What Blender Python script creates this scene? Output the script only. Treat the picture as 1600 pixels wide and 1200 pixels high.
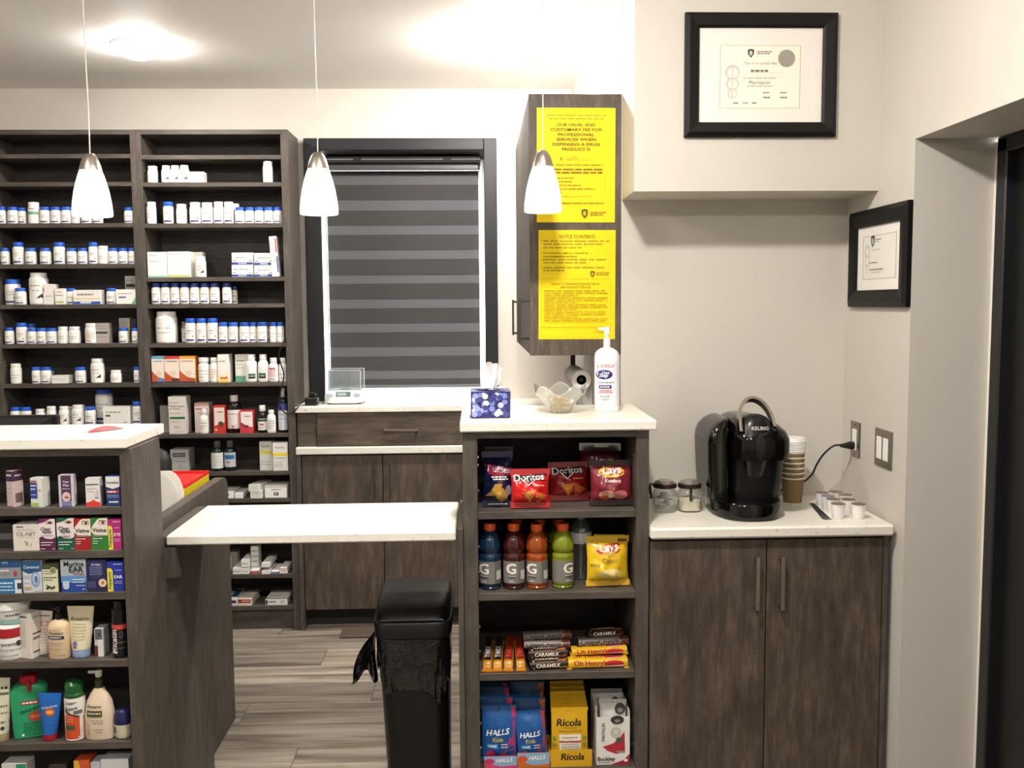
import bpy, bmesh, math, random
from mathutils import Vector, Matrix
random.seed(7)
S = bpy.context.scene
for o in list(bpy.data.objects): bpy.data.objects.remove(o)
C = S.collection
PI = math.pi

# ------------------------------------------------------------------ camera
EYE = Vector((0, 0, 1.55)); FPX = 1464.8
PITCH, YAW, ROLL = math.radians(4.869), math.radians(2.003), math.radians(-0.428)
_f = Vector((math.sin(YAW)*math.cos(PITCH), math.cos(YAW)*math.cos(PITCH), -math.sin(PITCH)))
_r0 = Vector((math.cos(YAW), -math.sin(YAW), 0)); _u0 = _r0.cross(_f)
_r = _r0*math.cos(ROLL) + _u0*math.sin(ROLL); _u = -_r0*math.sin(ROLL) + _u0*math.cos(ROLL)
cd = bpy.data.cameras.new('camera'); cam = bpy.data.objects.new('camera', cd); C.objects.link(cam)
cd.sensor_width = 36; cd.lens = FPX/1600*36; cd.clip_start = .05; cd.clip_end = 60
cam.matrix_world = Matrix((( _r.x, _u.x, -_f.x, 0), (_r.y, _u.y, -_f.y, 0), (_r.z, _u.z, -_f.z, 1.55), (0, 0, 0, 1)))
S.camera = cam

def at(px, py, Y=None, Z=None, X=None):
    d = _f + _r*((px-800)/FPX) + _u*((600-py)/FPX)
    t = (Y-EYE.y)/d.y if Y is not None else (Z-EYE.z)/d.z if Z is not None else (X-EYE.x)/d.x
    return EYE + d*t
def pj(P):
    v = Vector(P)-EYE; z = v.dot(_f)
    return 800+FPX*v.dot(_r)/z, 600-FPX*v.dot(_u)/z

# ------------------------------------------------------------------ world, exposure, lamps
W = bpy.data.worlds.new('daylight'); S.world = W; W.use_nodes = True
bg = W.node_tree.nodes['Background']; bg.inputs[0].default_value = (.93, .97, 1, 1); bg.inputs[1].default_value = 7.0
S.view_settings.view_transform = 'Standard'; S.view_settings.look = 'None'
S.view_settings.gamma = 1; S.view_settings.use_curve_mapping = False
S.view_settings.exposure = 1.82
CEIL = 2.602
LAMP_SPOTS = [(-1.36, 3.93, 42), (.10, 3.84, 165), (.12, 1.75, 150), (-1.36, 1.75, 80), (.12, -.35, 105), (-1.36, -.35, 60)]  # last two are unseen, added behind the camera for more front light
SHADE_STRENGTH = .30

# ------------------------------------------------------------------ materials
def lin(h):
    h = h.lstrip('#'); h = ''.join(c*2 for c in h) if len(h) == 3 else h; v = [int(h[i:i+2], 16)/255 for i in (0, 2, 4)]
    return tuple(x/12.92 if x <= .04045 else ((x+.055)/1.055)**2.4 for x in v) + (1,)
_M = {}
def M(col, rough=.5, metal=0, spec=.5, name=None):
    """plain procedural finish: colour with a trace of noise in its tone"""
    k = (col, rough, metal, spec)
    if k in _M: return _M[k]
    m = bpy.data.materials.new(name or 'finish_'+col.lstrip('#')); m.use_nodes = True
    nt = m.node_tree; b = nt.nodes['Principled BSDF']
    b.inputs['Base Color'].default_value = lin(col); b.inputs['Roughness'].default_value = rough
    b.inputs['Metallic'].default_value = metal; b.inputs['Specular IOR Level'].default_value = spec
    _M[k] = m; return m
def node(nt, t, **kw):
    n = nt.nodes.new(t)
    for k, v in kw.items(): setattr(n, k, v)
    return n
def ramp(nt, fac, stops):
    n = nt.nodes.new('ShaderNodeValToRGB'); e = n.color_ramp.elements
    while len(e) < len(stops): e.new(.5)
    for q, (p, c) in zip(e, stops): q.position = p; q.color = c if len(c) == 4 else (*c, 1)
    nt.links.new(fac, n.inputs[0]); return n.outputs[0]
def mixc(nt, fac, a, b, mode='MIX'):
    n = nt.nodes.new('ShaderNodeMix'); n.data_type = 'RGBA'; n.blend_type = mode
    for s, v in ((0, fac), (6, a), (7, b)):
        if hasattr(v, 'links') or hasattr(v, 'is_linked'): nt.links.new(v, n.inputs[s])
        else: n.inputs[s].default_value = v
    return n.outputs[2]
def wood(name, axis, dark, mid, light, fine=1.0, blot=.5, rough=.55, world=False):
    """laminate: long streaks along axis with cloudy blotches"""
    m = bpy.data.materials.new(name); m.use_nodes = True; nt = m.node_tree; b = nt.nodes['Principled BSDF']
    tc = node(nt, 'ShaderNodeTexCoord'); oi = node(nt, 'ShaderNodeObjectInfo')
    ad = node(nt, 'ShaderNodeVectorMath', operation='ADD'); sc = node(nt, 'ShaderNodeVectorMath', operation='SCALE')
    cx = node(nt, 'ShaderNodeCombineXYZ')
    for i in range(3): nt.links.new(oi.outputs['Random'], cx.inputs[i])
    nt.links.new(cx.outputs[0], sc.inputs[0]); sc.inputs[3].default_value = 13.7
    nt.links.new(tc.outputs['Object'], ad.inputs[0]); nt.links.new(sc.outputs[0], ad.inputs[1])
    def nz(s, det, long):
        mp = node(nt, 'ShaderNodeMapping'); v = [s, s, s]; v['XYZ'.index(axis)] = s/long
        mp.inputs['Scale'].default_value = v; nt.links.new(ad.outputs[0], mp.inputs[0])
        n = node(nt, 'ShaderNodeTexNoise'); n.inputs['Scale'].default_value = 1; n.inputs['Detail'].default_value = det
        n.inputs['Roughness'].default_value = .65
        nt.links.new(mp.outputs[0], n.inputs['Vector']); return n.outputs[0]
    fine_n = nz(260*fine, 3, 16); mid_n = nz(42*fine, 6, 5); big = nz(7, 5, 1.6); cross = nz(120*fine, 2, .5)
    c1 = ramp(nt, mid_n, [(.28, lin(dark)), (.5, lin(mid)), (.74, lin(light))])
    c2 = ramp(nt, fine_n, [(.3, (.74, .74, .74)), (.66, (1.08, 1.08, 1.08))])
    c3 = ramp(nt, big, [(.3, (1-.38*blot, 1-.40*blot, 1-.42*blot)), (.72, (1+.42*blot, 1+.38*blot, 1+.32*blot))])
    c4 = ramp(nt, cross, [(.35, (.9, .9, .9)), (.7, (1.05, 1.05, 1.05))])
    o = mixc(nt, 1.0, mixc(nt, 1.0, mixc(nt, 1.0, c1, c2, 'MULTIPLY'), c3, 'MULTIPLY'), c4, 'MULTIPLY')
    nt.links.new(o, b.inputs['Base Color']); b.inputs['Roughness'].default_value = rough
    bp = node(nt, 'ShaderNodeBump'); bp.inputs['Strength'].default_value = .12; bp.inputs['Distance'].default_value = .001
    nt.links.new(fine_n, bp.inputs['Height']); nt.links.new(bp.outputs[0], b.inputs['Normal'])
    return m
WV = wood('dark_laminate_upright', 'Z', '#433d38', '#534c46', '#645c55')
WH = wood('dark_laminate_level', 'X', '#433d38', '#534c46', '#645c55')
WY = wood('dark_laminate_deep', 'Y', '#433d38', '#534c46', '#645c55')
WD = wood('weathered_door_laminate', 'Z', '#3f372f', '#54493f', '#6d6156', fine=1.0, blot=.75)
WDH = wood('weathered_drawer_laminate', 'X', '#3f372f', '#54493f', '#6d6156', fine=1.0, blot=.75)
WB = wood('shelf_back_laminate', 'X', '#2b2726', '#3c3735', '#4a4542')
def speck(name, base, spot, rough=.35):
    m = bpy.data.materials.new(name); m.use_nodes = True; nt = m.node_tree; b = nt.nodes['Principled BSDF']
    tc = node(nt, 'ShaderNodeTexCoord')
    n = node(nt, 'ShaderNodeTexNoise'); n.inputs['Scale'].default_value = 60; n.inputs['Detail'].default_value = 5
    nt.links.new(tc.outputs['Object'], n.inputs['Vector'])
    n2 = node(nt, 'ShaderNodeTexNoise'); n2.inputs['Scale'].default_value = 7; nt.links.new(tc.outputs['Object'], n2.inputs['Vector'])
    c = ramp(nt, n.outputs[0], [(.28, lin(spot)), (.38, lin(base))])
    c2 = ramp(nt, n2.outputs[0], [(.3, (.94, .94, .94)), (.7, (1, 1, 1))])
    nt.links.new(mixc(nt, 1.0, c, c2, 'MULTIPLY'), b.inputs['Base Color']); b.inputs['Roughness'].default_value = rough
    return m
TOP = speck('white_quartz', '#efebe0', '#cfc4b4')
def paint(name, col, rough=.7):
    m = bpy.data.materials.new(name); m.use_nodes = True; nt = m.node_tree; b = nt.nodes['Principled BSDF']
    tc = node(nt, 'ShaderNodeTexCoord'); n = node(nt, 'ShaderNodeTexNoise'); n.inputs['Scale'].default_value = 220
    nt.links.new(tc.outputs['Object'], n.inputs['Vector'])
    bp = node(nt, 'ShaderNodeBump'); bp.inputs['Strength'].default_value = .06; bp.inputs['Distance'].default_value = .001
    nt.links.new(n.outputs[0], bp.inputs['Height']); nt.links.new(bp.outputs[0], b.inputs['Normal'])
    b.inputs['Base Color'].default_value = lin(col); b.inputs['Roughness'].default_value = rough; b.inputs['Specular IOR Level'].default_value = .3
    return m
WALL = paint('beige_wall_paint', '#cbc6bd'); CEILM = paint('ceiling_paint', '#f0eeea')
def steel(name, col='#b4aca2', rough=.34):
    m = bpy.data.materials.new(name); m.use_nodes = True; nt = m.node_tree; b = nt.nodes['Principled BSDF']
    b.inputs['Base Color'].default_value = lin(col); b.inputs['Metallic'].default_value = 1; b.inputs['Roughness'].default_value = rough
    tc = node(nt, 'ShaderNodeTexCoord'); mp = node(nt, 'ShaderNodeMapping'); mp.inputs['Scale'].default_value = (900, 900, 8)
    n = node(nt, 'ShaderNodeTexNoise'); nt.links.new(tc.outputs['Object'], mp.inputs[0]); nt.links.new(mp.outputs[0], n.inputs['Vector'])
    bp = node(nt, 'ShaderNodeBump'); bp.inputs['Strength'].default_value = .1; bp.inputs['Distance'].default_value = .0005
    nt.links.new(n.outputs[0], bp.inputs['Height']); nt.links.new(bp.outputs[0], b.inputs['Normal']); return m
NICKEL = steel('brushed_nickel'); CHROME = M('#d8d6d2', .12, 1)
def emis(name, col, s, base=None):
    m = bpy.data.materials.new(name); m.use_nodes = True; b = m.node_tree.nodes['Principled BSDF']
    b.inputs['Base Color'].default_value = lin(base or col); b.inputs['Emission Color'].default_value = lin(col)
    b.inputs['Emission Strength'].default_value = s; b.inputs['Roughness'].default_value = .3; return m
def clear(name, tint='#ffffff', gloss=.12, rough=.03, fog=0.0, fogcol='#ffffff'):
    """thin clear plastic or glass: see-through with a fresnel sheen, fog adds a milky diffuse share"""
    m = bpy.data.materials.new(name); m.use_nodes = True; nt = m.node_tree
    nt.nodes.remove(nt.nodes['Principled BSDF']); out = nt.nodes['Material Output']
    t = node(nt, 'ShaderNodeBsdfTransparent'); t.inputs[0].default_value = lin(tint)
    g = node(nt, 'ShaderNodeBsdfGlossy'); g.inputs[1].default_value = rough
    fr = node(nt, 'ShaderNodeLayerWeight'); fr.inputs[0].default_value = .25
    mx = node(nt, 'ShaderNodeMixShader'); ml = node(nt, 'ShaderNodeMath', operation='MULTIPLY_ADD')
    nt.links.new(fr.outputs[1], ml.inputs[0]); ml.inputs[1].default_value = .6; ml.inputs[2].default_value = gloss*.4; ml.use_clamp = True
    nt.links.new(ml.outputs[0], mx.inputs[0]); nt.links.new(t.outputs[0], mx.inputs[1]); nt.links.new(g.outputs[0], mx.inputs[2])
    last = mx.outputs[0]
    if fog:
        d = node(nt, 'ShaderNodeBsdfDiffuse'); d.inputs[0].default_value = lin(fogcol)
        m2 = node(nt, 'ShaderNodeMixShader'); m2.inputs[0].default_value = fog
        nt.links.new(last, m2.inputs[1]); nt.links.new(d.outputs[0], m2.inputs[2]); last = m2.outputs[0]
    nt.links.new(last, out.inputs[0]); return m
GLASS = clear('clear_glass'); WHITE = M('#f2f1ee', .4); BLACK = M('#0b0b0b', .35); PAPER = M('#f4f2ec', .7)
INK = M('#35332f', .7); GREY = M('#8d8a86', .7)

# ------------------------------------------------------------------ mesh building
class MB:
    def __init__(s): s.v = []; s.f = []; s.mi = []; s.mats = []; s.cur = 0
    def m(s, mat):
        if mat not in s.mats: s.mats.append(mat)
        s.cur = s.mats.index(mat); return s
    def add(s, vs, fs, T=None):
        b = len(s.v); s.v += [tuple(T @ Vector(p)) for p in vs] if T else [tuple(p) for p in vs]
        for f in fs: s.f.append(tuple(b+i for i in f)); s.mi.append(s.cur)
        return s
    def box(s, x0, x1, y0, y1, z0, z1, c=0.0, T=None):
        """box with chamfered edges c"""
        if c <= 0:
            vs = [(x, y, z) for z in (z0, z1) for y in (y0, y1) for x in (x0, x1)]
            return s.add(vs, [(0, 2, 3, 1), (4, 5, 7, 6), (0, 1, 5, 4), (2, 6, 7, 3), (0, 4, 6, 2), (1, 3, 7, 5)], T)
        c = min(c, abs(x1-x0)*.45, abs(y1-y0)*.45, abs(z1-z0)*.45)
        vs = []; idx = {}
        for ix, (x, dx) in enumerate(((x0, c), (x1, -c))):
            for iy, (y, dy) in enumerate(((y0, c), (y1, -c))):
                for iz, (z, dz) in enumerate(((z0, c), (z1, -c))):
                    for a, p in enumerate(((x, y+dy, z+dz), (x+dx, y, z+dz), (x+dx, y+dy, z))):
                        idx[ix, iy, iz, a] = len(vs); vs.append(p)
        I = lambda *k: idx[k]; F = []
        for a in range(3):
            for e in (0, 1):
                q = []
                for p, r in ((0, 0), (1, 0), (1, 1), (0, 1)):
                    k = [0, 0, 0]; k[a] = e; k[(a+1) % 3] = p; k[(a+2) % 3] = r; q.append(I(*k, a))
                F.append(tuple(q) if e else tuple(reversed(q)))
        for a in range(3):
            b_, c_ = (a+1) % 3, (a+2) % 3
            for e in (0, 1):
                for g in (0, 1):
                    k0 = [0, 0, 0]; k0[b_] = e; k0[c_] = g; k1 = list(k0); k1[a] = 1
                    q = [I(*k0, b_), I(*k1, b_), I(*k1, c_), I(*k0, c_)]
                    F.append(tuple(q) if (e ^ g) else tuple(reversed(q)))
        for k in [(i, j, l) for i in (0, 1) for j in (0, 1) for l in (0, 1)]:
            q = [I(*k, 0), I(*k, 1), I(*k, 2)]
            F.append(tuple(q) if (k[0]+k[1]+k[2]) % 2 else tuple(reversed(q)))
        return s.add(vs, F, T)
    def loft(s, rings, n=20, caps=True, T=None):
        """rings: (z, a, b[, power[, cx, cy]]) superellipse sections"""
        vs = []; F = []
        for R_ in rings:
            z, a, b = R_[:3]; p = R_[3] if len(R_) > 3 else 2; cx = R_[4] if len(R_) > 4 else 0; cy = R_[5] if len(R_) > 5 else 0
            for i in range(n):
                t = 2*PI*(i+.5)/n; co, si = math.cos(t), math.sin(t)
                vs.append((cx+a*math.copysign(abs(co)**(2/p), co), cy+b*math.copysign(abs(si)**(2/p), si), z))
        for k in range(len(rings)-1):
            for i in range(n):
                j = (i+1) % n; F.append((k*n+i, k*n+j, k*n+n+j, k*n+n+i))
        if caps:
            F.append(tuple(reversed(range(n)))); F.append(tuple(range((len(rings)-1)*n, len(rings)*n)))
        return s.add(vs, F, T)
    def lathe(s, prof, n=20, T=None, caps=True): return s.loft([(z, r, r) for r, z in prof], n, caps, T)
    def tube(s, pts, r, n=8, caps=True):
        pts = [Vector(p) for p in pts]; vs = []; F = []; up = Vector((0, 0, 1))
        for i, p in enumerate(pts):
            t = (pts[min(i+1, len(pts)-1)]-pts[max(i-1, 0)]).normalized()
            if i == 0: a = t.cross(up if abs(t.z) < .9 else Vector((1, 0, 0))).normalized()
            else: a = (a - t*a.dot(t)).normalized()
            b = t.cross(a); rr = r[i] if isinstance(r, (list, tuple)) else r
            for k in range(n): vs.append(p + (a*math.cos(2*PI*k/n)+b*math.sin(2*PI*k/n))*rr)
        for i in range(len(pts)-1):
            for k in range(n):
                j = (k+1) % n; F.append((i*n+k, i*n+j, i*n+n+j, i*n+n+k))
        if caps: F.append(tuple(reversed(range(n)))); F.append(tuple(range((len(pts)-1)*n, len(pts)*n)))
        return s.add(vs, F)
    def prism(s, poly, y0, y1, T=None):
        """polygon in xz (counter-clockwise seen from -y) extruded from y0 to y1"""
        n = len(poly); vs = [(x, y0, z) for x, z in poly]+[(x, y1, z) for x, z in poly]
        F = [tuple(range(n)), tuple(reversed(range(n, 2*n)))]
        for i in range(n):
            j = (i+1) % n; F.append((i, n+i, n+j, j))
        return s.add(vs, F, T)
    def grid(s, fn, nu, nv):
        vs = [fn(i/nu, j/nv) for j in range(nv+1) for i in range(nu+1)]
        F = [(j*(nu+1)+i, j*(nu+1)+i+1, (j+1)*(nu+1)+i+1, (j+1)*(nu+1)+i) for j in range(nv) for i in range(nu)]
        return s.add(vs, F)
    def build(s, name, parent=None, sharp=35, mats=None, fix=True):
        me = bpy.data.meshes.new(name); me.from_pydata(s.v, [], s.f)
        for m_ in (mats or s.mats): me.materials.append(m_)
        me.polygons.foreach_set('material_index', s.mi)
        if fix:
            bm = bmesh.new(); bm.from_mesh(me); bmesh.ops.recalc_face_normals(bm, faces=bm.faces); bm.to_mesh(me); bm.free()
        me.polygons.foreach_set('use_smooth', [True]*len(me.polygons))
        me.set_sharp_from_angle(angle=math.radians(sharp))
        o = bpy.data.objects.new(name, me); C.objects.link(o)
        if parent: o.parent = parent
        return o
def tag(o, label=None, cat=None, group=None, kind=None):
    if label: o['label'] = label
    if cat: o['category'] = cat
    if group: o['group'] = group
    if kind: o['kind'] = kind
    return o
def thing(name, label, cat, loc=(0, 0, 0), rz=0, group=None, rx=0, ry=0):
    o = bpy.data.objects.new(name, None); C.objects.link(o); o.empty_display_size = .02
    o.location = loc; o.rotation_euler = (rx, ry, rz)
    return tag(o, label, cat, group)
def struct(name, mb): return tag(mb.build(name), kind='structure')
def bx(name, mat, parent, *a, c=.001): return MB().m(mat).box(*a, c=c).build(name, parent)

# ------------------------------------------------------------------ flat print laid on a surface
_T = {}
def glyphs(s, bold=0.0, shear=0.0):
    k = (s, bold, shear)
    if k in _T: return _T[k]
    cu = bpy.data.curves.new('text', 'FONT'); cu.body = s; cu.size = 1; cu.offset = bold; cu.shear = shear
    cu.resolution_u = 2; cu.fill_mode = 'FRONT'; cu.dimensions = '2D'
    ob = bpy.data.objects.new('text', cu); me = bpy.data.meshes.new_from_object(ob)
    v = [(p.co.x, p.co.y) for p in me.vertices]; f = [tuple(p.vertices) for p in me.polygons]
    bpy.data.objects.remove(ob); bpy.data.curves.remove(cu); bpy.data.meshes.remove(me)
    if v:
        x0 = min(p[0] for p in v); x1 = max(p[0] for p in v)
        v = [(p[0]-(x0+x1)/2, p[1]) for p in v]; w = x1-x0
        ys = [p[1] for p in v]; y0, y1 = min(ys), max(ys)
        v = [(x, y-(y0+y1)/2) for x, y in v]; hgt = y1-y0
    else: w = hgt = 1
    _T[k] = (v, f, w, hgt); return _T[k]
class Art:
    """print in fractions of a face W x H; surf(x, z) gives the y of the surface (local, front = -y)"""
    def __init__(s, W_, H_, surf, curved=False, lift=.00025): s.W, s.H, s.surf, s.curved, s.lift = W_, H_, surf, curved, lift; s.mb = MB(); s.k = 0
    def _put(s, pts, faces, mat):
        s.k += 1; e = s.lift+.00012*s.k; s.mb.m(mat)
        s.mb.add([((u-.5)*s.W, s.surf((u-.5)*s.W, v*s.H)-e, v*s.H) for u, v in pts], faces); return s
    def rect(s, u0, v0, u1, v1, mat):
        nu = max(1, int(abs(u1-u0)*18)) if s.curved else 1; nv = max(1, int(abs(v1-v0)*18)) if s.curved else 1
        pts = [(u0+(u1-u0)*i/nu, v0+(v1-v0)*j/nv) for j in range(nv+1) for i in range(nu+1)]
        return s._put(pts, [(j*(nu+1)+i, j*(nu+1)+i+1, (j+1)*(nu+1)+i+1, (j+1)*(nu+1)+i) for j in range(nv) for i in range(nu)], mat)
    def poly(s, P, mat, c=None):
        n = len(P); c = c or (sum(p[0] for p in P)/n, sum(p[1] for p in P)/n); rr = (1/3, 2/3, 1) if s.curved else (1,)
        if s.curved:
            Q = []
            for i in range(n):
                a, b = P[i], P[(i+1) % n]; k = max(1, int(math.hypot(a[0]-b[0], a[1]-b[1])*8))
                Q += [(a[0]+(b[0]-a[0])*t/k, a[1]+(b[1]-a[1])*t/k) for t in range(k)]
            P = Q; n = len(P)
        pts = [c]+[(c[0]+(p[0]-c[0])*r, c[1]+(p[1]-c[1])*r) for r in rr for p in P]
        F = [(0, 1+i, 1+(i+1) % n) for i in range(n)]
        for k in range(len(rr)-1):
            F += [(1+k*n+i, 1+k*n+n+i, 1+k*n+n+(i+1) % n, 1+k*n+(i+1) % n) for i in range(n)]
        return s._put(pts, F, mat)
    def ell(s, cu, cv, ru, rv, mat, n=20, a0=0, rot=0):
        P = []
        for i in range(n):
            t = 2*PI*i/n; x, y = ru*s.W*math.cos(t), rv*s.H*math.sin(t)
            P.append((cu+(x*math.cos(rot)-y*math.sin(rot))/s.W, cv+(x*math.sin(rot)+y*math.cos(rot))/s.H))
        return s.poly(P, mat, (cu, cv))
    def text(s, t, cu, cv, w=None, h=None, mat=None, rot=0, bold=.0, shear=0, arc=0):
        """w: width as share of W, h: height as share of H; one may be left out"""
        v, f, tw, th = glyphs(t, min(bold, .012), shear)
        if rot in (90, -90):
            sx = (w*s.H/tw) if w else None; sy = (h*s.W/th) if h else None
        else:
            sx = (w*s.W/tw) if w else None; sy = (h*s.H/th) if h else None
        sx = sx or sy; sy = sy or sx; a = math.radians(rot); co, si = math.cos(a), math.sin(a)
        pts = []
        for x, y in v:
            X, Y = x*sx, y*sy + arc*s.H*(1-(2*x/tw)**2)
            pts.append((cu+(X*co-Y*si)/s.W, cv+(X*si+Y*co)/s.H))
        if s.curved and v:
            bm = bmesh.new(); bv = [bm.verts.new((u*s.W, q*s.H, 0)) for u, q in pts]
            for q in f:
                try: bm.faces.new([bv[i] for i in q])
                except ValueError: pass
            for ax, st in ((0, s.W/16), (1, s.H/16)):
                lo = min(q.co[ax] for q in bm.verts); hi = max(q.co[ax] for q in bm.verts); k = math.floor(lo/st)+1
                while k*st < hi:
                    no = (1, 0, 0) if ax == 0 else (0, 1, 0)
                    bmesh.ops.bisect_plane(bm, geom=bm.verts[:]+bm.edges[:]+bm.faces[:], plane_co=(k*st if ax == 0 else 0, k*st if ax else 0, 0), plane_no=no); k += 1
            bm.verts.index_update(); pts = [(q.co.x/s.W, q.co.y/s.H) for q in bm.verts]; f = [tuple(q.index for q in g.verts) for g in bm.faces]; bm.free()
        if bold:
            e = bold*.35*abs(sy)
            for dx in (-e, e):
                s._put([(a_+dx*co/s.W, b_+dx*si/s.H) for a_, b_ in pts], f, mat or INK)
        return s._put(pts, f, mat or INK)
    def lines(s, u0, u1, v, h, mat=None, seed=0, gap=.25):
        """a line of print too small to read: word-long dashes"""
        rnd = random.Random(seed*31+int(v*997)); u = u0; P = []; F = []
        while u < u1-.02:
            L = min(rnd.uniform(.06, .2)*(u1-u0)+.01, u1-u); b = len(P)
            P += [(u, v), (u+L, v), (u+L, v+h), (u, v+h)]; F.append((b, b+1, b+2, b+3)); u += L+gap*h*s.H/s.W+.02*(u1-u0)
        return s._put(P, F, mat or GREY)
    def build(s, name='printed_label', parent=None):
        return s.mb.build(name, parent, fix=False) if s.mb.v else None
def flat(y): return lambda x, z: y
def round_(a, b=None, p=2):
    b = b or a
    return lambda x, z: -b*max(0, 1-min(1, abs(x/a))**p)**(1/p)
ORD = ['', 'first', 'second', 'third', 'fourth', 'fifth', 'sixth', 'seventh', 'eighth', 'ninth', 'tenth', 'eleventh', 'twelfth', 'thirteenth', 'fourteenth']
# ================================================================== the setting
XR = 1.22                    # right wall face
def wall(name, mat, *boxes):
    mb = MB().m(mat)
    for b in boxes: mb.box(*b)
    return struct(name, mb)
fl = wall('floor', M('#5d564d', .8), (-3.2, 1.9, -2.7, 5.1, -.12, -.004))
wall('ceiling', CEILM, (-3.2, 1.9, -2.7, 5.1, CEIL, CEIL+.15))
WX0, WX1, WZ0, WZ1 = -.80, .045, 1.03, 2.315
wall('wall_back', WALL, (-3.2, WX0, 4.70, 5.05, 0, CEIL), (WX1, .47, 4.70, 5.05, 0, CEIL), (WX0, WX1, 4.70, 5.05, 0, WZ0), (WX0, WX1, 4.70, 5.05, WZ1, CEIL))
wall('wall_nook', WALL, (.47, 1.9, 3.09, 5.05, 0, CEIL))
wall('wall_bulkhead', WALL, (.472, XR, 2.85, 3.09, 1.886, CEIL))
DY0, DY1, DZ = 1.45, 2.615, 2.0
wall('wall_right', WALL, (XR, 1.465, DY1, 3.09, 0, CEIL), (XR, 1.465, DY0, DY1, DZ, CEIL), (XR, 1.465, -2.7, DY0, 0, CEIL))
wall('wall_left', WALL, (-3.2, -3.0, -2.7, 4.70, 0, CEIL))
wall('wall_rear', WALL, (-3.0, XR, -2.7, -2.5, 0, CEIL))

# floor planks laid across the room, each a piece of the floor
def plank_mat():
    m = bpy.data.materials.new('grey_oak_plank'); m.use_nodes = True; nt = m.node_tree; b = nt.nodes['Principled BSDF']
    tc = node(nt, 'ShaderNodeTexCoord'); oi = node(nt, 'ShaderNodeObjectInfo')
    cx = node(nt, 'ShaderNodeCombineXYZ'); sc = node(nt, 'ShaderNodeMath', operation='MULTIPLY'); sc.inputs[1].default_value = 40
    nt.links.new(oi.outputs['Random'], sc.inputs[0])
    for i in (0, 1): nt.links.new(sc.outputs[0], cx.inputs[i])
    ad = node(nt, 'ShaderNodeVectorMath', operation='ADD'); nt.links.new(tc.outputs['Object'], ad.inputs[0]); nt.links.new(cx.outputs[0], ad.inputs[1])
    def nz(sx, sy, d):
        mp = node(nt, 'ShaderNodeMapping'); mp.inputs['Scale'].default_value = (sx, sy, 1); nt.links.new(ad.outputs[0], mp.inputs[0])
        n = node(nt, 'ShaderNodeTexNoise'); n.inputs['Scale'].default_value = 1; n.inputs['Detail'].default_value = d; n.inputs['Distortion'].default_value = .8
        nt.links.new(mp.outputs[0], n.inputs['Vector']); return n.outputs[0]
    c = ramp(nt, nz(1.6, 20, 6), [(.3, lin('#625a51')), (.45, lin('#8b8276')), (.62, lin('#aba295')), (.8, lin('#bcb3a6'))])
    c2 = ramp(nt, nz(6, 90, 3), [(.3, (.86, .85, .84)), (.65, (1.05, 1.05, 1.05))])
    c3 = ramp(nt, oi.outputs['Random'], [(0, (.68, .67, .66)), (.5, (.92, .91, .9)), (1, (1.08, 1.07, 1.06))])
    nt.links.new(mixc(nt, 1, mixc(nt, 1, c, c2, 'MULTIPLY'), c3, 'MULTIPLY'), b.inputs['Base Color'])
    b.inputs['Roughness'].default_value = .5; return m
PLANK = plank_mat()
pm = MB().m(PLANK).box(-.599, .599, -.0945, .0945, -.004, .0, c=.0015)
p0 = pm.build('plank', fl); first = True
for j in range(14):
    y = 2.16 + j*.19; off = (j*.47) % 1.2
    for i in range(-2, 3):
        x = i*1.2 + off
        if x > 1.9 or x < -2.6: continue
        if first: o = p0; first = False
        else: o = p0.copy(); C.objects.link(o)
        o.location = (x, y, 0)

# ---- doorway on the right: casing and black door
d = MB().m(M('#e8e4da', .5)).box(1.447, 1.4655, 2.595, 2.6149, 0, 1.99)
door = struct('door_1', MB().m(M('#0f100f', .45)).box(1.47, 1.53, DY0-.1, 2.56, .01, 1.99, c=.004))
fr = MB().m(M('#15171a', .4)).box(1.44, 1.54, 2.545, 2.594, 0, 1.995, c=.004).box(1.44, 1.54, DY0, 2.594, 1.955, 1.9995, c=.004)
fr.build('door_frame', door); d.build('door_trim', door)
h_ = MB().m(NICKEL).tube([(1.47, 1.62, 1.0), (1.41, 1.62, 1.0), (1.40, 1.64, 1.0), (1.40, 1.74, 1.0)], .009); h_.lathe([(.028, 0), (.028, .01)], T=Matrix.Translation((1.465, 1.62, 1.0)) @ Matrix.Rotation(-PI/2, 4, 'Y')); h_.build('door_handle', door)
struct('baseboard_right', MB().m(M('#e9e4d8', .5)).box(1.208, 1.2199, 2.665, 3.089, .0, .09, c=.003))

# ---- window with dark casing, white jambs, glass
CAS = M('#16181c', .5, 0, .35)
win = struct('window_1', MB().m(CAS).box(-.842, WX0+.032, 4.664, 4.6995, 1.0765, 2.36, c=.003).box(WX1-.012, .096, 4.664, 4.6995, 1.0765, 2.36, c=.003).box(WX0+.032, WX1-.012, 4.664, 4.6995, 2.303, 2.36, c=.003))
jb = MB().m(M('#f2f1ec', .5)).box(WX0+.0005, WX0+.012, 4.70, 5.0, 1.0765, WZ1-.0005).box(WX1-.012, WX1-.0005, 4.70, 5.0, 1.0765, WZ1-.0005).m(CAS).box(WX0+.012, WX1-.012, 4.70, 5.0, WZ1-.012, WZ1-.0005)
jb.build('jamb_lining', win)
sf = MB().m(M('#e9ebee', .4))
for a in ((WX0+.012, WX0+.05, 1.0765, WZ1-.012), (WX1-.05, WX1-.012, 1.0765, WZ1-.012), (WX0+.05, WX1-.05, 1.0765, 1.115), (WX0+.05, WX1-.05, WZ1-.05, WZ1-.012)):
    sf.box(a[0], a[1], 4.96, 5.01, a[2], a[3], c=.004)
sf.build('sash', win)
MB().m(GLASS).box(WX0+.05, WX1-.05, 4.982, 4.988, 1.115, WZ1-.05).build('pane', win)

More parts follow.
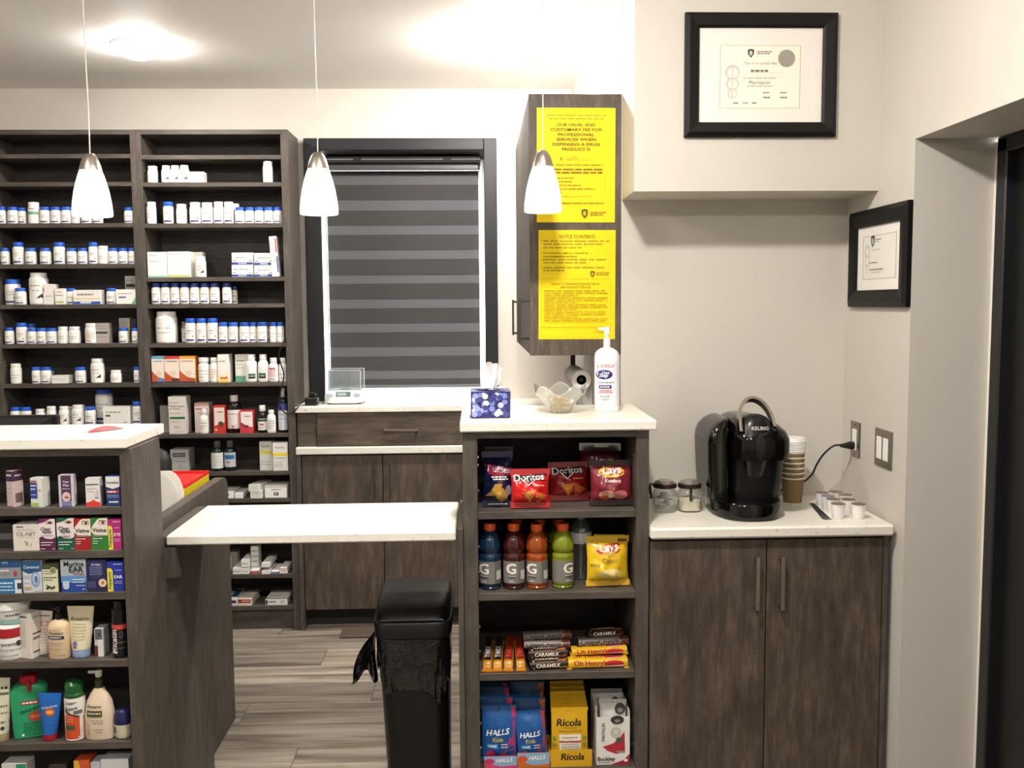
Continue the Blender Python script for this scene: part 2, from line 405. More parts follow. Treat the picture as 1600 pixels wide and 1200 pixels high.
# ---- zebra blind
bl = thing('window_blind', 'grey day-night roller blind with alternating opaque and sheer stripes in the dark-framed window', 'blind', (-.38, 4.86, 1.126))
def wpart(root, mb, name, **k):
    o = mb.build(name, root, **k); o.location = -root.location; return o
BX0, BX1 = -.764, .006
wpart(bl, MB().m(M('#17191c', .4)).box(BX0, BX1+.012, 4.80, 4.93, 2.262, 2.296, c=.004), 'head_rail')
wpart(bl, MB().m(M('#b9bdc2', .3)).box(BX0, BX1+.01, 4.797, 4.80, 2.276, 2.281), 'trim_line')
wpart(bl, MB().m(M('#3a3c40', .4)).box(BX0, BX1+.008, 4.812, 4.90, 2.222, 2.2615, c=.01), 'cassette')
wpart(bl, MB().m(M('#d4d6d8', .3)).box(BX0, BX1+.006, 4.808, 4.812, 2.2215, 2.2255), 'trim_line')
for x in (-.60, -.15): wpart(bl, MB().m(BLACK).box(x-.02, x+.02, 4.793, 4.80, 2.27, 2.287, c=.002), 'bracket')
def fabric(name, col, tr, tcol):
    m = bpy.data.materials.new(name); m.use_nodes = True; nt = m.node_tree; b = nt.nodes['Principled BSDF']; out = nt.nodes['Material Output']
    b.inputs['Base Color'].default_value = lin(col); b.inputs['Roughness'].default_value = .85
    t = node(nt, 'ShaderNodeBsdfTranslucent'); t.inputs[0].default_value = lin(tcol); mx = node(nt, 'ShaderNodeMixShader'); mx.inputs[0].default_value = tr
    tc = node(nt, 'ShaderNodeTexCoord'); w = node(nt, 'ShaderNodeTexWave'); w.bands_direction = 'Z'; w.inputs['Scale'].default_value = 160
    nt.links.new(tc.outputs['Object'], w.inputs['Vector']); bp = node(nt, 'ShaderNodeBump'); bp.inputs['Strength'].default_value = .1; bp.inputs['Distance'].default_value = .0005
    nt.links.new(w.outputs[0], bp.inputs['Height']); nt.links.new(bp.outputs[0], b.inputs['Normal'])
    nt.links.new(b.outputs[0], mx.inputs[1]); nt.links.new(t.outputs[0], mx.inputs[2]); nt.links.new(mx.outputs[0], out.inputs[0]); return m
OPQ = fabric('opaque_stripe', '#373536', .03, '#5a5a60'); SHR = fabric('sheer_stripe', '#57575a', .10, '#8a8d95')
ys = [274, 289, 312.8, 329, 352.5, 366.7, 391, 405, 430, 443, 467.4, 481.5, 505, 519, 542, 556.6, 578.7, 592, 601]
zs = [at(620, y, Y=4.86).z for y in ys]
wpart(bl, MB().m(M('#1b1b1d', .6)).box(BX0+.002, BX1, 4.857, 4.863, zs[0], 2.2225), 'opaque_stripe')
for i in range(len(zs)-1):
    op = i % 2; mb = MB().m(OPQ if op else SHR).box(BX0, BX1, 4.858-.002*op, 4.862-.002*op, zs[i+1], zs[i])
    wpart(bl, mb, 'opaque_stripe' if op else 'sheer_stripe')
wpart(bl, MB().m(M('#55565a', .5)).box(BX0-.002, BX1+.002, 4.852, 4.866, 1.122, zs[-1], c=.003), 'bottom_rail')

# ================================================================== shelving behind the counter
YS = 4.42
zL = [at(100, y, Y=YS).z for y in (240.5, 284.3, 348.8, 412.6, 475.8, 537.2, 599.5)] + [1.000]
zR = [at(330, y, Y=YS).z for y in (242, 284.8, 349, 433, 474.7, 536, 598, 678, 737.5, 780, 842, 899, 948.6)]
def shelving(name, label, x0, x1, tops, low=None):
    r = thing(name, label, 'shelving', ((x0+x1)/2, YS, 0), group='pharmacy shelving bays')
    for a in ((x0, x0+.0245), (x1-.034 if x1 > -1 else x1-.0245, x1)):
        wpart(r, MB().m(WV).box(a[0], a[1], YS, 4.665, 0, 2.357, c=.001), 'side_panel')
    i0, i1 = x0+.0247, x1-(.0342 if x1 > -1 else .0247)
    wpart(r, MB().m(WH).box(i0, i1, YS+.001, 4.665, 2.335, 2.357, c=.001), 'top_panel')
    wpart(r, MB().m(WB).box(i0, i1, 4.655, 4.665, 0, 2.335), 'back_panel')
    for z in tops: wpart(r, MB().m(WH).box(i0, i1, YS+.002, 4.654, z-.0195, z, c=.001), 'shelf')
    kb = wpart(r, MB().m(WH).box(i0, i1, YS+.02, YS+.038, 0, tops[-1]-.0196), 'kick_board')
    pins = MB().m(CHROME)
    for z in tops:
        for q in (.10, .06):
            pins.box(i0, i0+.004, YS+.035, YS+.041, z+q-.003, z+q+.003)
    o = wpart(r, pins, 'shelf_pin'); o['kind'] = 'stuff'
    return r
XA0, XA1, XB1 = -2.236, -1.5605, -.868
shelving('shelving_bay', 'tall dark laminate shelving bay at the far left holding mostly blue-capped bottles', XA0, XA1, zL + [.72, .44, .119])
shelving('shelving_bay', 'tall dark laminate shelving bay beside the window, boxes and syrups on its lower shelves', XA1+.0005, XB1, zR)

# ================================================================== back run under the window
def handle(parent, p0, p1, out, name='handle', r=.005, th=.008, mat=None):
    """flat bar handle from p0 to p1 standing off along out (two stubs)"""
    p0, p1, out = Vector(p0), Vector(p1), Vector(out); ax = (p1-p0).normalized(); mb = MB().m(mat or NICKEL)
    a, b = p0+out, p1+out; sd = ax.cross(out.normalized())*th*.5; on = out.normalized()*.004
    def bar(q0, q1, s1, s2): mb.add([q0-s1-s2, q0+s1-s2, q0+s1+s2, q0-s1+s2, q1-s1-s2, q1+s1-s2, q1+s1+s2, q1-s1+s2], [(3, 2, 1, 0), (4, 5, 6, 7), (0, 1, 5, 4), (1, 2, 6, 5), (2, 3, 7, 6), (3, 0, 4, 7)])
    bar(a, b, sd, on)
    for q in (p0+ax*.008, p1-ax*.008): bar(q, q+out, ax*.004, sd*.9)
    o = mb.build(name, parent); return o
bc = thing('base_cabinet', 'dark laminate base cabinet under the window behind the bin', 'cabinet', (-.2, 4.42, 0))
wpart(bc, MB().m(WV).box(-.866, -.846, 4.405, 4.69, 0, .850, c=.001), 'end_panel')
wpart(bc, MB().m(WV).box(-.8458, .45, 4.44, 4.69, .095, .850), 'body')
wpart(bc, MB().m(M('#2b2826', .7)).box(-.8458, .45, 4.49, 4.50, 0, .0948), 'kick_board')
for a, hx in (((-.843, -.465), -.503), ((-.461, -.083), -.427)):
    dr = wpart(bc, MB().m(WD).box(a[0], a[1], 4.419, 4.438, .096, .843, c=.0015), 'door')
    handle(dr, (hx, 4.419, .64), (hx, 4.419, .803), (0, -.022, 0), mat=M('#6f6962', .35, 1))
wpart(bc, MB().m(WV).box(-.079, .448, 4.419, 4.438, .096, .843, c=.001), 'filler_panel')
w1 = tag(MB().m(TOP).box(-.866, .452, 4.40, 4.695, .8505, .884, c=.003).build('worktop'), 'white quartz worktop strip between the drawer and the lower cupboard doors', 'worktop')
du = thing('drawer_unit', 'dark laminate drawer unit standing on the white worktop strip under the window', 'drawer unit', (-.3, 4.43, .885))
wpart(du, MB().m(WDH).box(-.862, .45, 4.45, 4.69, .8845, 1.047), 'body')
wpart(du, MB().m(WDH).box(-.862, -.772, 4.432, 4.449,   .886, 1.0465, c=.001), 'filler_panel')
dw = wpart(du, MB().m(WDH).box(-.768, -.02, 4.421, 4.449, .888, 1.045, c=.0015), 'drawer')
handle(dw, (-.451, 4.421, .965), (-.289, 4.421, .962), (0, -.022, 0), th=.010)
w2 = tag(MB().m(TOP).box(-.867, .465, 4.41, 4.9585, 1.0475, 1.0755, c=.003).build('countertop'), 'white quartz countertop running into the window sill below the blind', 'countertop')

# ================================================================== left display unit facing the shop
zO = [at(100, y, Y=2.43).z for y in (793, 861, 926.7, 1032.5, 1161)]
ou = thing('display_unit', 'dark laminate display shelves of eye drops and lotions under the left counter', 'shelving', (-1.3, 2.43, 0))
OX0, OX1 = -2.05, -.8995
for a in ((OX0, OX0+.03), (OX1-.0315, OX1)): wpart(ou, MB().m(WV).box(a[0], a[1], 2.43, 2.643, 0, 1.186, c=.001), 'side_panel')
wpart(ou, MB().m(WH).box(OX0+.0302, OX1-.0317, 2.431, 2.643, 1.168, 1.186), 'top_panel')
wpart(ou, MB().m(WB).box(OX0+.0302, OX1-.0317, 2.633, 2.643, 0, 1.1678), 'back_panel')
for z in zO+[.17]: wpart(ou, MB().m(WH).box(OX0+.0302, OX1-.0317, 2.432, 2.632, z-.0205, z, c=.001), 'shelf')
tag(MB().m(TOP).box(-2.1, -.909, 2.42, 2.715, 1.187, 1.2155, c=.003).build('countertop'), 'white quartz counter slab on the left display shelves', 'countertop')
# side wing, low desk behind it
wg = thing('side_panel_wing', 'tall dark side wing with a rounded top corner beside the flap counter', 'panel', (-.948, 3.0, 0))
prof = [(2.648, 0), (3.455, 0), (3.455, .880), (3.447, .905), (3.43, .922), (3.405, .93), (2.648, .93)]
mb = MB().m(WV); n = len(prof)
mb.add([(-.966, y, z) for y, z in prof]+[(-.9325, y, z) for y, z in prof], [tuple(range(n)), tuple(reversed(range(n, 2*n)))]+[(i, (i+1) % n, n+(i+1) % n, n+i) for i in range(n)])
wpart(wg, mb, 'panel')
wpart(wg, MB().m(WV).box(-.932, -.9005, 2.6475, 3.06, 0, .898, c=.001), 'liner_panel')
gs = MB().m(WV); pr = [(2.652, .778), (2.70, .772), (3.03, .852), (3.03, .866), (2.652, .866)]; n = 5
gs.add([(-.9, y, z) for y, z in pr]+[(-.872, y, z) for y, z in pr], [tuple(range(n)), tuple(reversed(range(n, 2*n)))]+[(i, (i+1) % n, n+(i+1) % n, n+i) for i in range(n)])
wpart(wg, gs, 'bracket')
ds = thing('desk', 'low desk behind the left counter carrying the baskets', 'desk', (-1.4, 3.05, 0))
wpart(ds, MB().m(TOP).box(-1.95, -.968, 2.72, 3.46, .79, .82, c=.003), 'desk_top')
for x in (-1.93, -1.02): wpart(ds, MB().m(WV).box(x, x+.025, 2.75, 3.38, 0, .7895), 'leg')
br = tag(MB().m(TOP).box(-.896, -.072, 2.652, 3.06, .8725, .9005, c=.004).build('flap_counter'), 'low white quartz flap counter bridging the gap between the two taller counters', 'countertop')

# ================================================================== snack tower
zT = [at(870, y, Y=2.67).z for y in (798.7, 926, 1051, 1202)]
TX0, TX1 = -.0505, .489
tw = thing('snack_shelf_unit', 'dark laminate shelf tower of chips, drinks and sweets', 'shelving', (.22, 2.67, 0))
for a in ((TX0, -.0085), (.4515, TX1)): wpart(tw, MB().m(WV).box(a[0], a[1], 2.67, 3.085, 0, 1.186, c=.001), 'side_panel')
wpart(tw, MB().m(WH).box(-.0083, .4513, 2.671, 3.085, 1.166, 1.186), 'top_panel')
wpart(tw, MB().m(WB).box(-.0083, .4513, 3.075, 3.085, 0, 1.1658), 'back_panel')
for z in zT: wpart(tw, MB().m(WH).box(-.0083, .4513, 2.672, 3.0748, z-.0215, z, c=.001), 'shelf')
pins = MB().m(CHROME)
for z in zT+[1.05]:
    for x0, x1 in ((-.0083, -.004), (.447, .4513)):
        for q in (.055, .13): pins.box(x0, x1, 2.70, 2.706, z+q, z+q+.006)
o = wpart(tw, pins, 'shelf_pin'); o['kind'] = 'stuff'
pp = thing('post_panel', 'narrow dark upright panel between the flap counter and the snack tower', 'panel', (-.06, 2.66, 0))
wpart(pp, MB().m(WV).box(-.0675, -.0515, 2.66, 3.06, 0, .906, c=.001), 'panel')
tag(MB().m(TOP).box(-.057, .509, 2.65, 3.088, 1.1865, 1.2155, c=.004).build('countertop'), 'white quartz top of the snack tower holding tissues and sanitizer', 'countertop')

# ================================================================== coffee counter
cc = thing('base_cabinet', 'two-door dark weathered base cabinet under the coffee machine', 'cabinet', (.85, 2.67, 0))
wpart(cc, MB().m(WV).box(.4915, 1.2, 2.692, 3.085, .1, .8665), 'body')
wpart(cc, MB().m(M('#23201e', .7)).box(.4915, 1.2, 2.74, 2.75, 0, .0998), 'kick_board')
wpart(cc, MB().m(WV).box(1.186, 1.2005, 2.673, 2.6918, .1, .866), 'filler_panel')
for a, hx in (((.494, .8365), .804), ((.8395, 1.183), .8775)):
    dr = wpart(cc, MB().m(WD).box(a[0], a[1], 2.67, 2.6915, .105, .856, c=.0015), 'door')
    handle(dr, (hx, 2.67, .654), (hx, 2.67, .813), (0, -.026, 0), th=.011)
tag(MB().m(TOP).box(.4905, 1.2065, 2.648, 3.088, .867, .9005, c=.006).build('countertop'), 'white quartz coffee counter in the nook on the right', 'countertop')

# ================================================================== wall cabinet with the yellow notices
wc = thing('wall_cabinet', 'dark laminate wall cabinet whose end carries two yellow notices', 'cabinet', (.32, 3.6, 1.38))
wpart(wc, MB().m(WV).box(.1905, .469, 3.11, 4.17, 1.381, 2.225), 'body')
wpart(wc, MB().m(WD).box(.169, .4695, 3.092, 3.1098, 1.38, 2.226, c=.001), 'end_panel')
for a, hy in (((3.112, 3.639), 3.14), ((3.642, 4.17), 3.735)):
    dr = wpart(wc, MB().m(WV).box(.169, .190, a[0], a[1], 1.383, 2.223, c=.001), 'door')
    handle(dr, (.169, hy, 1.427), (.169, hy, 1.567), (-.032, 0, 0), th=.009, mat=M('#5a544e', .35, 1))
th_ = thing('paper_towel_holder', 'black paper towel hanger under the yellow-notice cabinet', 'holder', (.352, 3.35, 1.29))
wpart(th_, MB().m(BLACK).box(.343, .361, 3.502, 3.508, 1.28, 1.3797, c=.001).tube([(.352, 3.508, 1.288), (.352, 3.22, 1.288)], .007), 'hanger')

tr = thing('paper_towel_roll', 'white paper towel roll hanging under the yellow-notice cabinet', 'paper roll', (.352, 3.35, 1.288))
rl = MB().m(M('#eceae6', .9)); T = Matrix.Translation((0, -.14, 0)) @ Matrix.Rotation(-PI/2, 4, 'X')
rl.lathe([(.017, 0), (.033, 0), (.034, .002), (.034, .278), (.033, .28), (.017, .28)], 28, T=T, caps=False); rl.build('roll', tr)
MB().m(M('#121110', .9)).lathe([(.0168, .001), (.0168, .279)], 20, T=T, caps=False).build('core', tr)
MB().m(M('#eceae6', .9)).grid(lambda u, v: (.0338+.003*math.sin(v*3), -.138+.276*u, -.11*v), 6, 6).build('loose_sheet', tr)

# ================================================================== lamps
DLR = .085
for i, (x, y, power) in enumerate(LAMP_SPOTS):
    lab = ['glowing ceiling downlight above the shelving bays', 'glowing ceiling downlight near the yellow-notice cabinet', 'glowing downlight in the ceiling in front of the snack tower', 'glowing downlight in the ceiling in front of the left counter', 'added unseen downlight behind the camera on the right', 'added unseen downlight behind the camera on the left'][i]
    dl = thing('ceiling_downlight', lab, 'ceiling light', (x, y, CEIL), group='recessed ceiling downlights')
    MB().m(M('#f3f1ec', .5)).lathe([(DLR, -.010), (DLR+.004, -.010), (DLR+.018, -.003), (DLR+.018, -.0005), (DLR, -.0005)], 32, caps=False).build('trim_ring', dl)
    MB().m(emis('downlight_lens_%d' % i, '#fff8f0', power)).lathe([(.0005, -.058), (.03, -.055), (.06, -.044), (.078, -.024), (DLR-.002, -.004), (DLR-.002, -.001)], 32).build('lens', dl)  # deep dome shaped to spill light onto the ceiling
SHADE = emis('lit_opal_glass', '#fff6e4', SHADE_STRENGTH, '#f4f0e6')
for i, (px, top) in enumerate(((140.5, 240), (496.5, 238), (848, 235))):
    lab = ['left pendant lamp with opal glass shade in front of the far-left shelving', 'middle pendant lamp with opal glass shade in front of the window casing', 'right pendant lamp with opal glass shade in front of the yellow notice'][i]
    p = at(px, top, Y=2.85)
    L_ = thing('pendant_lamp', lab, 'pendant lamp', p, group='pendant lamps over the counter')
    MB().m(M('#cfcac2', .4)).tube([(0, 0, -.004), (.0015, 0, .12), (-.0005, 0, .3), (0, 0, CEIL-p.z-.02)], .0019, 6).build('cord', L_)
    MB().m(NICKEL).lathe([(.006, 0), (.011, -.001), (.018, -.008), (.024, -.02), (.029, -.034), (.0325, -.047), (.0325, -.049), (.02, -.049)], 28).build('cap', L_)
    MB().m(SHADE).lathe([(.031, -.049), (.036, -.062), (.043, -.085), (.049, -.11), (.054, -.14), (.0565, -.165), (.0568, -.180), (.0545, -.183), (.052, -.180), (.05, -.14), (.04, -.085), (.03, -.055)], 36, caps=False).build('shade', L_)
    MB().m(NICKEL).lathe([(.002, CEIL-p.z-.03), (.055, CEIL-p.z-.02), (.06, CEIL-p.z-.001), (.001, CEIL-p.z-.0008)], 28).build('canopy', L_)
# ================================================================== product builders
BLUE = '#1f5fd0'; NAVY = M('#2d2f86', .5); PLASTIC = M('#f4f3ef', .35); SHDW = M('#d9d6cd', .4)
RND = random.Random(3)
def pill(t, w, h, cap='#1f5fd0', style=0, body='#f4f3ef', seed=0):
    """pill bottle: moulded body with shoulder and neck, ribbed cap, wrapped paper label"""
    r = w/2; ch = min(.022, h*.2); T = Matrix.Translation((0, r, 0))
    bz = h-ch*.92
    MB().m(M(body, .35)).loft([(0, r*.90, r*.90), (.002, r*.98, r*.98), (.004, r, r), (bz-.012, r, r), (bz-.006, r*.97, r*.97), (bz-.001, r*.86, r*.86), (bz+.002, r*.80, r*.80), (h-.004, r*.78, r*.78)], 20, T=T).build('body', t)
    rc = r*(.90 if style != 2 else .84); n = 24; rib = []
    for k, z in enumerate((h-ch, h-ch+.002, h-.003, h)):
        rib.append((z, rc*(1 if k in (1, 2) else .95), rc*(1 if k in (1, 2) else .95)))
    MB().m(M(cap, .45)).loft(rib, n, T=T).build('cap', t)
    A = Art(w, h, lambda x, z: r-math.sqrt(max(0, (r*1.008)**2-x*x)), True); top = (bz-.014)/h
    A.rect(.03, .05, .97, top, PAPER)
    if style == 0:
        A.lines(.2, .85, top*.68, .045, M('#77757a', .7), seed); A.lines(.3, .75, top*.55, .03, M('#a9a7aa', .7), seed+1)
        A.rect(.14, .085, .86, .155, NAVY); A.rect(.72, top*.36, .84, top*.42, M('#24222a', .6))
    elif style == 1:
        A.lines(.15, .85, top*.6, .04, M('#6d6a6c', .7), seed); A.lines(.2, .8, top*.42, .03, M('#9b989a', .7), seed+1)
    elif style == 2:
        A.lines(.2, .85, top*.55, .035, M('#8a4a50', .7), seed); A.poly([(.5, .2), (.86, .2), (.86, .36)], M('#26242a', .6)); A.lines(.2, .75, top*.75, .03, M('#888', .7) if False else GREY, seed+2)
    elif style == 3:
        A.rect(.03, .42, .97, .56, M('#7fae93', .6)); A.lines(.2, .8, .66, .05, M('#4d7a62', .7), seed)
    elif style == 4:
        for q in (.75, .62, .5, .38): A.lines(.15, .85, top*q, .025, M('#b07a74', .7), seed+int(q*10))
        A.rect(.2, .12, .6, .16, M('#b5392f', .6))
    elif style == 5:
        A.lines(.2, .8, top*.7, .04, GREY, seed); A.rect(.3, .15, .95, .34, M('#1c2420', .6)); A.rect(.3, .34, .95, .38, M('#2f8a63', .6))
    A.build('label', t)
def bottle(t, w, h, body, cap, label='#f1efe9', capw=.5, neck=.72, lab=(.06, .6), prints=(), sh=1.0, gloss=.15, bodymat=None, dep=None, p=2.0):
    """lotion or syrup bottle with shoulders; prints: callable(Art)"""
    a = w/2; b = (dep or w)/2; T = Matrix.Translation((0, b, 0)); nk = h*neck; c = a*capw; zc = h*min(.97, neck+.06)
    R_ = [(0, a*.9, b*.9, p), (.003, a*.98, b*.98, p), (.006, a, b, p), (nk-.02*sh, a, b, p), (nk-.01*sh, a*.93, b*.93, p), (nk-.003*sh, a*.74, b*.76, 2), (nk, c*.92, c*.92, 2), (zc, c*.88, c*.88, 2)]
    MB().m(bodymat or M(body, gloss)).loft(R_, 24, T=T).build('body', t)
    MB().m(M(cap, .4)).loft([(nk+.003, c, c), (nk+.004, c*1.04, c*1.04), (h-.002, c*1.04, c*1.04), (h, c*.97, c*.97)], 24, T=T).build('cap', t)
    A = Art(w, h, lambda x, z: b-1.006*b*max(0, 1-min(1, abs(x/(a*1.006)))**p)**(1/p), True)
    if label: A.rect(.02, lab[0], .98, lab[1], M(label, .6))
    for f in prints: f(A)
    A.build('label', t)
def carton(t, w, h, d, col='#f3f1ec', front=None, side=None, top=None, sidecol=None, rough=.5):
    """folded card carton: panels, tuck flap on top, print on front and right side"""
    m = M(col, rough)
    mb = MB().m(m).box(-w/2, w/2, 0, d, 0, h, c=.0008)
    mb.build('body', t)
    MB().m(m).box(-w/2+.001, w/2-.001, -.0003, d*.5, h+.0001, h+.0006).build('tuck_flap', t)
    if front:
        A = Art(w, h, flat(0)); front(A); A.build('printed_front', t)
    if side:
        A = Art(d, h, flat(0)); side(A); o = A.build('printed_side', t)
        if o: o.location = (w/2, d/2, 0); o.rotation_euler = (0, 0, PI/2)
    if top:
        A = Art(w, d, flat(0)); top(A); o = A.build('printed_top', t)
        if o: o.location = (0, 0, h+.0006); o.rotation_euler = (-PI/2, 0, 0)
def bag(t, w, h, T_, mats, art=None, seed=0, crimp=.018, base=.25, name='pouch'):
    """sealed pillow bag with crimped ends, creases and print"""
    rnd = random.Random(seed); ph = [rnd.uniform(0, 6) for _ in range(6)]
    def th(u, v):
        u = min(1, max(0, u)); v = min(1, max(0, v))
        c = crimp/h; q = min(1, max(0, (v-c)/(1-2*c)))
        s = max(0, math.sin(PI*u))**.62 * max(0, math.sin(PI*(q**.72)))**.6
        wr = .09*math.sin(9*v+4*u+ph[0])+.08*math.sin(17*u-7*v+ph[1])+.06*math.sin(23*v+11*u+ph[2])+.08*math.sin(6*u+13*v+ph[3])
        edge = 1-abs(2*u-1)**3
        return T_/2*max(.02, s*(1+wr*edge)) if q > 0 and q < 1 else .0006
    def pin(v): return 1-.08*math.sqrt(max(0, math.sin(PI*v)))
    def xs(u, v): return (u-.5)*w*pin(v)
    nu, nv = 26, 36; mb = MB(); mb.m(mats[0])
    for sgn in (-1, 1):
        mb.grid(lambda u, v: (xs(u, v), sgn*th(u, v), v*h), nu, nv)
    mb.build(name, t, sharp=50)
    for z0, z1 in ((0, crimp), (h-crimp, h)):
        cr = MB().m(mats[1] if len(mats) > 1 else mats[0])
        cr.grid(lambda u, v: ((u-.5)*w, -.0012-.0006*math.cos(u*w/.003*PI), z0+(z1-z0)*v), max(8, int(w/.0035)), 1)
        if len(mats) > 1: cr.build('crimped_seal', t)
    if art:
        A = Art(w, h, lambda x, z: -th(x/(w*pin(z/h))+.5, z/h)-.0004, True, .0007); art(A); A.build('printed_artwork', t)
def tube(t, w, h, rb, col, capcol, capf=.12, art=None, tilt=0):
    """squeeze tube standing on its cap: flat crimp on top, round at the cap"""
    hc = h*capf; R_ = []
    for k in range(9):
        v = k/8; a = rb+(w/2-rb)*v**.8; b = rb*(1-v)**.75*.95+.0015
        R_.append((hc+(h-hc)*v, a, b))
    MB().m(M(col, .35)).loft(R_, 28).build('tube', t)
    MB().m(M(capcol, .35)).loft([(0, rb*.93, rb*.9), (.002, rb*.97, rb*.94), (hc-.001, rb*.98, rb*.96), (hc, rb*.97, rb*.94)], 28).build('cap', t)
    if art:
        def sf(x, z):
            v = min(1, max(0, (z-hc)/(h-hc))); a = rb+(w/2-rb)*v**.8; b = rb*(1-v)**.75*.95+.0015
            return -b*math.sqrt(max(0, 1-min(1, (x/a)**2)))-.0003
        A = Art(w, h, sf, True); art(A); A.build('printed_artwork', t)
def stext(A, s, u, v, w=None, h=None, col='#35332f', **k): return A.text(s, u, v, w, h, M(col, .6), **k)
def put(x0, x1, yt, zb, Y):
    """footprint from the item's left and right edge and top as seen, standing on a board at zb"""
    yc = .5*(pj((0, Y, zb))[1]+yt)
    a, b = at(x0, yc, Y=Y), at(x1, yc, Y=Y); tp = at((x0+x1)/2, yt, Y=Y)
    return (a.x+b.x)/2, b.x-a.x, tp.z-zb

# ================================================================== stock on the two far bays
def row(where, zb, items, grp):
    k = 0
    for it in items:
        kind, x0, x1, yt, desc = it[:5]; o = it[5] if len(it) > 5 else {}
        Y = YS+.012+o.get('back', 0)
        x, w, h = put(x0, x1, yt, zb+o.get('lift', 0), Y); w *= o.get('ws', .985)
        lo, hi = (XA0+.030, XA1-.0292) if 'left bay' in where else (XA1+.030, XB1-.0385)
        dd = w if kind == 'p' else w if kind == 'b' else o.get('d', min(.12, max(.04, w*.8)))
        e0, e1 = max(lo, x-w/2), min(hi, x+w/2)
        if kind == 'c' and (o.get('rz') or o.get('ry')): e1 = min(e1, hi-.006)
        x, w = (e0+e1)/2, e1-e0
        Y = min(Y, 4.653-dd)
        if 'lab' in o: lab = o['lab']
        else:
            k += 1; lab = f"{desc}, {ORD[k]} from left on {where}"
        nm, cat = {'p': ('pill_bottle', 'pill bottle'), 'b': ('medicine_bottle', 'bottle'), 'c': ('medicine_carton', 'carton')}[kind]
        t = thing(nm, lab, cat, (x, Y, zb+o.get('lift', 0)+.0002), o.get('rz', 0), grp if kind != 'c' else grp.replace('bottles', 'cartons'), ry=o.get('ry', 0))
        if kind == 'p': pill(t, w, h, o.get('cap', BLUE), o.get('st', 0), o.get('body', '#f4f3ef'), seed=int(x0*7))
        elif kind == 'b': bottle(t, w, h, **o.get('b', {}))
        else: carton(t, w, h, o.get('d', min(.12, max(.04, w*.8))), **o.get('c', {}))
B = 'white pill bottle with blue cap'; TB = 'tall white pill bottle with blue cap'; WC = 'white pill bottle with white cap'
w_ = dict(cap='#f4f3ef', st=1); w2_ = dict(cap='#f4f3ef', st=2)
LN = lambda *q, col=GREY, h=.03: (lambda A: [A.lines(.1, .9, v, h, col, int(v*100)) for v in q])
row('left bay third shelf', zL[2], [
 ('p', -9, 6.5, 323, B), ('p', 7.8, 25, 323, B), ('p', 25.2, 38.5, 324.5, 'shaded white pill bottle with blue cap', dict(back=.01)),
 ('p', 40, 58, 315.5, 'white pill bottle with pale green band', dict(cap='#f4f3ef', st=3)), ('p', 59, 75, 323, B), ('p', 75.8, 92, 323, B), ('p', 92.2, 108.5, 323, B),
 ('p', 109, 122, 326, WC, w_), ('p', 123.5, 140.5, 323, B), ('p', 141, 157.5, 323, B), ('p', 191.5, 206.7, 324, B)], 'pill bottles on the left bay')
row('left bay fourth shelf', zL[3], [
 ('p', -4, 11.5, 387.5, B), ('p', 16.5, 33.3, 378.5, TB), ('p', 36, 53, 387.5, B), ('p', 59, 76.3, 387.5, B), ('p', 80.3, 98, 378.5, TB), ('p', 101.2, 116.8, 387.5, B), ('p', 118.5, 134, 387.5, B),
 ('p', 135.7, 150.3, 378.5, TB), ('p', 150.5, 166.4, 384, WC, w_), ('p', 166.8, 181.8, 387.5, B), ('p', 182.8, 197.5, 387.5, B), ('p', 198.7, 211, 387.5, B)], 'pill bottles on the left bay')
row('left bay fifth shelf', zL[4], [
 ('p', -10, 27, 436.5, 'wide white tub with blue lid', dict(back=.012)), ('p', 19.7, 37, 450, B, dict(back=-.008)),
 ('p', 40, 69, 426, 'large white tablet bottle with white cap', w2_),
 ('c', 67.5, 83.5, 444, 'white carton with red mark', dict(d=.06, back=.004, c=dict(front=lambda A: A.rect(.02, .62, .1, .82, M('#c2473a', .6)).lines(.2, .9, .4, .03)))),
 ('c', 85.5, 100.4, 451, 'small white carton with green foot band', dict(d=.03, c=dict(front=lambda A: A.rect(.08, .1, .92, .2, M('#a8c860', .6)).lines(.1, .9, .55, .05, M('#b04a48', .6)).lines(.2, .8, .75, .04)))),
 ('p', 101.5, 115.8, 450.5, B, dict(back=.015)),
 ('c', 114.3, 157, 453.2, 'wide carton with yellow line and blue band', dict(d=.05, back=-.004, c=dict(front=lambda A: A.rect(.0, .02, 1, .2, M('#1f5fb8', .5)).rect(0, .36, 1, .42, M('#f0d24a', .5)).lines(.15, .75, .62, .13, M('#8f8a83', .7)).poly([(.25, .07), (.62, .07), (.68, .17), (.25, .17)], PAPER)))),
 ('p', 163.5, 179.3, 450.2, B),
 ('c', 181, 212, 452.4, 'white carton with green corner', dict(d=.06, back=-.004, c=dict(front=lambda A: A.poly([(.78, .02), (1, .02), (1, .45)], M('#64c06a', .5)).rect(.14, .42, .5, .52, M('#4a64b8', .5)).lines(.1, .8, .7, .05)))),
 ('c', 195.5, 212, 431.3, '', dict(d=.05, back=.07, lab='tall grey carton behind the white carton with green corner', c=dict(col='#b9b4ac', front=lambda A: A.rect(.1, .6, .95, .72, INK).lines(.1, .9, .82, .04)))) ], 'pill bottles on the left bay')
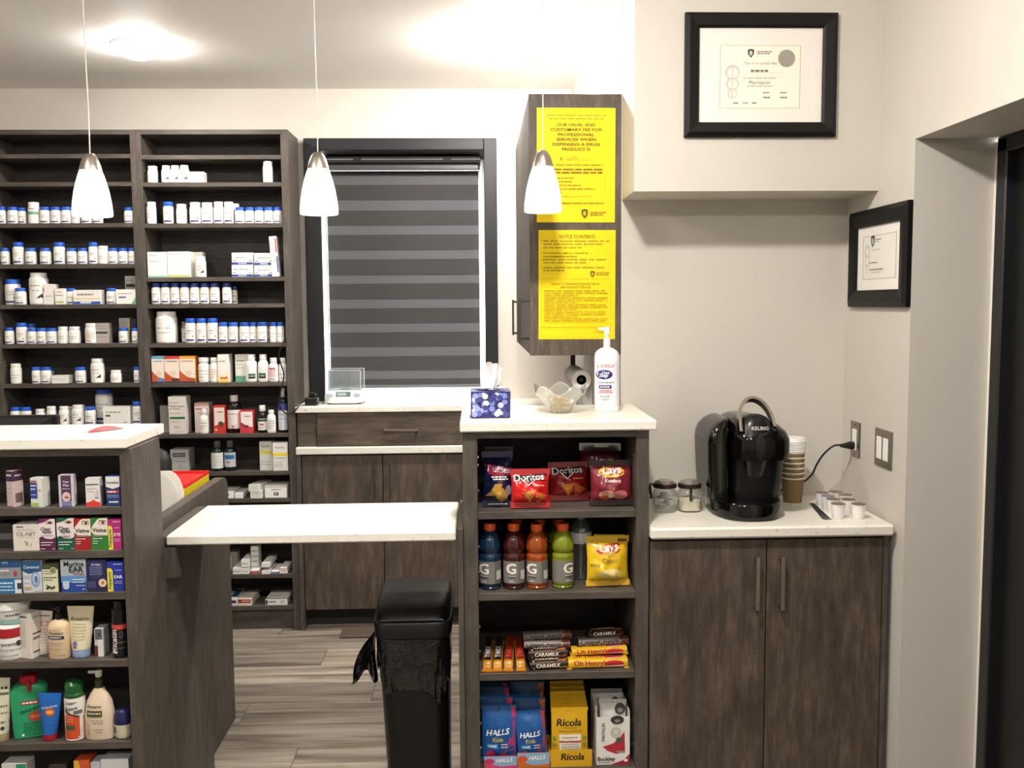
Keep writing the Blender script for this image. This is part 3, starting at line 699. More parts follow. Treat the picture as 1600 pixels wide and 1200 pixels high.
row('left bay sixth shelf', zL[5], [
 ('p', 2, 18.7, 512, B), ('p', 21.7, 38.6, 504.7, TB), ('p', 37.5, 52.5, 506, '', dict(back=.06, lab='shaded blue-capped bottle behind the trio of blue-capped bottles on left bay', body='#c9c9c8')),  # rear bottle's white body greyed, its shade put into the colour
 ('p', 40, 54.6, 513.2, B), ('p', 54.7, 69.7, 513, B), ('p', 70, 86, 513, B), ('p', 87.5, 103.3, 510.6, WC, w_), ('p', 104, 122, 510.6, WC, w_),
 ('p', 129.2, 150, 505.3, 'white tablet bottle with red label print', dict(cap='#f4f3ef', st=4)),
 ('c', 149, 169, 505, 'grey carton with dark band', dict(d=.05, back=.012, c=dict(col='#b3ada6', front=lambda A: A.rect(.0, .48, .95, .57, INK).lines(.1, .9, .72, .03).lines(.1, .9, .3, .03).lines(.1, .9, .85, .03)))),
 ('c', 186, 203, 497, '', dict(d=.03, back=.06, lab='tall grey carton with yellow edge behind two blue-capped bottles', c=dict(col='#a9a7a4', front=lambda A: A.rect(.82, 0, 1, 1, M('#cdbb4e', .6)).lines(.1, .7, .6, .03).lines(.1, .7, .8, .03)))),
 ('c', 203.6, 213.5, 498, '', dict(d=.05, back=.06, lab='dark navy carton beside the yellow-edged carton', c=dict(col='#23244a'))),
 ('p', 183, 198.3, 512.6, B), ('p', 204, 219, 512.6, B)], 'pill bottles on the left bay')
row('left bay seventh shelf', zL[6], [
 ('p', 12.6, 29.6, 568.6, 'white medicine bottle with tall white cap', w_), ('p', 47, 60.6, 574, B), ('p', 60.8, 76.3, 574, B), ('p', 66, 81, 576, '', dict(back=.07, lab='shaded blue-capped bottle behind the blue-capped pair', body='#cfcdca')),  # body of the bottle behind tinted darker to stand for shade
 ('c', 80.2, 105.4, 587, 'low white carton lying flat', dict(d=.07, c=dict(front=LN(.5)))), ('p', 114.2, 131, 574.2, B),
 ('p', 138, 159, 560.8, 'white tablet bottle with black corner mark', w2_), ('p', 169.6, 187, 579, 'small squat white jar', w_), ('p', 207.2, 222, 573.6, B)], 'pill bottles on the left bay')
row('left bay eighth shelf', zL[7], [
 ('p', 12.8, 28.4, 637, 'half-hidden blue-capped pill bottle'), ('p', 29, 45.4, 637, 'half-hidden blue-capped pill bottle'), ('p', 52.3, 67.4, 640, 'half-hidden white-capped pill bottle', w_), ('p', 70, 84.8, 635.5, 'half-hidden white-capped pill bottle', w_),
 ('p', 89, 105, 635.5, 'white tablet bottle with dark corner mark', w2_), ('p', 100, 114, 636, '', dict(back=.05, lab='shaded white bottle behind two dark-marked tablet bottles', cap='#d8d6d0', st=1, body='#d8d6d0')),  # white bottle behind coloured grey as if in shade
 ('p', 109, 127.4, 633.4, 'white tablet bottle with dark corner mark', w2_), ('p', 118, 131, 633.6, '', dict(back=.06, lab='shaded white bottle behind the single blue-capped bottle', cap='#d8d6d0', st=1, body='#d8d6d0')),  # same shade-grey tint on the bottle behind
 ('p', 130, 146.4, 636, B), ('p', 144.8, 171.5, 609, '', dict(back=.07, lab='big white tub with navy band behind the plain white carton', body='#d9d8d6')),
 ('c', 160.5, 202.3, 635.6, 'wide plain white carton', dict(d=.06, c=dict(front=lambda A: A.lines(.12, .7, .66, .07).rect(.1, .45, .28, .56, M('#6d6a68', .6)).lines(.76, .92, .1, .05)))),
 ('p', 204.5, 221, 628, TB)], 'pill bottles on the left bay')
# ---- right bay
row('right bay second shelf', zR[1], [
 ('p', 228, 244.2, 259, WC, w_), ('p', 250, 265, 258.2, 'white tablet bottle with dark corner mark', w2_), ('p', 264.4, 279.2, 258, 'white tablet bottle with dark corner mark', w2_), ('p', 278.4, 293.6, 257.6, 'white tablet bottle with dark corner mark', w2_),
 ('c', 293.8, 318.6, 268.5, 'low white carton beside the bottles', dict(d=.05, c=dict(front=LN(.5, h=.06)))), ('p', 409, 425, 251, 'tall white pill bottle alone at the right', w_)], 'pill bottles on the right bay')
row('right bay third shelf', zR[2], [
 ('p', 225.4, 242, 315, 'tall '+WC, w_), ('p', 252.6, 269, 315, TB), ('p', 273, 290, 318.5, WC, w_), ('p', 293.8, 312, 315.6, 'wide '+WC, dict(cap='#f4f3ef', st=0)), ('p', 312.2, 331.2, 316, 'wide '+WC, dict(cap='#f4f3ef', st=0)),
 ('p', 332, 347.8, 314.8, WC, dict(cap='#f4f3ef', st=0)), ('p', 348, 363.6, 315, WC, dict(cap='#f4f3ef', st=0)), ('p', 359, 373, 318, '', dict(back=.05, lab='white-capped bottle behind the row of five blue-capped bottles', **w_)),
 ('p', 365.6, 381, 323.6, B), ('p', 381.2, 396, 323.6, B), ('p', 396.2, 411, 323.6, B), ('p', 411.2, 425.8, 323.6, B), ('p', 426, 440, 323.6, B)], 'pill bottles on the right bay')
def stk(A): A.rect(0, .03, 1, .22, M('#23479a', .5)).lines(.2, .8, .55, .1, M('#9a98a0', .7)).rect(.04, .3, .2, .37, M('#c8473f', .6)).rect(.8, .3, .96, .37, M('#c8473f', .6)).lines(.3, .7, .09, .07, PAPER)
def stk2(A): A.rect(0, .03, 1, .22, M('#23479a', .5)).lines(.1, .8, .6, .1, M('#9a98a0', .7)).rect(.04, .3, .2, .37, M('#3aa08a', .6)).rect(.8, .3, .96, .37, M('#3aa08a', .6)).lines(.3, .7, .09, .07, PAPER)
h2 = (zR[3]+.0003, )
row('right bay fourth shelf', zR[3], [
 ('c', 228.8, 260.8, 393.8, 'white carton with teal foot line', dict(d=.07, c=dict(front=lambda A: A.rect(0, .02, 1, .06, M('#5cc0b8', .6)).lines(.05, .6, .62, .025).lines(.05, .5, .85, .02)))),
 ('c', 261.2, 296.5, 393.2, 'white carton with lime foot line', dict(d=.08, rz=-.04, c=dict(front=lambda A: A.rect(0, .02, 1, .09, M('#c9d86a', .6)).lines(.05, .6, .88, .015)))),
 ('c', 297, 317, 394, '', dict(d=.05, back=.06, lab='grey carton behind the small white tablet bottle on right bay', c=dict(col='#b9b5ad'))),
 ('p', 303.6, 320, 400.8, 'small white tablet bottle', w2_),
 ('c', 361.8, 395.4, 414.4, 'lower left one of four blue-banded cartons', dict(d=.09, lab='lower left one of four stacked blue-banded cartons on right bay', c=dict(front=stk2))),
 ('c', 361.8, 395.2, 395, '', dict(d=.09, lift=at(370, 414.4, Y=YS+.012).z-zR[3]+.001, lab='upper left one of four stacked blue-banded cartons on right bay', c=dict(front=stk))),
 ('c', 397, 426.8, 415, '', dict(d=.09, lab='lower right one of four stacked blue-banded cartons on right bay', c=dict(front=stk))),
 ('c', 397, 426.8, 395.6, '', dict(d=.09, lift=at(400, 415, Y=YS+.012).z-zR[3]+.001, lab='upper right one of four stacked blue-banded cartons on right bay', c=dict(front=stk))),
 ('c', 424.4, 435.6, 369.2, '', dict(d=.05, back=-.008, ry=-.06, lift=.0014, lab='tall slim white carton leaning by the stacked blue-banded cartons', c=dict(front=lambda A: A.rect(.8, .1, 1, .5, M('#2b4aa0', .5)).rect(.78, .6, .98, .95, M('#b8424a', .6)).lines(.1, .6, .3, .25).lines(.1, .6, .65, .2)))) ], 'pill bottles on the right bay')
CY = dict(cap='#173a86', body='#e9e4cf', st=0)  # blue caps darkened, the shelf's shadow put into their colour
row('right bay fifth shelf', zR[4], [('p', a, b, 442.6, 'cream bottle with shade-darkened blue cap', CY) for a, b in ((234.6, 249.2), (249.4, 264.2), (264.5, 279), (279.4, 294.2), (294.8, 310.4), (310.7, 325.7), (326.2, 341.8), (345.5, 360.4))] +
 [('p', 360, 370, 448, '', dict(back=.05, lab='shaded bottle behind the end of the cream bottle row', **CY))], 'cream bottles on the right bay')
row('right bay sixth shelf', zR[5], [
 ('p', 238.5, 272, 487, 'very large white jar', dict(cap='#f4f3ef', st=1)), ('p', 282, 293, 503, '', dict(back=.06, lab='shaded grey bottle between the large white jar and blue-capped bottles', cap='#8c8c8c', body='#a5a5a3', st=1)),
 ('p', 287.2, 304.2, 497.6, 'tall cream bottle with blue cap', dict(body='#efeede')), ('p', 304.6, 321.2, 497.6, 'tall cream bottle with blue cap', dict(body='#efeede')), ('p', 321.4, 339, 497.4, 'tall cream bottle with blue cap', dict(body='#efeede')),
 ('p', 340, 354.6, 503.8, 'cream bottle with blue cap', dict(body='#e9e6d8')), ('p', 355, 370.8, 503.8, 'cream bottle with blue cap', dict(body='#e9e6d8')), ('p', 372.2, 388, 503.8, 'cream bottle with blue cap', dict(body='#e2dfd2', cap='#1b4fae')),
 ('p', 388.2, 400, 503.8, 'cream bottle with blue cap', dict(body='#e2dfd2', cap='#1b4fae', back=.012)), ('p', 399.6, 416, 503.6, 'cream bottle with blue cap', dict(body='#e6e3d6', cap='#1b4fae')),
 ('p', 411, 424, 504, '', dict(back=.05, lab='shaded bottle behind the right end of the blue-capped row', body='#c9c6b8', cap='#173a86')), ('p', 420.4, 431, 503.6, 'slim cream bottle with blue cap', dict(body='#e2dfd2', cap='#1b4fae', st=1)), ('p', 431.2, 443, 503.6, 'cream bottle with blue cap', dict(body='#e6e3d6', cap='#1b4fae', st=1))], 'cream bottles on the right bay')  # bottle behind has shade painted into body and cap
def kid(top, foot):
    def f(A):
        A.rect(0, 0, 1, 1, M('#f3e6d6', .5)).rect(0, .9, 1, 1, M(top, .5)).poly([(0, 0), (1, 0), (1, .16), (.5, .22), (.18, .36), (0, .46)], M('#c5552c', .5), (.4, .05))
        A.rect(0, 0, 1, .05, M('#2a2f55', .5)).rect(.45, .06, .98, .16, M(foot, .5)).lines(.1, .9, .8, .035, M(foot, .6), 3)
        A.ell(.58, .36, .2, .1, M('#e9d3bb', .5))
    return f
def paw(A): pass
row('right bay seventh shelf', zR[6], [
 ('c', 233.6, 256.4, 557, "orange-footed children's carton with blue top edge", dict(d=.06, c=dict(col='#e9d8c6', front=kid('#58a8d0', '#3f86c0'))), ),
 ('c', 256.8, 280, 557, "orange-footed children's carton with red top edge", dict(d=.06, c=dict(col='#d8402e', front=kid('#cf3a34', '#54352f')))),
 ('c', 280.4, 305, 556.6, "orange-footed children's carton with yellow top edge", dict(d=.06, c=dict(col='#e0912c', front=kid('#eda83a', '#b0532b')))),
 ('b', 307, 325.6, 559, 'white bottle with pale pink label', dict(b=dict(body='#f1efec', cap='#f1efec', label='#f4eeec', neck=.8, capw=.86, prints=(LN(.2, .32, .45), )))),
 ('b', 326, 340, 559, 'white bottle with orange label print', dict(b=dict(body='#f1efec', cap='#f1efec', label='#f7f3ec', neck=.8, capw=.8, prints=(LN(.2, .3, .4, .5, col=M('#e08a5a', .6)), )))),
 ('c', 340, 357.6, 554, 'tall white carton with orange foot', dict(d=.07, c=dict(front=lambda A: A.rect(0, 0, 1, .06, M('#f0c04a', .5)).rect(0, .06, 1, .25, M('#f6e3a8', .5)).lines(.1, .7, .74, .03, INK).rect(.2, .12, .75, .18, M('#d8603a', .5)).ell(.78, .17, .09, .03, M('#c8402e', .5))))),
 ('c', 367.4, 386, 554, 'tall white carton with green foot', dict(d=.07, back=.02, c=dict(col='#e3e2dc', front=lambda A: A.rect(0, 0, 1, .22, M('#5fa583', .5)).lines(.1, .8, .76, .03, INK).lines(.1, .8, .62, .02).lines(.1, .8, .5, .02).ell(.8, .16, .08, .03, M('#c8402e', .5))))),
 ('b', 381, 400, 554, 'white bottle with black and green label', dict(b=dict(body='#f3f2ef', cap='#f3f2ef', label='#f3f2ef', neck=.78, capw=.68, prints=(lambda A: A.rect(.35, .12, .9, .27, M('#202622', .5)).rect(.35, .27, .9, .31, M('#3a9a70', .5)).lines(.4, .85, .2, .03, PAPER), )))),
 ('b', 401.2, 418, 554, 'white bottle with black and green label', dict(b=dict(body='#f3f2ef', cap='#f3f2ef', label='#f3f2ef', neck=.78, capw=.66, prints=(lambda A: A.rect(.12, .13, .8, .28, M('#202622', .5)).rect(.12, .28, .8, .33, M('#3a9a70', .5)).lines(.2, .7, .21, .03, PAPER), )))),
 ('b', 418.2, 434, 559.4, 'white bottle with pink label panel', dict(b=dict(body='#f3f2ef', cap='#f3f2ef', label='#f4f0ee', neck=.78, capw=.66, prints=(lambda A: A.rect(.1, .2, .75, .6, M('#e7c0c0', .5)).rect(.1, .52, .75, .58, M('#b5505a', .5)).lines(.15, .7, .1, .04, INK), )))),
 ('b', 434.4, 448, 559.4, 'white bottle with dark label specks', dict(b=dict(body='#f3f2ef', cap='#f3f2ef', label='#f4f0ee', neck=.78, capw=.66, prints=(lambda A: A.lines(.1, .9, .12, .06, INK).lines(.1, .9, .3, .03), ))))], 'medicine bottles on the right bay')
row('right bay eighth shelf', zR[7], [
 ('c', 250, 264, 634, '', dict(d=.05, back=.05, lab='grey carton behind the tall carton with green band', c=dict(col='#98938c'))),
 ('c', 263.2, 290.6, 620, 'tall grey-white carton with green band', dict(d=.08, c=dict(col='#dedad2', front=lambda A: [A.rect(.06, .4, .94, .46, M('#1f6a48', .5)), stext(A, 'Naproxen', .5, .74, .84, None, '#3c3a36'), A.lines(.06, .6, .83, .02, seed=1), A.lines(.06, .7, .66, .025, seed=2), A.lines(.06, .7, .55, .015, seed=3), A.lines(.06, .6, .32, .015, seed=5), A.lines(.3, .6, .17, .03, seed=4), A.lines(.3, .8, .05, .012, seed=6)]))),
 ('c', 304, 326.6, 630, 'pink-white carton', dict(d=.07, back=.025, c=dict(col='#e0d2cc', front=lambda A: A.rect(0, .9, 1, 1, M('#c99a92', .6)).lines(.1, .9, .78, .05, M('#7a5a56', .6)).lines(.2, .8, .66, .03)))),
 ('b', 309.6, 324.4, 639.6, 'white dropper bottle before pink-white carton', dict(back=-.008, b=dict(body='#efeeec', cap='#efeeec', label='#f4f1ee', neck=.74, capw=.5, prints=(LN(.2, .3, .42), )))),
 ('c', 333, 351.6, 634, 'red-footed carton', dict(d=.05, c=dict(col='#c93a30', front=lambda A: A.poly([(.1, .28), (.95, .4), (.95, .93), (.1, .93)], M('#efe3da', .5)).rect(.12, .1, .3, .16, PAPER).lines(.35, .85, .75, .05, M('#b5403a', .6)).ell(.62, .34, .22, .1, M('#6a3a2e', .6))))),
 ('b', 352, 375, 618.6, 'dark syrup bottle with white label', dict(b=dict(body='#140f10', cap='#d3cfc9', label='#e6ddda', neck=.82, capw=.52, lab=(.12, .62), prints=(lambda A: [A.poly([(.03, .12), (.97, .12), (.97, .34), (.6, .2), (.3, .26), (.03, .18)], M('#b04a52', .5), (.5, .15)), A.lines(.2, .8, .5, .03)], )))),
 ('c', 374.4, 395.4, 641.6, 'red-edged white carton', dict(d=.05, c=dict(col='#c83a44', front=lambda A: A.rect(.08, .28, .97, .95, M('#efe4e2', .5)).poly([(.08, .28), (.6, .28), (.08, .5)], M('#a82f3c', .5)).lines(.35, .85, .72, .05, M('#9a4a50', .6)).ell(.5, .3, .18, .06, M('#7a2030', .6))))),
 ('b', 401, 416.2, 634, 'black bottle with white cap', dict(b=dict(body='#121211', cap='#e8e6e1', label='#e9e7e2', neck=.76, capw=.62, lab=(.1, .52), prints=(lambda A: A.rect(.02, .42, .98, .5, M('#20483f', .5)).rect(.3, .28, .7, .34, M('#c0443c', .5)).lines(.2, .8, .18, .03), )))),
 ('b', 415.6, 429.6, 641.4, 'small white bottle', dict(back=-.008, b=dict(body='#f1f0ed', cap='#f1f0ed', label='#f5f3f0', neck=.82, capw=.6, prints=(LN(.2, .3, .4, .5), )))),
 ('b', 433, 448.4, 607, 'tall dark bottle with pale blue label', dict(b=dict(body='#17181c', cap='#b9b6b2', label='#cfd4de', neck=.78, capw=.4, lab=(.06, .66), prints=(lambda A: A.rect(.02, .5, .98, .66, M('#3a4a8a', .5)).lines(.1, .9, .3, .02).lines(.1, .9, .4, .02), ))))], 'medicine bottles on the right bay')
row('right bay ninth shelf', zR[8], [
 ('c', 266, 295.4, 702.6, 'grey carton with black title', dict(d=.09, back=.03, c=dict(col='#b9b9b9', front=lambda A: A.rect(.14, .66, .8, .84, INK).rect(.2, .71, .74, .79, GREY).lines(.2, .8, .42, .04).ell(.5, .22, .05, .06, INK).ell(.5, .22, .035, .045, M('#b9b9b9', .5)).lines(.15, .85, .1, .03)))),
 ('b', 327.2, 347.4, 690, 'dark green bottle with blank white label', dict(back=-.004, b=dict(body='#0d2a20', cap='#5a5c58', label='#dfe0dc', neck=.76, capw=.5, lab=(.1, .62), prints=(LN(.2, .3, .4, .5, h=.015, col=M('#b9b8b2', .7)), )))),
 ('b', 347.8, 367, 689.6, 'dark green bottle with blue and white label', dict(b=dict(body='#0d2420', cap='#55564f', label='#bfc6cc', neck=.76, capw=.5, lab=(.14, .62), prints=(lambda A: A.rect(.1, .4, .9, .54, M('#2a6aa8', .5)).rect(.3, .28, .6, .32, M('#b0443c', .5)), )))),
 ('c', 405.4, 425.6, 690.4, 'white carton with yellow stripe, set back', dict(d=.06, back=.012, c=dict(col='#d3d2cd', front=lambda A: [A.rect(0, .58, 1, .68, M('#d9c53a', .5)), stext(A, 'Tamiflu', .48, .85, .7, None, '#55524e'), A.lines(.1, .9, .3, .02), A.lines(.1, .9, .2, .02)]))),
 ('c', 426, 450, 691.8, 'white carton with yellow stripe, nearest the edge', dict(d=.06, back=-.004, c=dict(col='#e6e4df', front=lambda A: [A.rect(0, .53, 1, .63, M('#f0d82e', .5)), stext(A, 'Tamiflu', .45, .83, .64, None, '#6a6660'), A.rect(.1, .15, .65, .33, M('#cfccc5', .6)), A.lines(.1, .9, .45, .02)])))], 'medicine bottles on the right bay')
row('right bay tenth shelf', zR[9], [
 ('c', 346, 365, 768.5, 'low white carton with black title', dict(d=.14, c=dict(front=lambda A: A.lines(.05, .7, .5, .2, INK)))), ('c', 366.6, 379.6, 770.5, 'low narrow white carton', dict(d=.14, c=dict(front=LN(.5)))),
 ('c', 390.6, 409, 767.6, '', dict(d=.12, back=-.008, rz=-.1, lab='lower of two stacked white cartons beside the black-marked carton', c=dict(col='#e9ece6', front=LN(.3, .6)))),
 ('c', 387.4, 405, 757.4, '', dict(d=.14, back=-.01, rz=-.22, lift=.0335, lab='upper of two stacked white cartons, turned, beside the black-marked carton', c=dict(col='#e9ece6', front=LN(.5)))),
 ('c', 413.4, 448.6, 759, 'wide white carton with small black mark', dict(d=.12, c=dict(front=lambda A: A.rect(.4, .2, .62, .45, INK).lines(.44, .58, .28, .1, PAPER).lines(.3, .75, .62, .1).rect(0, .86, 1, 1, M('#cfcbc3', .6)))))], 'medicine bottles on the right bay')
row('right bay twelfth shelf', zR[11], [
 ('c', 350, 355, 875, '', dict(d=.12, lab='white carton edge at the far left of the twelfth right-bay shelf', c=dict(front=LN(.5)))),
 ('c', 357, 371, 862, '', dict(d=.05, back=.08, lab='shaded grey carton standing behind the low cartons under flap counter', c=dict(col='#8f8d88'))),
 ('c', 363.4, 376.4, 888, 'low white carton end with grey print', dict(d=.14, c=dict(front=LN(.4, h=.15)))),
 ('c', 376.8, 389, 888, '', dict(d=.14, lab='lower of two stacked low cartons under the flap counter', c=dict(front=LN(.4, h=.15)))),
 ('c', 376.8, 389, 874.5, '', dict(d=.14, lift=.0335, lab='upper of two stacked low cartons under the flap counter', c=dict(front=LN(.4, h=.15)))),
 ('c', 392, 404, 853.5, '', dict(d=.06, back=.03, lab='tall white carton standing behind the red-fronted carton', c=dict(col='#dcdad4', front=LN(.2, .4, .6, .8, col=INK)))),
 ('c', 391.6, 404.6, 891, 'low carton with red front', dict(d=.14, back=-.008, c=dict(front=lambda A: A.rect(.0, .08, 1, .72, M('#a5282c', .5)).lines(.2, .8, .35, .1, PAPER)))),
 ('c', 408.4, 421.6, 892.5, '', dict(d=.15, back=-.008, lab='lower white carton of the tilted pair right of the red-fronted carton', c=dict(front=LN(.5)))),
 ('c', 408.6, 421.8, 880, '', dict(d=.16, back=-.006, lift=.032, lab='upper white carton of the pair right of the red-fronted carton', c=dict(front=LN(.2)))),
 ('c', 423.4, 436, 893, 'low carton with bright blue front', dict(d=.14, c=dict(front=lambda A: A.rect(.04, .08, 1, .8, M('#2f7cc8', .5)).lines(.2, .8, .4, .1, PAPER)))),
 ('c', 437, 449, 887.4, 'white carton with red stripe', dict(d=.12, c=dict(front=lambda A: A.rect(0, .72, 1, .84, M('#c03a44', .5)).lines(.25, .8, .35, .15, INK))))], 'medicine bottles on the right bay')
row('right bay bottom shelf', zR[12], [
 ('c', 350.4, 356, 935, '', dict(d=.12, lab='red-topped carton edge at the far left of the bottom shelf', c=dict(front=lambda A: A.rect(0, .55, 1, .85, M('#c03a3c', .5))))),
 ('c', 358, 370.8, 934.6, 'flat white carton with navy mark', dict(d=.15, c=dict(front=lambda A: A.rect(.15, .35, .85, .7, M('#2a2a6a', .5)), top=lambda A: A.rect(.1, .1, .9, .9, M('#22547a', .5))))),
 ('c', 371.4, 393, 936, 'flat cream carton with red label', dict(d=.15, rz=-.04, c=dict(col='#eee6d8', front=lambda A: A.rect(.02, .4, .95, .92, M('#b32a2c', .5)).lines(.3, .85, .62, .12, PAPER), top=lambda A: A.lines(.2, .8, .4, .05)))),
 ('c', 414.2, 449, 936, 'flat white carton with lavender title', dict(d=.15, c=dict(front=lambda A: A.rect(.02, .1, .1, .85, M('#23233f', .5)).rect(.13, .4, .5, .72, M('#b9b3d6', .5)).lines(.15, .48, .5, .1, M('#5a5490', .6)).rect(.68, .3, .88, .8, M('#c9c8c4', .5)), top=lambda A: A.lines(.1, .6, .3, .06).rect(0, 0, 1, .08, INK))))], 'medicine bottles on the right bay')
# ================================================================== eye drops, ear drops and lotions in the left display
def P(x0, x1, yt, zb, Y, name, label, cat, group=None, rz=0, rx=0, ry=0, ws=1.0):
    x, w, h = put(x0, x1, yt, zb, Y)
    return thing(name, label, cat, (x, Y, zb+.0003), rz, group, rx, ry), w*ws, h
def mm(c, r=.5): return M(c, r)
YO = 2.436
G1 = 'eye drop cartons in the left display'; G2 = 'ear drop cartons in the left display'; G3 = 'lotions and creams in the left display'
def C4(a, b, yt, zb, lab, d, col, front=None, side=None, Y=YO, rz=0, grp=G1, ws=1.0):
    t, w, h = P(a, b, yt, zb, Y, 'carton', lab, 'carton', grp, rz, ws=ws); carton(t, w, h, d, col, front, side, None); return t
# row 1
z = zO[0]
C4(7.5, 22, 736.5, z, 'purple-topped pale pink carton at the left end of the top eye drop shelf', .032, '#cbb6b6',
   lambda A: [A.rect(0, .72, 1, 1, mm('#3d2440')), A.lines(.15, .85, .86, .05, PAPER), A.lines(.1, .8, .5, .015), A.lines(.1, .8, .4, .015), A.lines(.1, .7, .3, .015), A.rect(0, 0, 1, .03, mm('#8a4a3a'))],
   lambda A: [A.rect(0, .72, 1, 1, mm('#4a2a44')), A.lines(.2, .8, .85, .04, PAPER), A.rect(.2, .12, .8, .38, mm('#6a5a58'))], rz=-.42, Y=2.442)
C4(46, 66, 747.5, z, 'white carton with blue front panel and lime foot mark', .034, '#d9dcd6',
   lambda A: [A.rect(.0, .3, .62, .85, mm('#26408f')), A.rect(0, .87, .6, .92, mm('#b5505a')), A.lines(.06, .55, .72, .05, PAPER), A.lines(.06, .5, .6, .05, PAPER), A.lines(.06, .5, .42, .02, PAPER), A.rect(.1, .04, .72, .16, mm('#9bbf4a')), A.ell(.82, .6, .14, .04, mm('#c9b85a'))],
   rz=-.2, Y=2.436)
C4(92, 114.5, 743, z, 'lavender carton with a closed eye picture', .03, '#c9c2cf',
   lambda A: [A.rect(.17, .0, .83, 1, mm('#4a3148')), A.rect(.17, 0, .83, .2, mm('#7b78a8')), stext(A, 'Tear', .5, .8, .4, None, '#e9e4ee', bold=.02), stext(A, 'Plus', .5, .69, .36, None, '#e9e4ee', bold=.02), A.lines(.25, .75, .56, .03, mm('#c9b8c9')), A.ell(.5, .32, .28, .16, mm('#d8b8b4')), A.ell(.52, .31, .14, .035, mm('#3a2430')), A.ell(.52, .33, .17, .02, mm('#b08a86')), A.rect(.17, 0, .83, .03, mm('#3a3f86'))],
   rz=.16)
C4(134, 155.5, 748, z, 'white carton with bright red arrow foot', .034, '#d8d5d4',
   lambda A: [A.poly([(0, 0), (1, 0), (1, .14), (.62, .2), (.52, .26), (.42, .2), (0, .14)], mm('#d4352c'), (.5, .08)), A.lines(.06, .9, .765, .05, INK, 2, .08), A.lines(.1, .8, .62, .025), A.lines(.1, .6, .54, .02), A.poly([(.62, .3), (.9, .3), (.9, .62), (.7, .55)], mm('#c3bfc0')), A.lines(.66, .9, .3, .025, INK)],
   rz=.14)
C4(165.5, 187.3, 744.5, z, 'navy carton with white and red header', .03, '#20386e',
   lambda A: [A.poly([(0, .66), (.5, .58), (1, .66), (1, 1), (0, 1)], mm('#dcdcdc'), (.5, .85)), stext(A, 'Soothe', .48, .8, .84, None, '#3a3a44', bold=.01), A.rect(.06, .44, .94, .53, mm('#b23a3a')), A.lines(.1, .7, .465, .045, PAPER), A.lines(.1, .9, .36, .02, mm('#9fb4dc')), A.lines(.1, .9, .3, .02, mm('#9fb4dc')), A.lines(.2, .85, .12, .05, PAPER)])
# row 2
z = zO[1]
C4(-6, 19, 806+12, z, 'dark grey carton at the left edge of the second eye drop shelf', .05, '#2b2b2c', lambda A: A.rect(0, .35, 1, .6, mm('#6f6f70')), Y=2.47)
C4(20, 61.6, 820.5, z, 'square cream carton with a small closed eye drawing', .06, '#dcd5cb',
   lambda A: [stext(A, 'CIL-NET', .5, .65, .72, None, '#35322e'), A.rect(.14, .91, .4, .95, INK), A.lines(.15, .85, .8, .02), A.lines(.2, .8, .52, .012)] + [A.rect(.42+.012*i, .36-.006*i*i, .46+.012*i, .375-.006*i*i, INK) for i in range(6)] + [A.rect(.52, .22, .545, .36, INK), A.rect(.66, .18, .68, .3, mm('#77716a'))])
def clear_eyes(dark, foot, sub):
    def f(A):
        A.rect(0, 0, 1, 1, mm('#e7dcda')); A.poly([(0, 0), (1, 0), (1, .42), (.75, .36), (.4, .38), (.2, .45), (0, .42)], mm(foot), (.5, .15))
        A.poly([(0, .86), (.35, .9), (.6, .97), (.7, 1), (0, 1)], mm(dark), (.2, .96)); A.ell(.66, .88, .24, .06, mm('#cfae9c')); A.ell(.7, .88, .14, .035, mm('#3b2a26'))
        stext(A, 'Clear', .42, .69, .64, None, '#211f3a' if 'G' in sub else '#3a1a30', bold=.02); stext(A, 'eyes', .5, .57, .56, None, '#211f3a' if 'G' in sub else '#3a1a30', bold=.02)
        A.lines(.1, .85, .25, .025, PAPER); A.lines(.1, .7, .17, .025, PAPER); A.lines(.08, .35, .05, .02, PAPER); A.lines(.8, .95, .05, .02, PAPER)
        if sub == 'G': stext(A, 'ALLERGY', .46, .44, .68, None, '#3a3a3a', bold=.015)
        else: A.lines(.1, .9, .46, .03)
    return f
C4(60.6, 86.6, 811, z, 'plum and white eye drop carton', .03, '#5a1f45', clear_eyes('#6a2450', '#5a1f45', 'p'), ws=.98)
C4(88.4, 116.6, 810, z, 'dark green and white eye drop carton', .03, '#145a44', clear_eyes('#145a44', '#145a44', 'G'), ws=.98)
def visine(col):
    def f(A):
        A.rect(0, 0, 1, 1, mm(col)); A.poly([(0, .66), (.12, .78), (.4, .96), (.55, 1), (1, 1), (1, .46), (.5, .44), (.15, .5), (0, .58)], mm('#e6ddd2'), (.55, .7))
        A.ell(.7, .86, .25, .075, mm('#caa890')); A.ell(.72, .86, .16, .05, mm('#e9dfd6')); A.ell(.74, .86, .09, .042, mm('#3a241c')); A.ell(.7, .925, .24, .014, mm('#5a3a2c'))
        stext(A, 'Visine', .5, .63, .84, None, '#26221f', bold=.015); A.rect(.12, .43, .88, .48, mm('#8c8a80')); A.lines(.1, .7, .35, .025, PAPER); A.lines(.1, .4, .27, .02, PAPER); A.lines(.1, .4, .2, .02, PAPER)
    return f
C4(115.4, 142, 811, z, 'red and white eye drop carton with an eye picture', .03, '#a01f22', visine('#a01f22'), ws=.98)
C4(142, 168.6, 810, z, 'bright green and white eye drop carton with an eye picture', .03, '#2f7a30', visine('#2f7a30'), ws=.98)
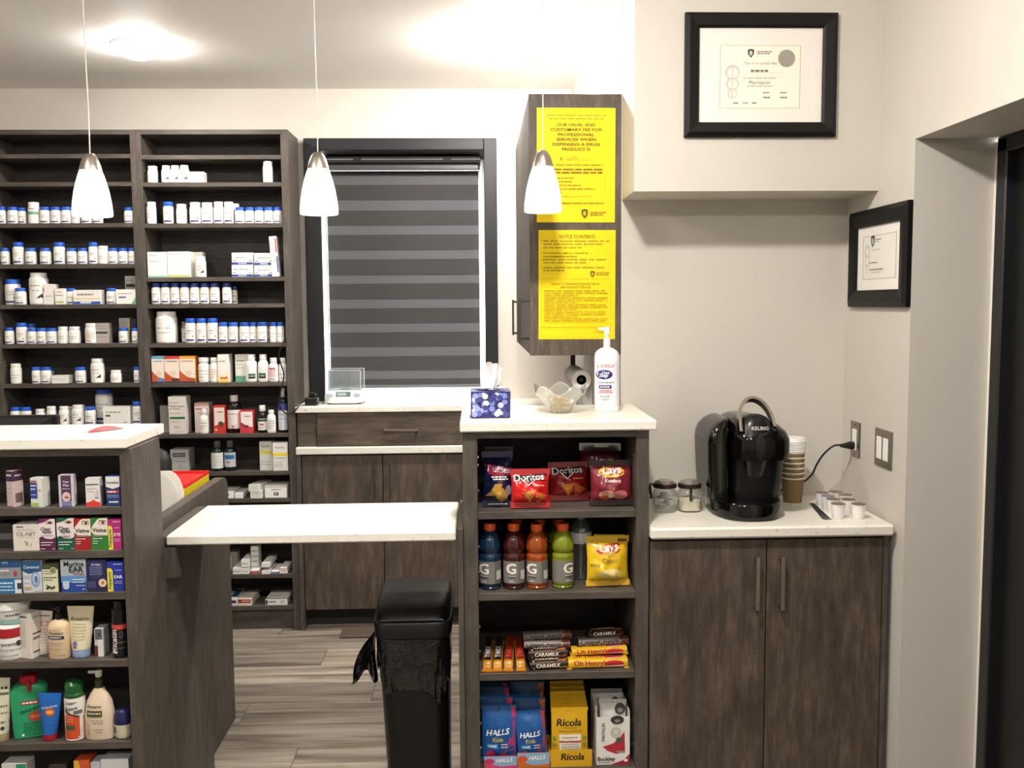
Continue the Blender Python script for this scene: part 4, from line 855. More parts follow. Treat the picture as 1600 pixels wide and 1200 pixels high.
def poly_(col, w):
    def f(A):
        A.rect(0, 0, 1, 1, mm(col)); A.poly([(0, 0), (.34, 0), (.34, .7), (.26, .78), (0, .8)], mm('#e2d93c'), (.15, .35)); stext(A, 'Polysporin', .17, .38, .58, None, '#23306a', rot=90, bold=.02)
        stext(A, w, .68, .5, .5, None, '#f3eef4', bold=.03); A.lines(.4, .95, .92, .02, PAPER); A.lines(.5, .9, .72, .015, PAPER); A.lines(.45, .9, .34, .012, PAPER); A.lines(.45, .9, .28, .012, PAPER)
    return f
C4(169, 189.6, 812, z, 'magenta carton with yellow side stripe', .03, '#a8246e', poly_('#a8246e', 'EYE'))
# row 3
z = zO[2]
C4(-14, 33.5, 906, z, 'bright blue carton lying flat, lower of two at the left end', .05, '#2579b5', lambda A: [A.rect(0, 0, .78, 1, mm('#1f74b0')), A.rect(.78, 0, 1, 1, mm('#dfe0e0')), A.rect(.86, .3, 1, .75, INK), A.lines(.3, .74, .7, .1, PAPER), A.lines(.3, .7, .45, .08, PAPER), A.lines(.3, .74, .2, .08, PAPER)], grp=G2)
t = C4(-14, 32.5, 875.5, z, 'blue and grey carton lying flat, upper of two at the left end', .05, '#8d939c', lambda A: [A.rect(0, .68, 1, 1, mm('#1d4f7c')), stext(A, 'oro', .48, .9, .2, None, '#cfd6de'), A.lines(.1, .6, .45, .06, PAPER), A.lines(.1, .7, .28, .05), A.ell(.82, .35, .06, .12, mm('#b03a48'))], grp=G2)
hh = at(10, 905.5, Y=YO).z - zO[2]
for ch in list(t.children): bpy.data.objects.remove(ch)
t.location.z = zO[2]+hh+.001; _, w, h = put(-14, 32.5, 875.5, t.location.z, YO)
carton(t, w, h, .05, '#8d939c', lambda A: [A.rect(0, .62, 1, 1, mm('#1d4f7c')), stext(A, 'oro', .48, .87, .2, None, '#cfd6de'), A.lines(.1, .6, .42, .07, PAPER), A.lines(.1, .7, .25, .06), A.ell(.82, .3, .06, .16, mm('#b03a48'))])
C4(35, 64.8, 876.6, z, 'blue-topped white carton with an ear picture', .035, '#cfd4da',
   lambda A: [A.poly([(0, .7), (.3, .6), (.6, .62), (1, .68), (1, 1), (0, 1)], mm('#22567f'), (.5, .85)), stext(A, 'Cerumol', .48, .81, .8, None, '#d5e2ee', bold=.02), A.ell(.68, .42, .25, .24, mm('#8ea6c6')), A.ell(.7, .44, .17, .17, mm('#b9cadd')), A.ell(.71, .42, .09, .12, mm('#5c78a4')), A.lines(.05, .4, .52, .02), A.lines(.05, .4, .46, .02), A.lines(.05, .38, .3, .02), A.rect(.08, .12, .46, .2, mm('#c9a06a')), A.lines(.6, .95, .03, .03)], grp=G2)
C4(65.2, 92, 880.5, z, 'cream carton with dark olive frame and olive sprig', .03, '#3a3a22',
   lambda A: [A.rect(.04, .02, .94, .8, mm('#dcdcc0')), A.lines(.08, .5, .86, .07, mm('#6a6a4a')), A.ell(.68, .76, .2, .12, mm('#a9b08a')), A.ell(.68, .76, .13, .08, mm('#7c8a5c'))] + [A.lines(.1, .6, .72-.08*i, .03, mm('#66664c'), i) for i in range(2)] + [A.lines(.1, .85, .5, .04, mm('#66664c')), A.lines(.1, .6, .42, .03, mm('#66664c'))] + [A.ell(.3+.13*i, .15+.04*(i % 2), .07, .04, mm('#26261a'), rot=.5*(i % 3)-.4) for i in range(4)] + [A.poly([(.2, .3), (.34, .18), (.5, .2)], mm('#3a3a22'))], grp=G2)
C4(95, 134.4, 874.6, z, 'large blue and grey ear drop carton with black title', .04, '#8fa2b8',
   lambda A: [A.rect(0, .5, 1, 1, mm('#a9b4bd')), A.rect(0, 0, 1, .3, mm('#27489c')), A.rect(0, .3, 1, .5, mm('#5f92c8')), stext(A, 'Murine', .53, .87, .8, None, '#17171c', bold=.03), stext(A, 'EAR', .62, .7, .56, None, '#17171c', bold=.03), stext(A, 'Drops', .72, .56, .42, None, '#b0603c', bold=.02), A.ell(.2, .2, .13, .11, mm('#c3cfdd')), A.rect(.08, .24, .32, .34, mm('#dfe6ee')), stext(A, 'New', .2, .29, .16, None, '#233'), A.lines(.45, .95, .38, .025, PAPER), A.lines(.45, .95, .3, .025, PAPER), A.lines(.6, .95, .2, .02, PAPER), A.lines(.85, .95, .08, .03, PAPER)], grp=G2)
C4(135.4, 166.8, 875, z, 'deep violet-blue carton with a small ear photo disc', .035, '#23224e',
   lambda A: [A.ell(.47, .68, .34, .28, mm('#2f3566')), stext(A, 'Auralgan', .48, .85, .5, None, '#dcdcea', bold=.02)] + [A.lines(.16, .78, .76-.055*i, .02, mm('#8f94b8'), i) for i in range(5)] + [A.ell(.78, .28, .2, .13, mm('#d9c8a8')), A.ell(.79, .28, .08, .06, mm('#a8783a'))] + [A.lines(.05, .45, .3-.05*i, .02, mm('#6f739c'), i) for i in range(4)], grp=G2)
C4(167.6, 193, 878.4, z, 'royal blue carton with yellow side stripe', .03, '#20339a', poly_('#20339a', 'EAR'), grp=G2)
# row 4 lotions
z = zO[3]
t, w, h = P(-16, 29.6, 978, z, 2.438, 'cream_jar', 'wide white cream jar with red band, lower of two stacked', 'jar', G3)
r = w/2; T = Matrix.Translation((0, r, 0))
MB().m(PLASTIC).loft([(0, r*.94, r*.94), (.004, r, r), (h*.6, r, r), (h*.62, r*.96, r*.96)], 32, T=T).build('body', t)
MB().m(PLASTIC).loft([(h*.63, r*1.0, r*1.0), (h*.64, r*1.02, r*1.02), (h-.003, r*1.02, r*1.02), (h, r*.98, r*.98)], 32, T=T).build('lid', t)
A = Art(w, h, lambda x, z: r-math.sqrt(max(0, (r*1.03)**2-x*x)), True)
A.rect(.02, .64, .98, .9, mm('#a81e28')); stext(A, 'eucerin', .62, .46, .5, None, '#2b2b2e', bold=.01); A.ell(.9, .46, .06, .08, INK); stext(A, 'COMPLETE REPAIR', .55, .29, .8, None, '#55585a'); A.lines(.2, .9, .12, .02); A.build('printed_label', t)
t2, w2, h2 = P(-20, 33.5, 943, z+h+.0006, 2.437, 'cream_jar', 'white and teal cream jar, upper of two stacked', 'jar', G3)
r = w2/2; T = Matrix.Translation((0, r, 0))
MB().m(mm('#e9e7e2', .35)).loft([(0, r*.86, r*.86), (.003, r*.9, r*.9), (h2*.62, r*.93, r*.93), (h2*.63, r*.9, r*.9)], 32, T=T).build('body', t2)
MB().m(PLASTIC).loft([(h2*.64, r*.97, r*.97), (h2*.65, r, r), (h2-.002, r, r), (h2, r*.97, r*.97)], 32, T=T).build('lid', t2)
A = Art(w2, h2, lambda x, z: r-math.sqrt(max(0, (r*.94)**2-x*x)), True); A.rect(.06, .03, .94, .24, mm('#8fb4b0')); A.lines(.5, .9, .39, .07, mm('#4a5a5a')); A.build('printed_label', t2)
C4(27.5, 50, 958.5, z, 'tall white lotion carton turned to show its side, beside the red-banded jar', .034, '#e6ddd4',
   lambda A: [A.rect(.08, .9, .72, .93, INK)] + [A.lines(.1, .6, .8-.05*i, .012, GREY, i) for i in range(12)], lambda A: [A.rect(.2, .52, 1, .55, mm('#5a3030')), A.rect(.2, .4, .9, .46, mm('#8a7670')), A.rect(.2, .12, .95, .15, mm('#5a3030')), A.lines(.2, .8, .88, .03)], rz=-.33, Y=2.45, grp=G3)
t, w, h = P(52, 79, 954, z+.0016, 2.488, 'cream_tube', 'white and peach cream tube leaning behind the purple-banded pump bottle', 'tube', G3, ry=.07)
tube(t, w, h, .017, '#eee3da', '#efe7df', .12, lambda A: [A.rect(.2, .66, .8, .78, mm('#e0a890')), A.ell(.62, .72, .12, .045, mm('#f0e6df')), A.lines(.15, .85, .88, .03, mm('#6a5a58'))] + [A.lines(.2, .8, .58-.06*i, .012, mm('#a58a80'), i) for i in range(6)])
def pump(t, w, h, dep, neck, body, capc, art, head=True, p=2.6, taper=None, hm=None):
    a, b = w/2, dep/2; T = Matrix.Translation((0, b, 0)); zn = h*neck
    R_ = []
    for v, s_ in (taper or ((0, .9), (.01, .97), (.03, 1), (.82, 1), (.9, .93), (.96, .72), (1, .36))): R_.append((zn*v, a*s_, b*(s_ if s_ > .8 else max(s_, .45)), p if v < .9 else 2.1))
    MB().m(mm(body, .3)).loft(R_, 28, T=T).build('body', t)
    c = a*.27; cb = MB().m(mm(capc, .3)); cb.loft([(zn+.0005, c, c), (zn+.002, c*1.05, c*1.05), (zn+(h-zn)*.45, c*1.0, c*1.0), (zn+(h-zn)*.47, c*.5, c*.5), (zn+(h-zn)*.62, c*.5, c*.5)], 18, T=T); cb.build('collar', t)
    hd = MB().m(mm(hm or capc, .3)); z0 = zn+(h-zn)*.62
    hd.loft([(z0, c*.8, c*.8), (h-.003, c*.95, c*.95), (h, c*.85, c*.85)], 16, T=T); hd.box(-c*2.6, 0, b-c*.4, b+c*.4, h-.010, h-.002, c=.002); hd.build('pump_head', t)
    def sf(x, z):
        v = min(1, z/zn); pts = [(q[0]/zn, q[1], q[2]) for q in R_]
        for k in range(len(pts)-1):
            if pts[k][0] <= v <= pts[k+1][0]:
                f = (v-pts[k][0])/max(1e-6, pts[k+1][0]-pts[k][0]); aa = pts[k][1]+(pts[k+1][1]-pts[k][1])*f; bb = pts[k][2]+(pts[k+1][2]-pts[k][2])*f; break
        else: aa, bb = a, b
        return b-bb*max(0, 1-min(1, abs(x/aa))**p)**(1/p)-.0004
    A = Art(w, h, sf, True); art(A); A.build('printed_label', t)
t, w, h = P(68.5, 102, 951, z, 2.437, 'lotion_bottle', 'tan lotion bottle with dark pump and violet-blue band', 'bottle', G3, rz=-.12)
pump(t, w, h, .045, .74, '#d9c09c', '#15161e', lambda A: [stext(A, 'Aveeno', .52, .52, .7, None, '#4c4a2c', bold=.01), A.rect(.1, .4, .9, .46, mm('#2e2c50')), A.lines(.2, .8, .42, .02, PAPER), A.lines(.2, .8, .57, .012), A.lines(.15, .85, .32, .012), A.lines(.2, .8, .28, .012), A.lines(.2, .8, .2, .012), A.rect(.5, .08, .54, .1, INK), A.lines(.65, .9, .08, .02)])
t, w, h = P(104.5, 147, 947, z+.001, 2.465, 'cream_tube', 'large cream hand tube standing on a pale blue cap', 'tube', G3, ry=.02)
tube(t, w, h, w*.33, '#dfd5b4', '#8fa6cc', .16, lambda A: [stext(A, 'Aveeno', .5, .77, .68, None, '#55523a', bold=.01), A.ell(.38, .28, .09, .06, mm('#7a6f9c')), A.rect(.3, .2, .46, .22, mm('#4a4460'))] + [A.lines(.25, .75, .66-.06*i, .012, mm('#9a9270'), i) for i in range(6)])
C4(147.4, 161, 983, z, 'small silver and dark red carton beside the blue-capped tube', .04, '#c9cacb', lambda A: [A.rect(0, 0, .36, .4, mm('#6a2a28')), A.rect(.4, .0, 1, .62, mm('#dedede')), A.rect(.1, .62, .9, 1, mm('#5f6163')), A.rect(.5, .74, .7, .86, INK)], grp=G3, Y=2.455)
t, w, h = P(170.6, 194.8, 942, z, 2.437, 'spray_can', 'black spray can with red ring standing at the right end', 'can', G3)
r = w/2; T = Matrix.Translation((0, r, 0))
MB().m(mm('#141314', .35)).lathe([(r*.9, 0), (r*.97, .002), (r*.97, .004), (r, .008), (r, h*.6), (r*.98, h*.62)], 28, T=T).build('body', t)
MB().m(mm('#161517', .25)).lathe([(r*1.0, h*.625), (r*1.01, h*.64), (r*.98, h*.86), (r*.7, h*.88), (r*.62, h), (r*.5, h)], 28, T=T).build('cap', t)
A = Art(w, h, lambda x, z: r-math.sqrt(max(0, (r*1.008)**2-x*x)), True); A.rect(.02, .52, .98, .6, mm('#c4453c')); stext(A, 'Micatin', .26, .3, .42, None, '#e9e4e2', rot=90, bold=.03); A.ell(.72, .42, .12, .06, mm('#5a5a5c')); A.ell(.72, .42, .09, .045, mm('#1d1c1e')); A.lines(.5, .95, .28, .012); A.rect(.05, .18, .95, .19, mm('#6a6a6c')); A.lines(.1, .5, .12, .015, PAPER); A.build('printed_label', t)
# row 5
z = zO[4]
t, w, h = P(-17, 16, 1059, z+.0008, 2.458, 'cream_tube', 'cream and green-striped tube at the left edge of the bottom lotion shelf', 'tube', G3, ry=.02)
tube(t, w, h, .019, '#d9d5bd', '#a99a72', .13, lambda A: [A.rect(.05, .74, .95, .78, mm('#5a6a3c')), A.lines(.2, .9, .83, .04, mm('#3a3a30')), A.lines(.3, .9, .55, .03, mm('#6a6a50')), A.lines(.3, .9, .45, .02, mm('#6a6a50')), A.lines(.3, .9, .3, .03, mm('#6a6a50')), A.ell(.7, .22, .08, .03, mm('#3a3a30'))])
t, w, h = P(16.5, 72, 1059, z, 2.462, 'powder_bottle', 'bright green powder bottle with red flip cap', 'bottle', G3, rz=.30)
a, b = w/2, .024; T = Matrix.Translation((0, b, 0)); zn = h*.87
MB().m(mm('#2a9c6a', .35)).loft([(0, a*.86, b*.9, 4), (.003, a*.9, b, 4), (zn*.5, a*.96, b, 4), (zn*.86, a, b, 4), (zn*.93, a*.94, b*.96, 3.4), (zn*.985, a*.72, b*.9, 3), (zn, a*.6, b*.8, 3)], 36, T=T).build('body', t)
rc = MB().m(mm('#a3191f', .35)); rc.loft([(zn+.0003, a*.44, b*.8, 4), (zn+.003, a*.46, b*.84, 4), (h-.004, a*.44, b*.8, 4), (h, a*.36, b*.66, 4)], 28, T=T); rc.box(-a*.02, a*.18, -.003, .004, zn-.016, zn+.010, c=.002); rc.build('flip_cap', t)
def sf(x, z):
    v = min(1, z/zn); aa = a*(.88+.12*min(1, v/.86)); return b-b*max(0, 1-min(1, abs(x/aa))**4)**.25-.0004
A = Art(w, h, sf, True); A.rect(.3, .56, .8, .62, mm('#a8302a')); A.lines(.34, .76, .575, .025, PAPER); stext(A, 'GOLD BOND', .6, .48, .66, None, '#1c2c22', bold=.02, rot=14); A.ell(.68, .36, .19, .085, mm('#a8452e')); A.ell(.68, .36, .16, .03, mm('#c46a44'))
for i in range(5): A.lines(.35, .9, .25-.035*i, .012, mm('#17573a'), i)
A.rect(.3, .05, .36, .09, PAPER); A.lines(.4, .8, .06, .012, mm('#17573a')); A.build('printed_label', t)
t, w, h = P(58, 95.5, 1083, z+.0008, 2.4555, 'cream_tube', 'bright blue cream tube on a red cap leaning between powder and spray can', 'tube', G3, ry=.035)
tube(t, w, h, .0175, '#1f63b4', '#a8202c', .14, lambda A: [stext(A, 'GOLD BOND', .52, .72, .68, None, '#d9dde6', bold=.02, rot=10), A.ell(.56, .62, .2, .085, mm('#c9582f')), A.ell(.56, .62, .15, .035, mm('#e3b44a')), A.rect(.25, .4, .75, .405, mm('#6f9cd0'))])
t, w, h = P(94.5, 126.6, 1069, z, 2.437, 'spray_can', 'orange and white foot spray can with green cap', 'can', G3)
r = w/2; T = Matrix.Translation((0, r, 0))
MB().m(mm('#e2ded6', .35)).lathe([(r*.92, 0), (r*.99, .002), (r*.97, .005), (r, .008), (r, h*.72), (r*.96, h*.74)], 28, T=T).build('body', t)
MB().m(mm('#1f5a2c', .25)).loft([(h*.742, r*1.0, r*1.0), (h*.75, r*1.02, r*1.02), (h*.8, r*.98, r*.98), (h*.81, r*.93, r*.93), (h*.95, r*.9, r*.9), (h, r*.6, r*.6, 2, -r*.2, 0)], 28, T=T).build('cap', t)
A = Art(w, h, lambda x, z: r-math.sqrt(max(0, (r*1.008)**2-x*x)), True); A.poly([(.02, .02), (.98, .02), (.98, .38), (.5, .45), (.02, .55)], mm('#d4502a'), (.5, .2)); A.poly([(.02, .55), (.5, .45), (.98, .38), (.98, .41), (.5, .48), (.02, .58)], mm('#23402a'), (.5, .465))
stext(A, 'Odor-', .52, .665, .52, None, '#1e1e1a', bold=.03, rot=8, shear=.2); stext(A, 'Eaters', .5, .57, .58, None, '#1e1e1a', bold=.03, rot=8, shear=.2); A.rect(.62, .47, .95, .53, mm('#6a6f66')); A.rect(.2, .2, .66, .28, mm('#4a5a3a')); A.rect(.15, .02, .97, .04, PAPER)
for i in range(3): A.lines(.15, .6, .42-.04*i, .012, mm('#f0b090'), i)
A.build('printed_label', t)
t, w, h = P(126.4, 173.2, 1052, z, 2.437, 'lotion_bottle', 'large cream pump lotion bottle with olive band', 'bottle', G3)
pump(t, w, h, .05, .74, '#e0cdb4', '#39401f', lambda A: [stext(A, 'Aveeno', .4, .5, .5, None, '#4a4a30', bold=.01), A.rect(.15, .35, .68, .44, mm('#4c5230')), A.lines(.2, .65, .39, .02, mm('#cfcfb0')), A.lines(.3, .7, .29, .015), A.lines(.35, .7, .25, .015), A.lines(.35, .7, .16, .012), A.lines(.45, .7, .12, .012), A.poly([(.17, .08), (.19, .08), (.12, .32)], mm('#b09a78')), A.poly([(.2, .08), (.22, .08), (.21, .3)], mm('#b09a78'))],
     taper=((0, .9), (.01, .96), (.04, 1), (.5, .97), (.75, .82), (.9, .56), (.97, .38), (1, .3)), p=2.3, hm='#cfc9bb')
t, w, h = P(174.6, 200.6, 1112, z, 2.44, 'deodorant_stick', 'cream roll-on stick with dark blue cap at the right end', 'deodorant', G3)
T = Matrix.Translation((0, .017, 0)); a = w/2
MB().m(mm('#c9c2a8', .35)).loft([(0, a*.8, .012), (.004, a*.95, .016), (.012, a, .017), (h*.5, a, .017)], 24, T=T).build('body', t)
MB().m(mm('#1d2550', .3)).loft([(h*.505, a, .017), (h*.8, a*.98, .0165), (h*.95, a*.8, .013), (h, a*.5, .008)], 24, T=T).build('cap', t)
A = Art(w, h, lambda x, z: .017-.0174*math.sqrt(max(0, 1-min(1, x/a)**2)), True); A.rect(.02, .2, .2, .44, mm('#23306a')); A.build('printed_label', t)
# lowest, only tops in view
zq = .17+.0003
for a_, b_, yt, lab, col, fr in ((4, 42, 1194, 'white and teal carton on the lowest display shelf', '#d9d6d0', lambda A: A.rect(.6, 0, 1, 1, mm('#2f8a74'))), (78, 104, 1196, 'dark brown carton on the lowest display shelf', '#3a332e', None),
                            (117, 141, 1188.5, 'orange and red carton on the lowest display shelf', '#c9552c', lambda A: A.poly([(0, .6), (.5, .8), (.3, 1), (0, 1)], mm('#e0b03a'))), (143, 158, 1192, 'pale grey-blue carton on the lowest display shelf', '#b9bcc6', None), (159, 202, 1186.5, 'wide silver carton on the lowest display shelf', '#b4b8ba', lambda A: A.rect(0, .7, 1, 1, mm('#c9cccf')))):
    x, w, h = put(a_, b_, yt, zq, 2.44); t = thing('carton', lab, 'carton', (x, 2.44, zq), 0, 'cartons on the lowest display shelf'); carton(t, w, h, .05, col, fr)

# ================================================================== snacks in the tower
def mylar(col, r=.22):
    k = ('my', col, r)
    if k in _M: return _M[k]
    m = M(col, r, .0, .6).copy(); m.name = 'foil_'+col.lstrip('#'); _M[k] = m; return m
YT = 2.70
GB = 'bags of chips in the tower'
def chipbag(x0, x1, yt, yb, Y, lab, cols, art, rx=-.12, rz=0, seed=0, T_=.075, zb=None):
    zb = zT[0] if zb is None else zb
    x, w, h = put(x0, x1, yt, zb, Y); t = thing('chip_bag', lab, 'bag of chips', (x, Y, zb+.003), rz, GB, rx); bag(t, w, h/math.cos(rx), T_, cols, art, seed); return t
z = zT[0]
def tri(A, cu, cv, r, mat, rot):
    P_ = [(cu+r*math.cos(rot+k*2*PI/3), cv+r*math.sin(rot+k*2*PI/3)*A.W/A.H) for k in range(3)]; A.poly(P_, mat)
def doritos(A):
    A.poly([(.1, .82), (.92, .88), (.92, .68), (.52, .68), (.44, .56), (.36, .7), (.1, .7)], mm('#1a1314', .4), (.5, .76)); stext(A, 'Doritos', .47, .78, .74, None, '#eceae6', bold=.035, rot=3); A.poly([(.3, .7), (.44, .54), (.62, .7), (.58, .7), (.44, .585), (.34, .7)], PAPER, (.44, .56))
    A.lines(.58, .84, .55, .03, mm('#f0c0a8')); tri(A, .46, .32, .2, mm('#dd8a2c'), -PI/2+.15); tri(A, .72, .28, .19, mm('#c96a22'), -PI/2-.4); tri(A, .45, .3, .1, mm('#eda94a'), -PI/2+.2); A.lines(.1, .9, .075, .02, mm('#7a1a14'))
chipbag(753, 802, 708, 794, 2.735, 'navy blue chip bag with a wavy yellow chip at the left end', [mylar('#15183c'), mm('#15183c', .4)],
        lambda A: [A.poly([(.05, .78), (.95, .7), (.95, .56), (.4, .56), (.2, .6)], mm('#8a1f34', .4), (.5, .68)), stext(A, 'Ruffles', .55, .68, .72, None, '#c9ccda', bold=.02, rot=-6), A.lines(.3, .8, .53, .025, PAPER), A.lines(.35, .85, .49, .025, PAPER), A.poly([(.1, .2), (.3, .3), (.42, .42), (.62, .42), (.7, .32), (.85, .24), (.8, .14), (.6, .08), (.4, .2)], mm('#c99a3c', .5), (.5, .26)), A.ell(.62, .2, .18, .09, mm('#d9ae54', .5)), A.ell(.84, .3, .1, .09, mm('#8c8a96', .5)), A.lines(.2, .8, .035, .015, PAPER)], seed=1)
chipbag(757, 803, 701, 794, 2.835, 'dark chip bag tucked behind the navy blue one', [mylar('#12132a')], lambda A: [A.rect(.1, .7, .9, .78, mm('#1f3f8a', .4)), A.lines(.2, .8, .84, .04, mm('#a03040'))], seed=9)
chipbag(797, 860, 736, 798, 2.705, 'bright red tortilla chip bag nearest the shelf edge', [mylar('#c9201f'), mm('#a8181a', .35)], doritos, rx=-.2, seed=2)
chipbag(857, 921, 725, 784, 2.80, 'deep red tortilla chip bag set back in the middle', [mylar('#9c1a1c'), mm('#7c1416', .35)], doritos, rx=-.2, rz=.08, seed=3, T_=.05)
def lays(sub, ball):
    def f(A):
        A.ell(.5, .74, .3, .12, mm('#e0b03a', .4)); A.poly([(.22, .72), (.3, .84), (.76, .86), (.8, .74), (.7, .68), (.3, .66)], mm('#a81c28', .4)); stext(A, 'Lays', .51, .765, .42, None, '#f3efe9', bold=.04, rot=4, shear=.15)
        stext(A, sub, .52, .54, .36, None, '#ead9d4' if ball else '#9a7a22', bold=.01)
        if ball:
            A.ell(.38, .24, .18, .1, mm('#d8a080', .5)); A.ell(.36, .17, .14, .06, mm('#c94a2c', .5)); A.ell(.68, .24, .18, .1, mm('#d9807c', .5)); A.ell(.48, .22, .07, .05, mm('#eee0d4', .5))
        else:
            A.ell(.52, .27, .27, .1, mm('#e6d28a', .5)); A.ell(.62, .22, .18, .07, mm('#d9bd62', .5)); A.lines(.1, .3, .42, .05, mm('#8a6a1a')); A.rect(.74, .88, .95, .94, mm('#5a4420'))
    return f
chipbag(921, 989, 722, 794, 2.725, 'maroon chip bag with a red and white logo at the right end', [mylar('#7c2430'), mm('#2a1a1c', .3)], lays('Ketchup', True), rx=-.15, seed=4)
chipbag(905, 970, 695, 790, 2.86, 'silver-topped maroon chip bag behind the right-end bag', [mylar('#5f1c26'), M('#a9a9a8', .25, .8)], lambda A: [A.rect(.0, .86, 1, .985, M('#a5a5a4', .3, .8)), stext(A, 'Lays', .6, .66, .4, None, '#d9d4d0', bold=.03)], rx=-.1, rz=-.12, seed=5)
# drinks
z = zT[1]
def sport(x0, x1, yt, Y, lab, liq, label=True, seed=0, gx=.26, full=True):
    x, w, h = put(x0, x1, yt, z, Y); r = w/2; t = thing('sports_drink_bottle', lab, 'drink bottle', (x, Y+r, z+.0003), 0, 'sports drink bottles in the tower')
    k = ('liq', liq)
    if k not in _M:
        m = bpy.data.materials.new('drink_'+liq.lstrip('#')); m.use_nodes = True; b = m.node_tree.nodes['Principled BSDF']
        b.inputs['Base Color'].default_value = lin(liq); b.inputs['Roughness'].default_value = .08; b.inputs['Coat Weight'].default_value = .6; b.inputs['Subsurface Weight'].default_value = .0
        _M[k] = m
    prof = [(.80, 0), (.93, .008), (.97, .03), (.90, .045), (.96, .06), (1, .075), (1, .44), (.97, .455), (1, .48), (1, .52), (.90, .545), (.86, .56), (.90, .575), (1, .60), (1, .66), (.95, .73), (.82, .80), (.62, .85), (.45, .875), (.43, .885), (.43, .90)]
    MB().m(_M[k]).lathe([(q*r, v*h) for q, v in prof], 28).build('bottle', t)
    MB().m(mm('#e0551c', .35)).lathe([(r*.50, .893*h), (r*.53, .90*h), (r*.53, .99*h), (r*.5, h), (.0005, h)], 28).build('cap', t)
    if label:
        A = Art(w, h, lambda xx, zz: -math.sqrt(max(0, (r*1.012)**2-xx*xx)), True); A.rect(.015, .1, .985, .44, M('#8a8782', .4, .3))
        A.rect(.7, .11, .985, .43, M('#7b7874', .4, .3)); stext(A, 'G', gx, .33, None, .16, '#f0eeea', bold=.06); A.poly([(gx-.03, .29), (gx+.07, .36), (gx+.02, .33), (gx+.04, .30)], mm('#d8642a')); A.rect(gx-.16, .215, gx+.2, .22, PAPER); A.lines(gx-.14, gx+.2, .185, .018, INK); A.lines(gx-.1, gx+.1, .13, .015, PAPER)
        if gx < .4: A.rect(.78, .16, .97, .3, mm('#c9c6c0'))
        A.build('label', t)
sport(748, 783.6, 821.4, 2.70, 'blue sports drink bottle, leftmost in the front row', '#0b2a44', gx=.22)
sport(786, 821, 821.4, 2.70, 'dark red sports drink bottle, second in the front row', '#3c0c0f', gx=.36)
sport(822.4, 857.4, 822.4, 2.70, 'orange sports drink bottle, third in the front row', '#93400d', gx=.24)
sport(863.6, 898.6, 821.6, 2.70, 'lime green sports drink bottle, fourth in the front row', '#7a841c', gx=.70)
sport(792, 825, 814.5, 2.80, 'sports drink bottle standing behind the dark red one', '#3a0c10', label=False)
sport(829, 860, 814.5, 2.80, 'sports drink bottle standing behind the orange one', '#4a1a0c', label=False)
sport(858, 890, 814.5, 2.80, 'lime green bottle standing behind the front lime one', '#6a7018', label=False)
def water(x0, x1, yt, Y, lab):
    x, w, h = put(x0, x1, yt, z, Y); r = w/2; t = thing('water_bottle', lab, 'water bottle', (x, Y+r, z+.0003), 0, 'clear water bottles in the tower')
    prof = [(.8, 0), (.95, .01)] + [(1-.05*(i % 2), .04+.05*i) for i in range(10)] + [(1, .56), (1, .74), (.9, .82), (.6, .9), (.36, .93), (.36, .96)]
    MB().m(clear('ribbed_clear_plastic', '#dfe8ea', .5, .06, fog=.12, fogcol='#c9d2d4')).lathe([(q*r, v*h) for q, v in prof], 24).build('bottle', t)
    MB().m(mm('#c9ccce', .4)).lathe([(r*.4, .945*h), (r*.42, .955*h), (r*.42, .995*h), (r*.38, h), (.0005, h)], 20).build('cap', t)
    MB().m(M('#e3e6e6', .4)).lathe([(r*1.01, .57*h), (r*1.012, .58*h), (r*1.012, .73*h), (r*1.01, .74*h)], 24, caps=False).build('label', t)
water(893, 926, 808, 2.79, 'clear ribbed water bottle beside the yellow chip bag')
water(884, 912, 806, 2.86, 'clear water bottle farther back behind the lime bottles')
def yel(x0, x1, yt, Y, lab, rx, rz, sd):
    x, w, h = put(x0, x1, yt, z, Y); t = thing('chip_bag', lab, 'bag of chips', (x, Y, z+.003), rz, GB, rx); bag(t, w, h/math.cos(rx), .075, [mylar('#e6bd1e'), mm('#d9ae2a', .35)], lays('Classic', False), sd)
yel(915, 984, 840.5, 2.72, 'bright yellow chip bag in front on the drinks shelf', -.1, .05, 6)
yel(928, 976, 837.5, 2.81, 'yellow chip bag behind the front yellow one', -.06, -.1, 7)
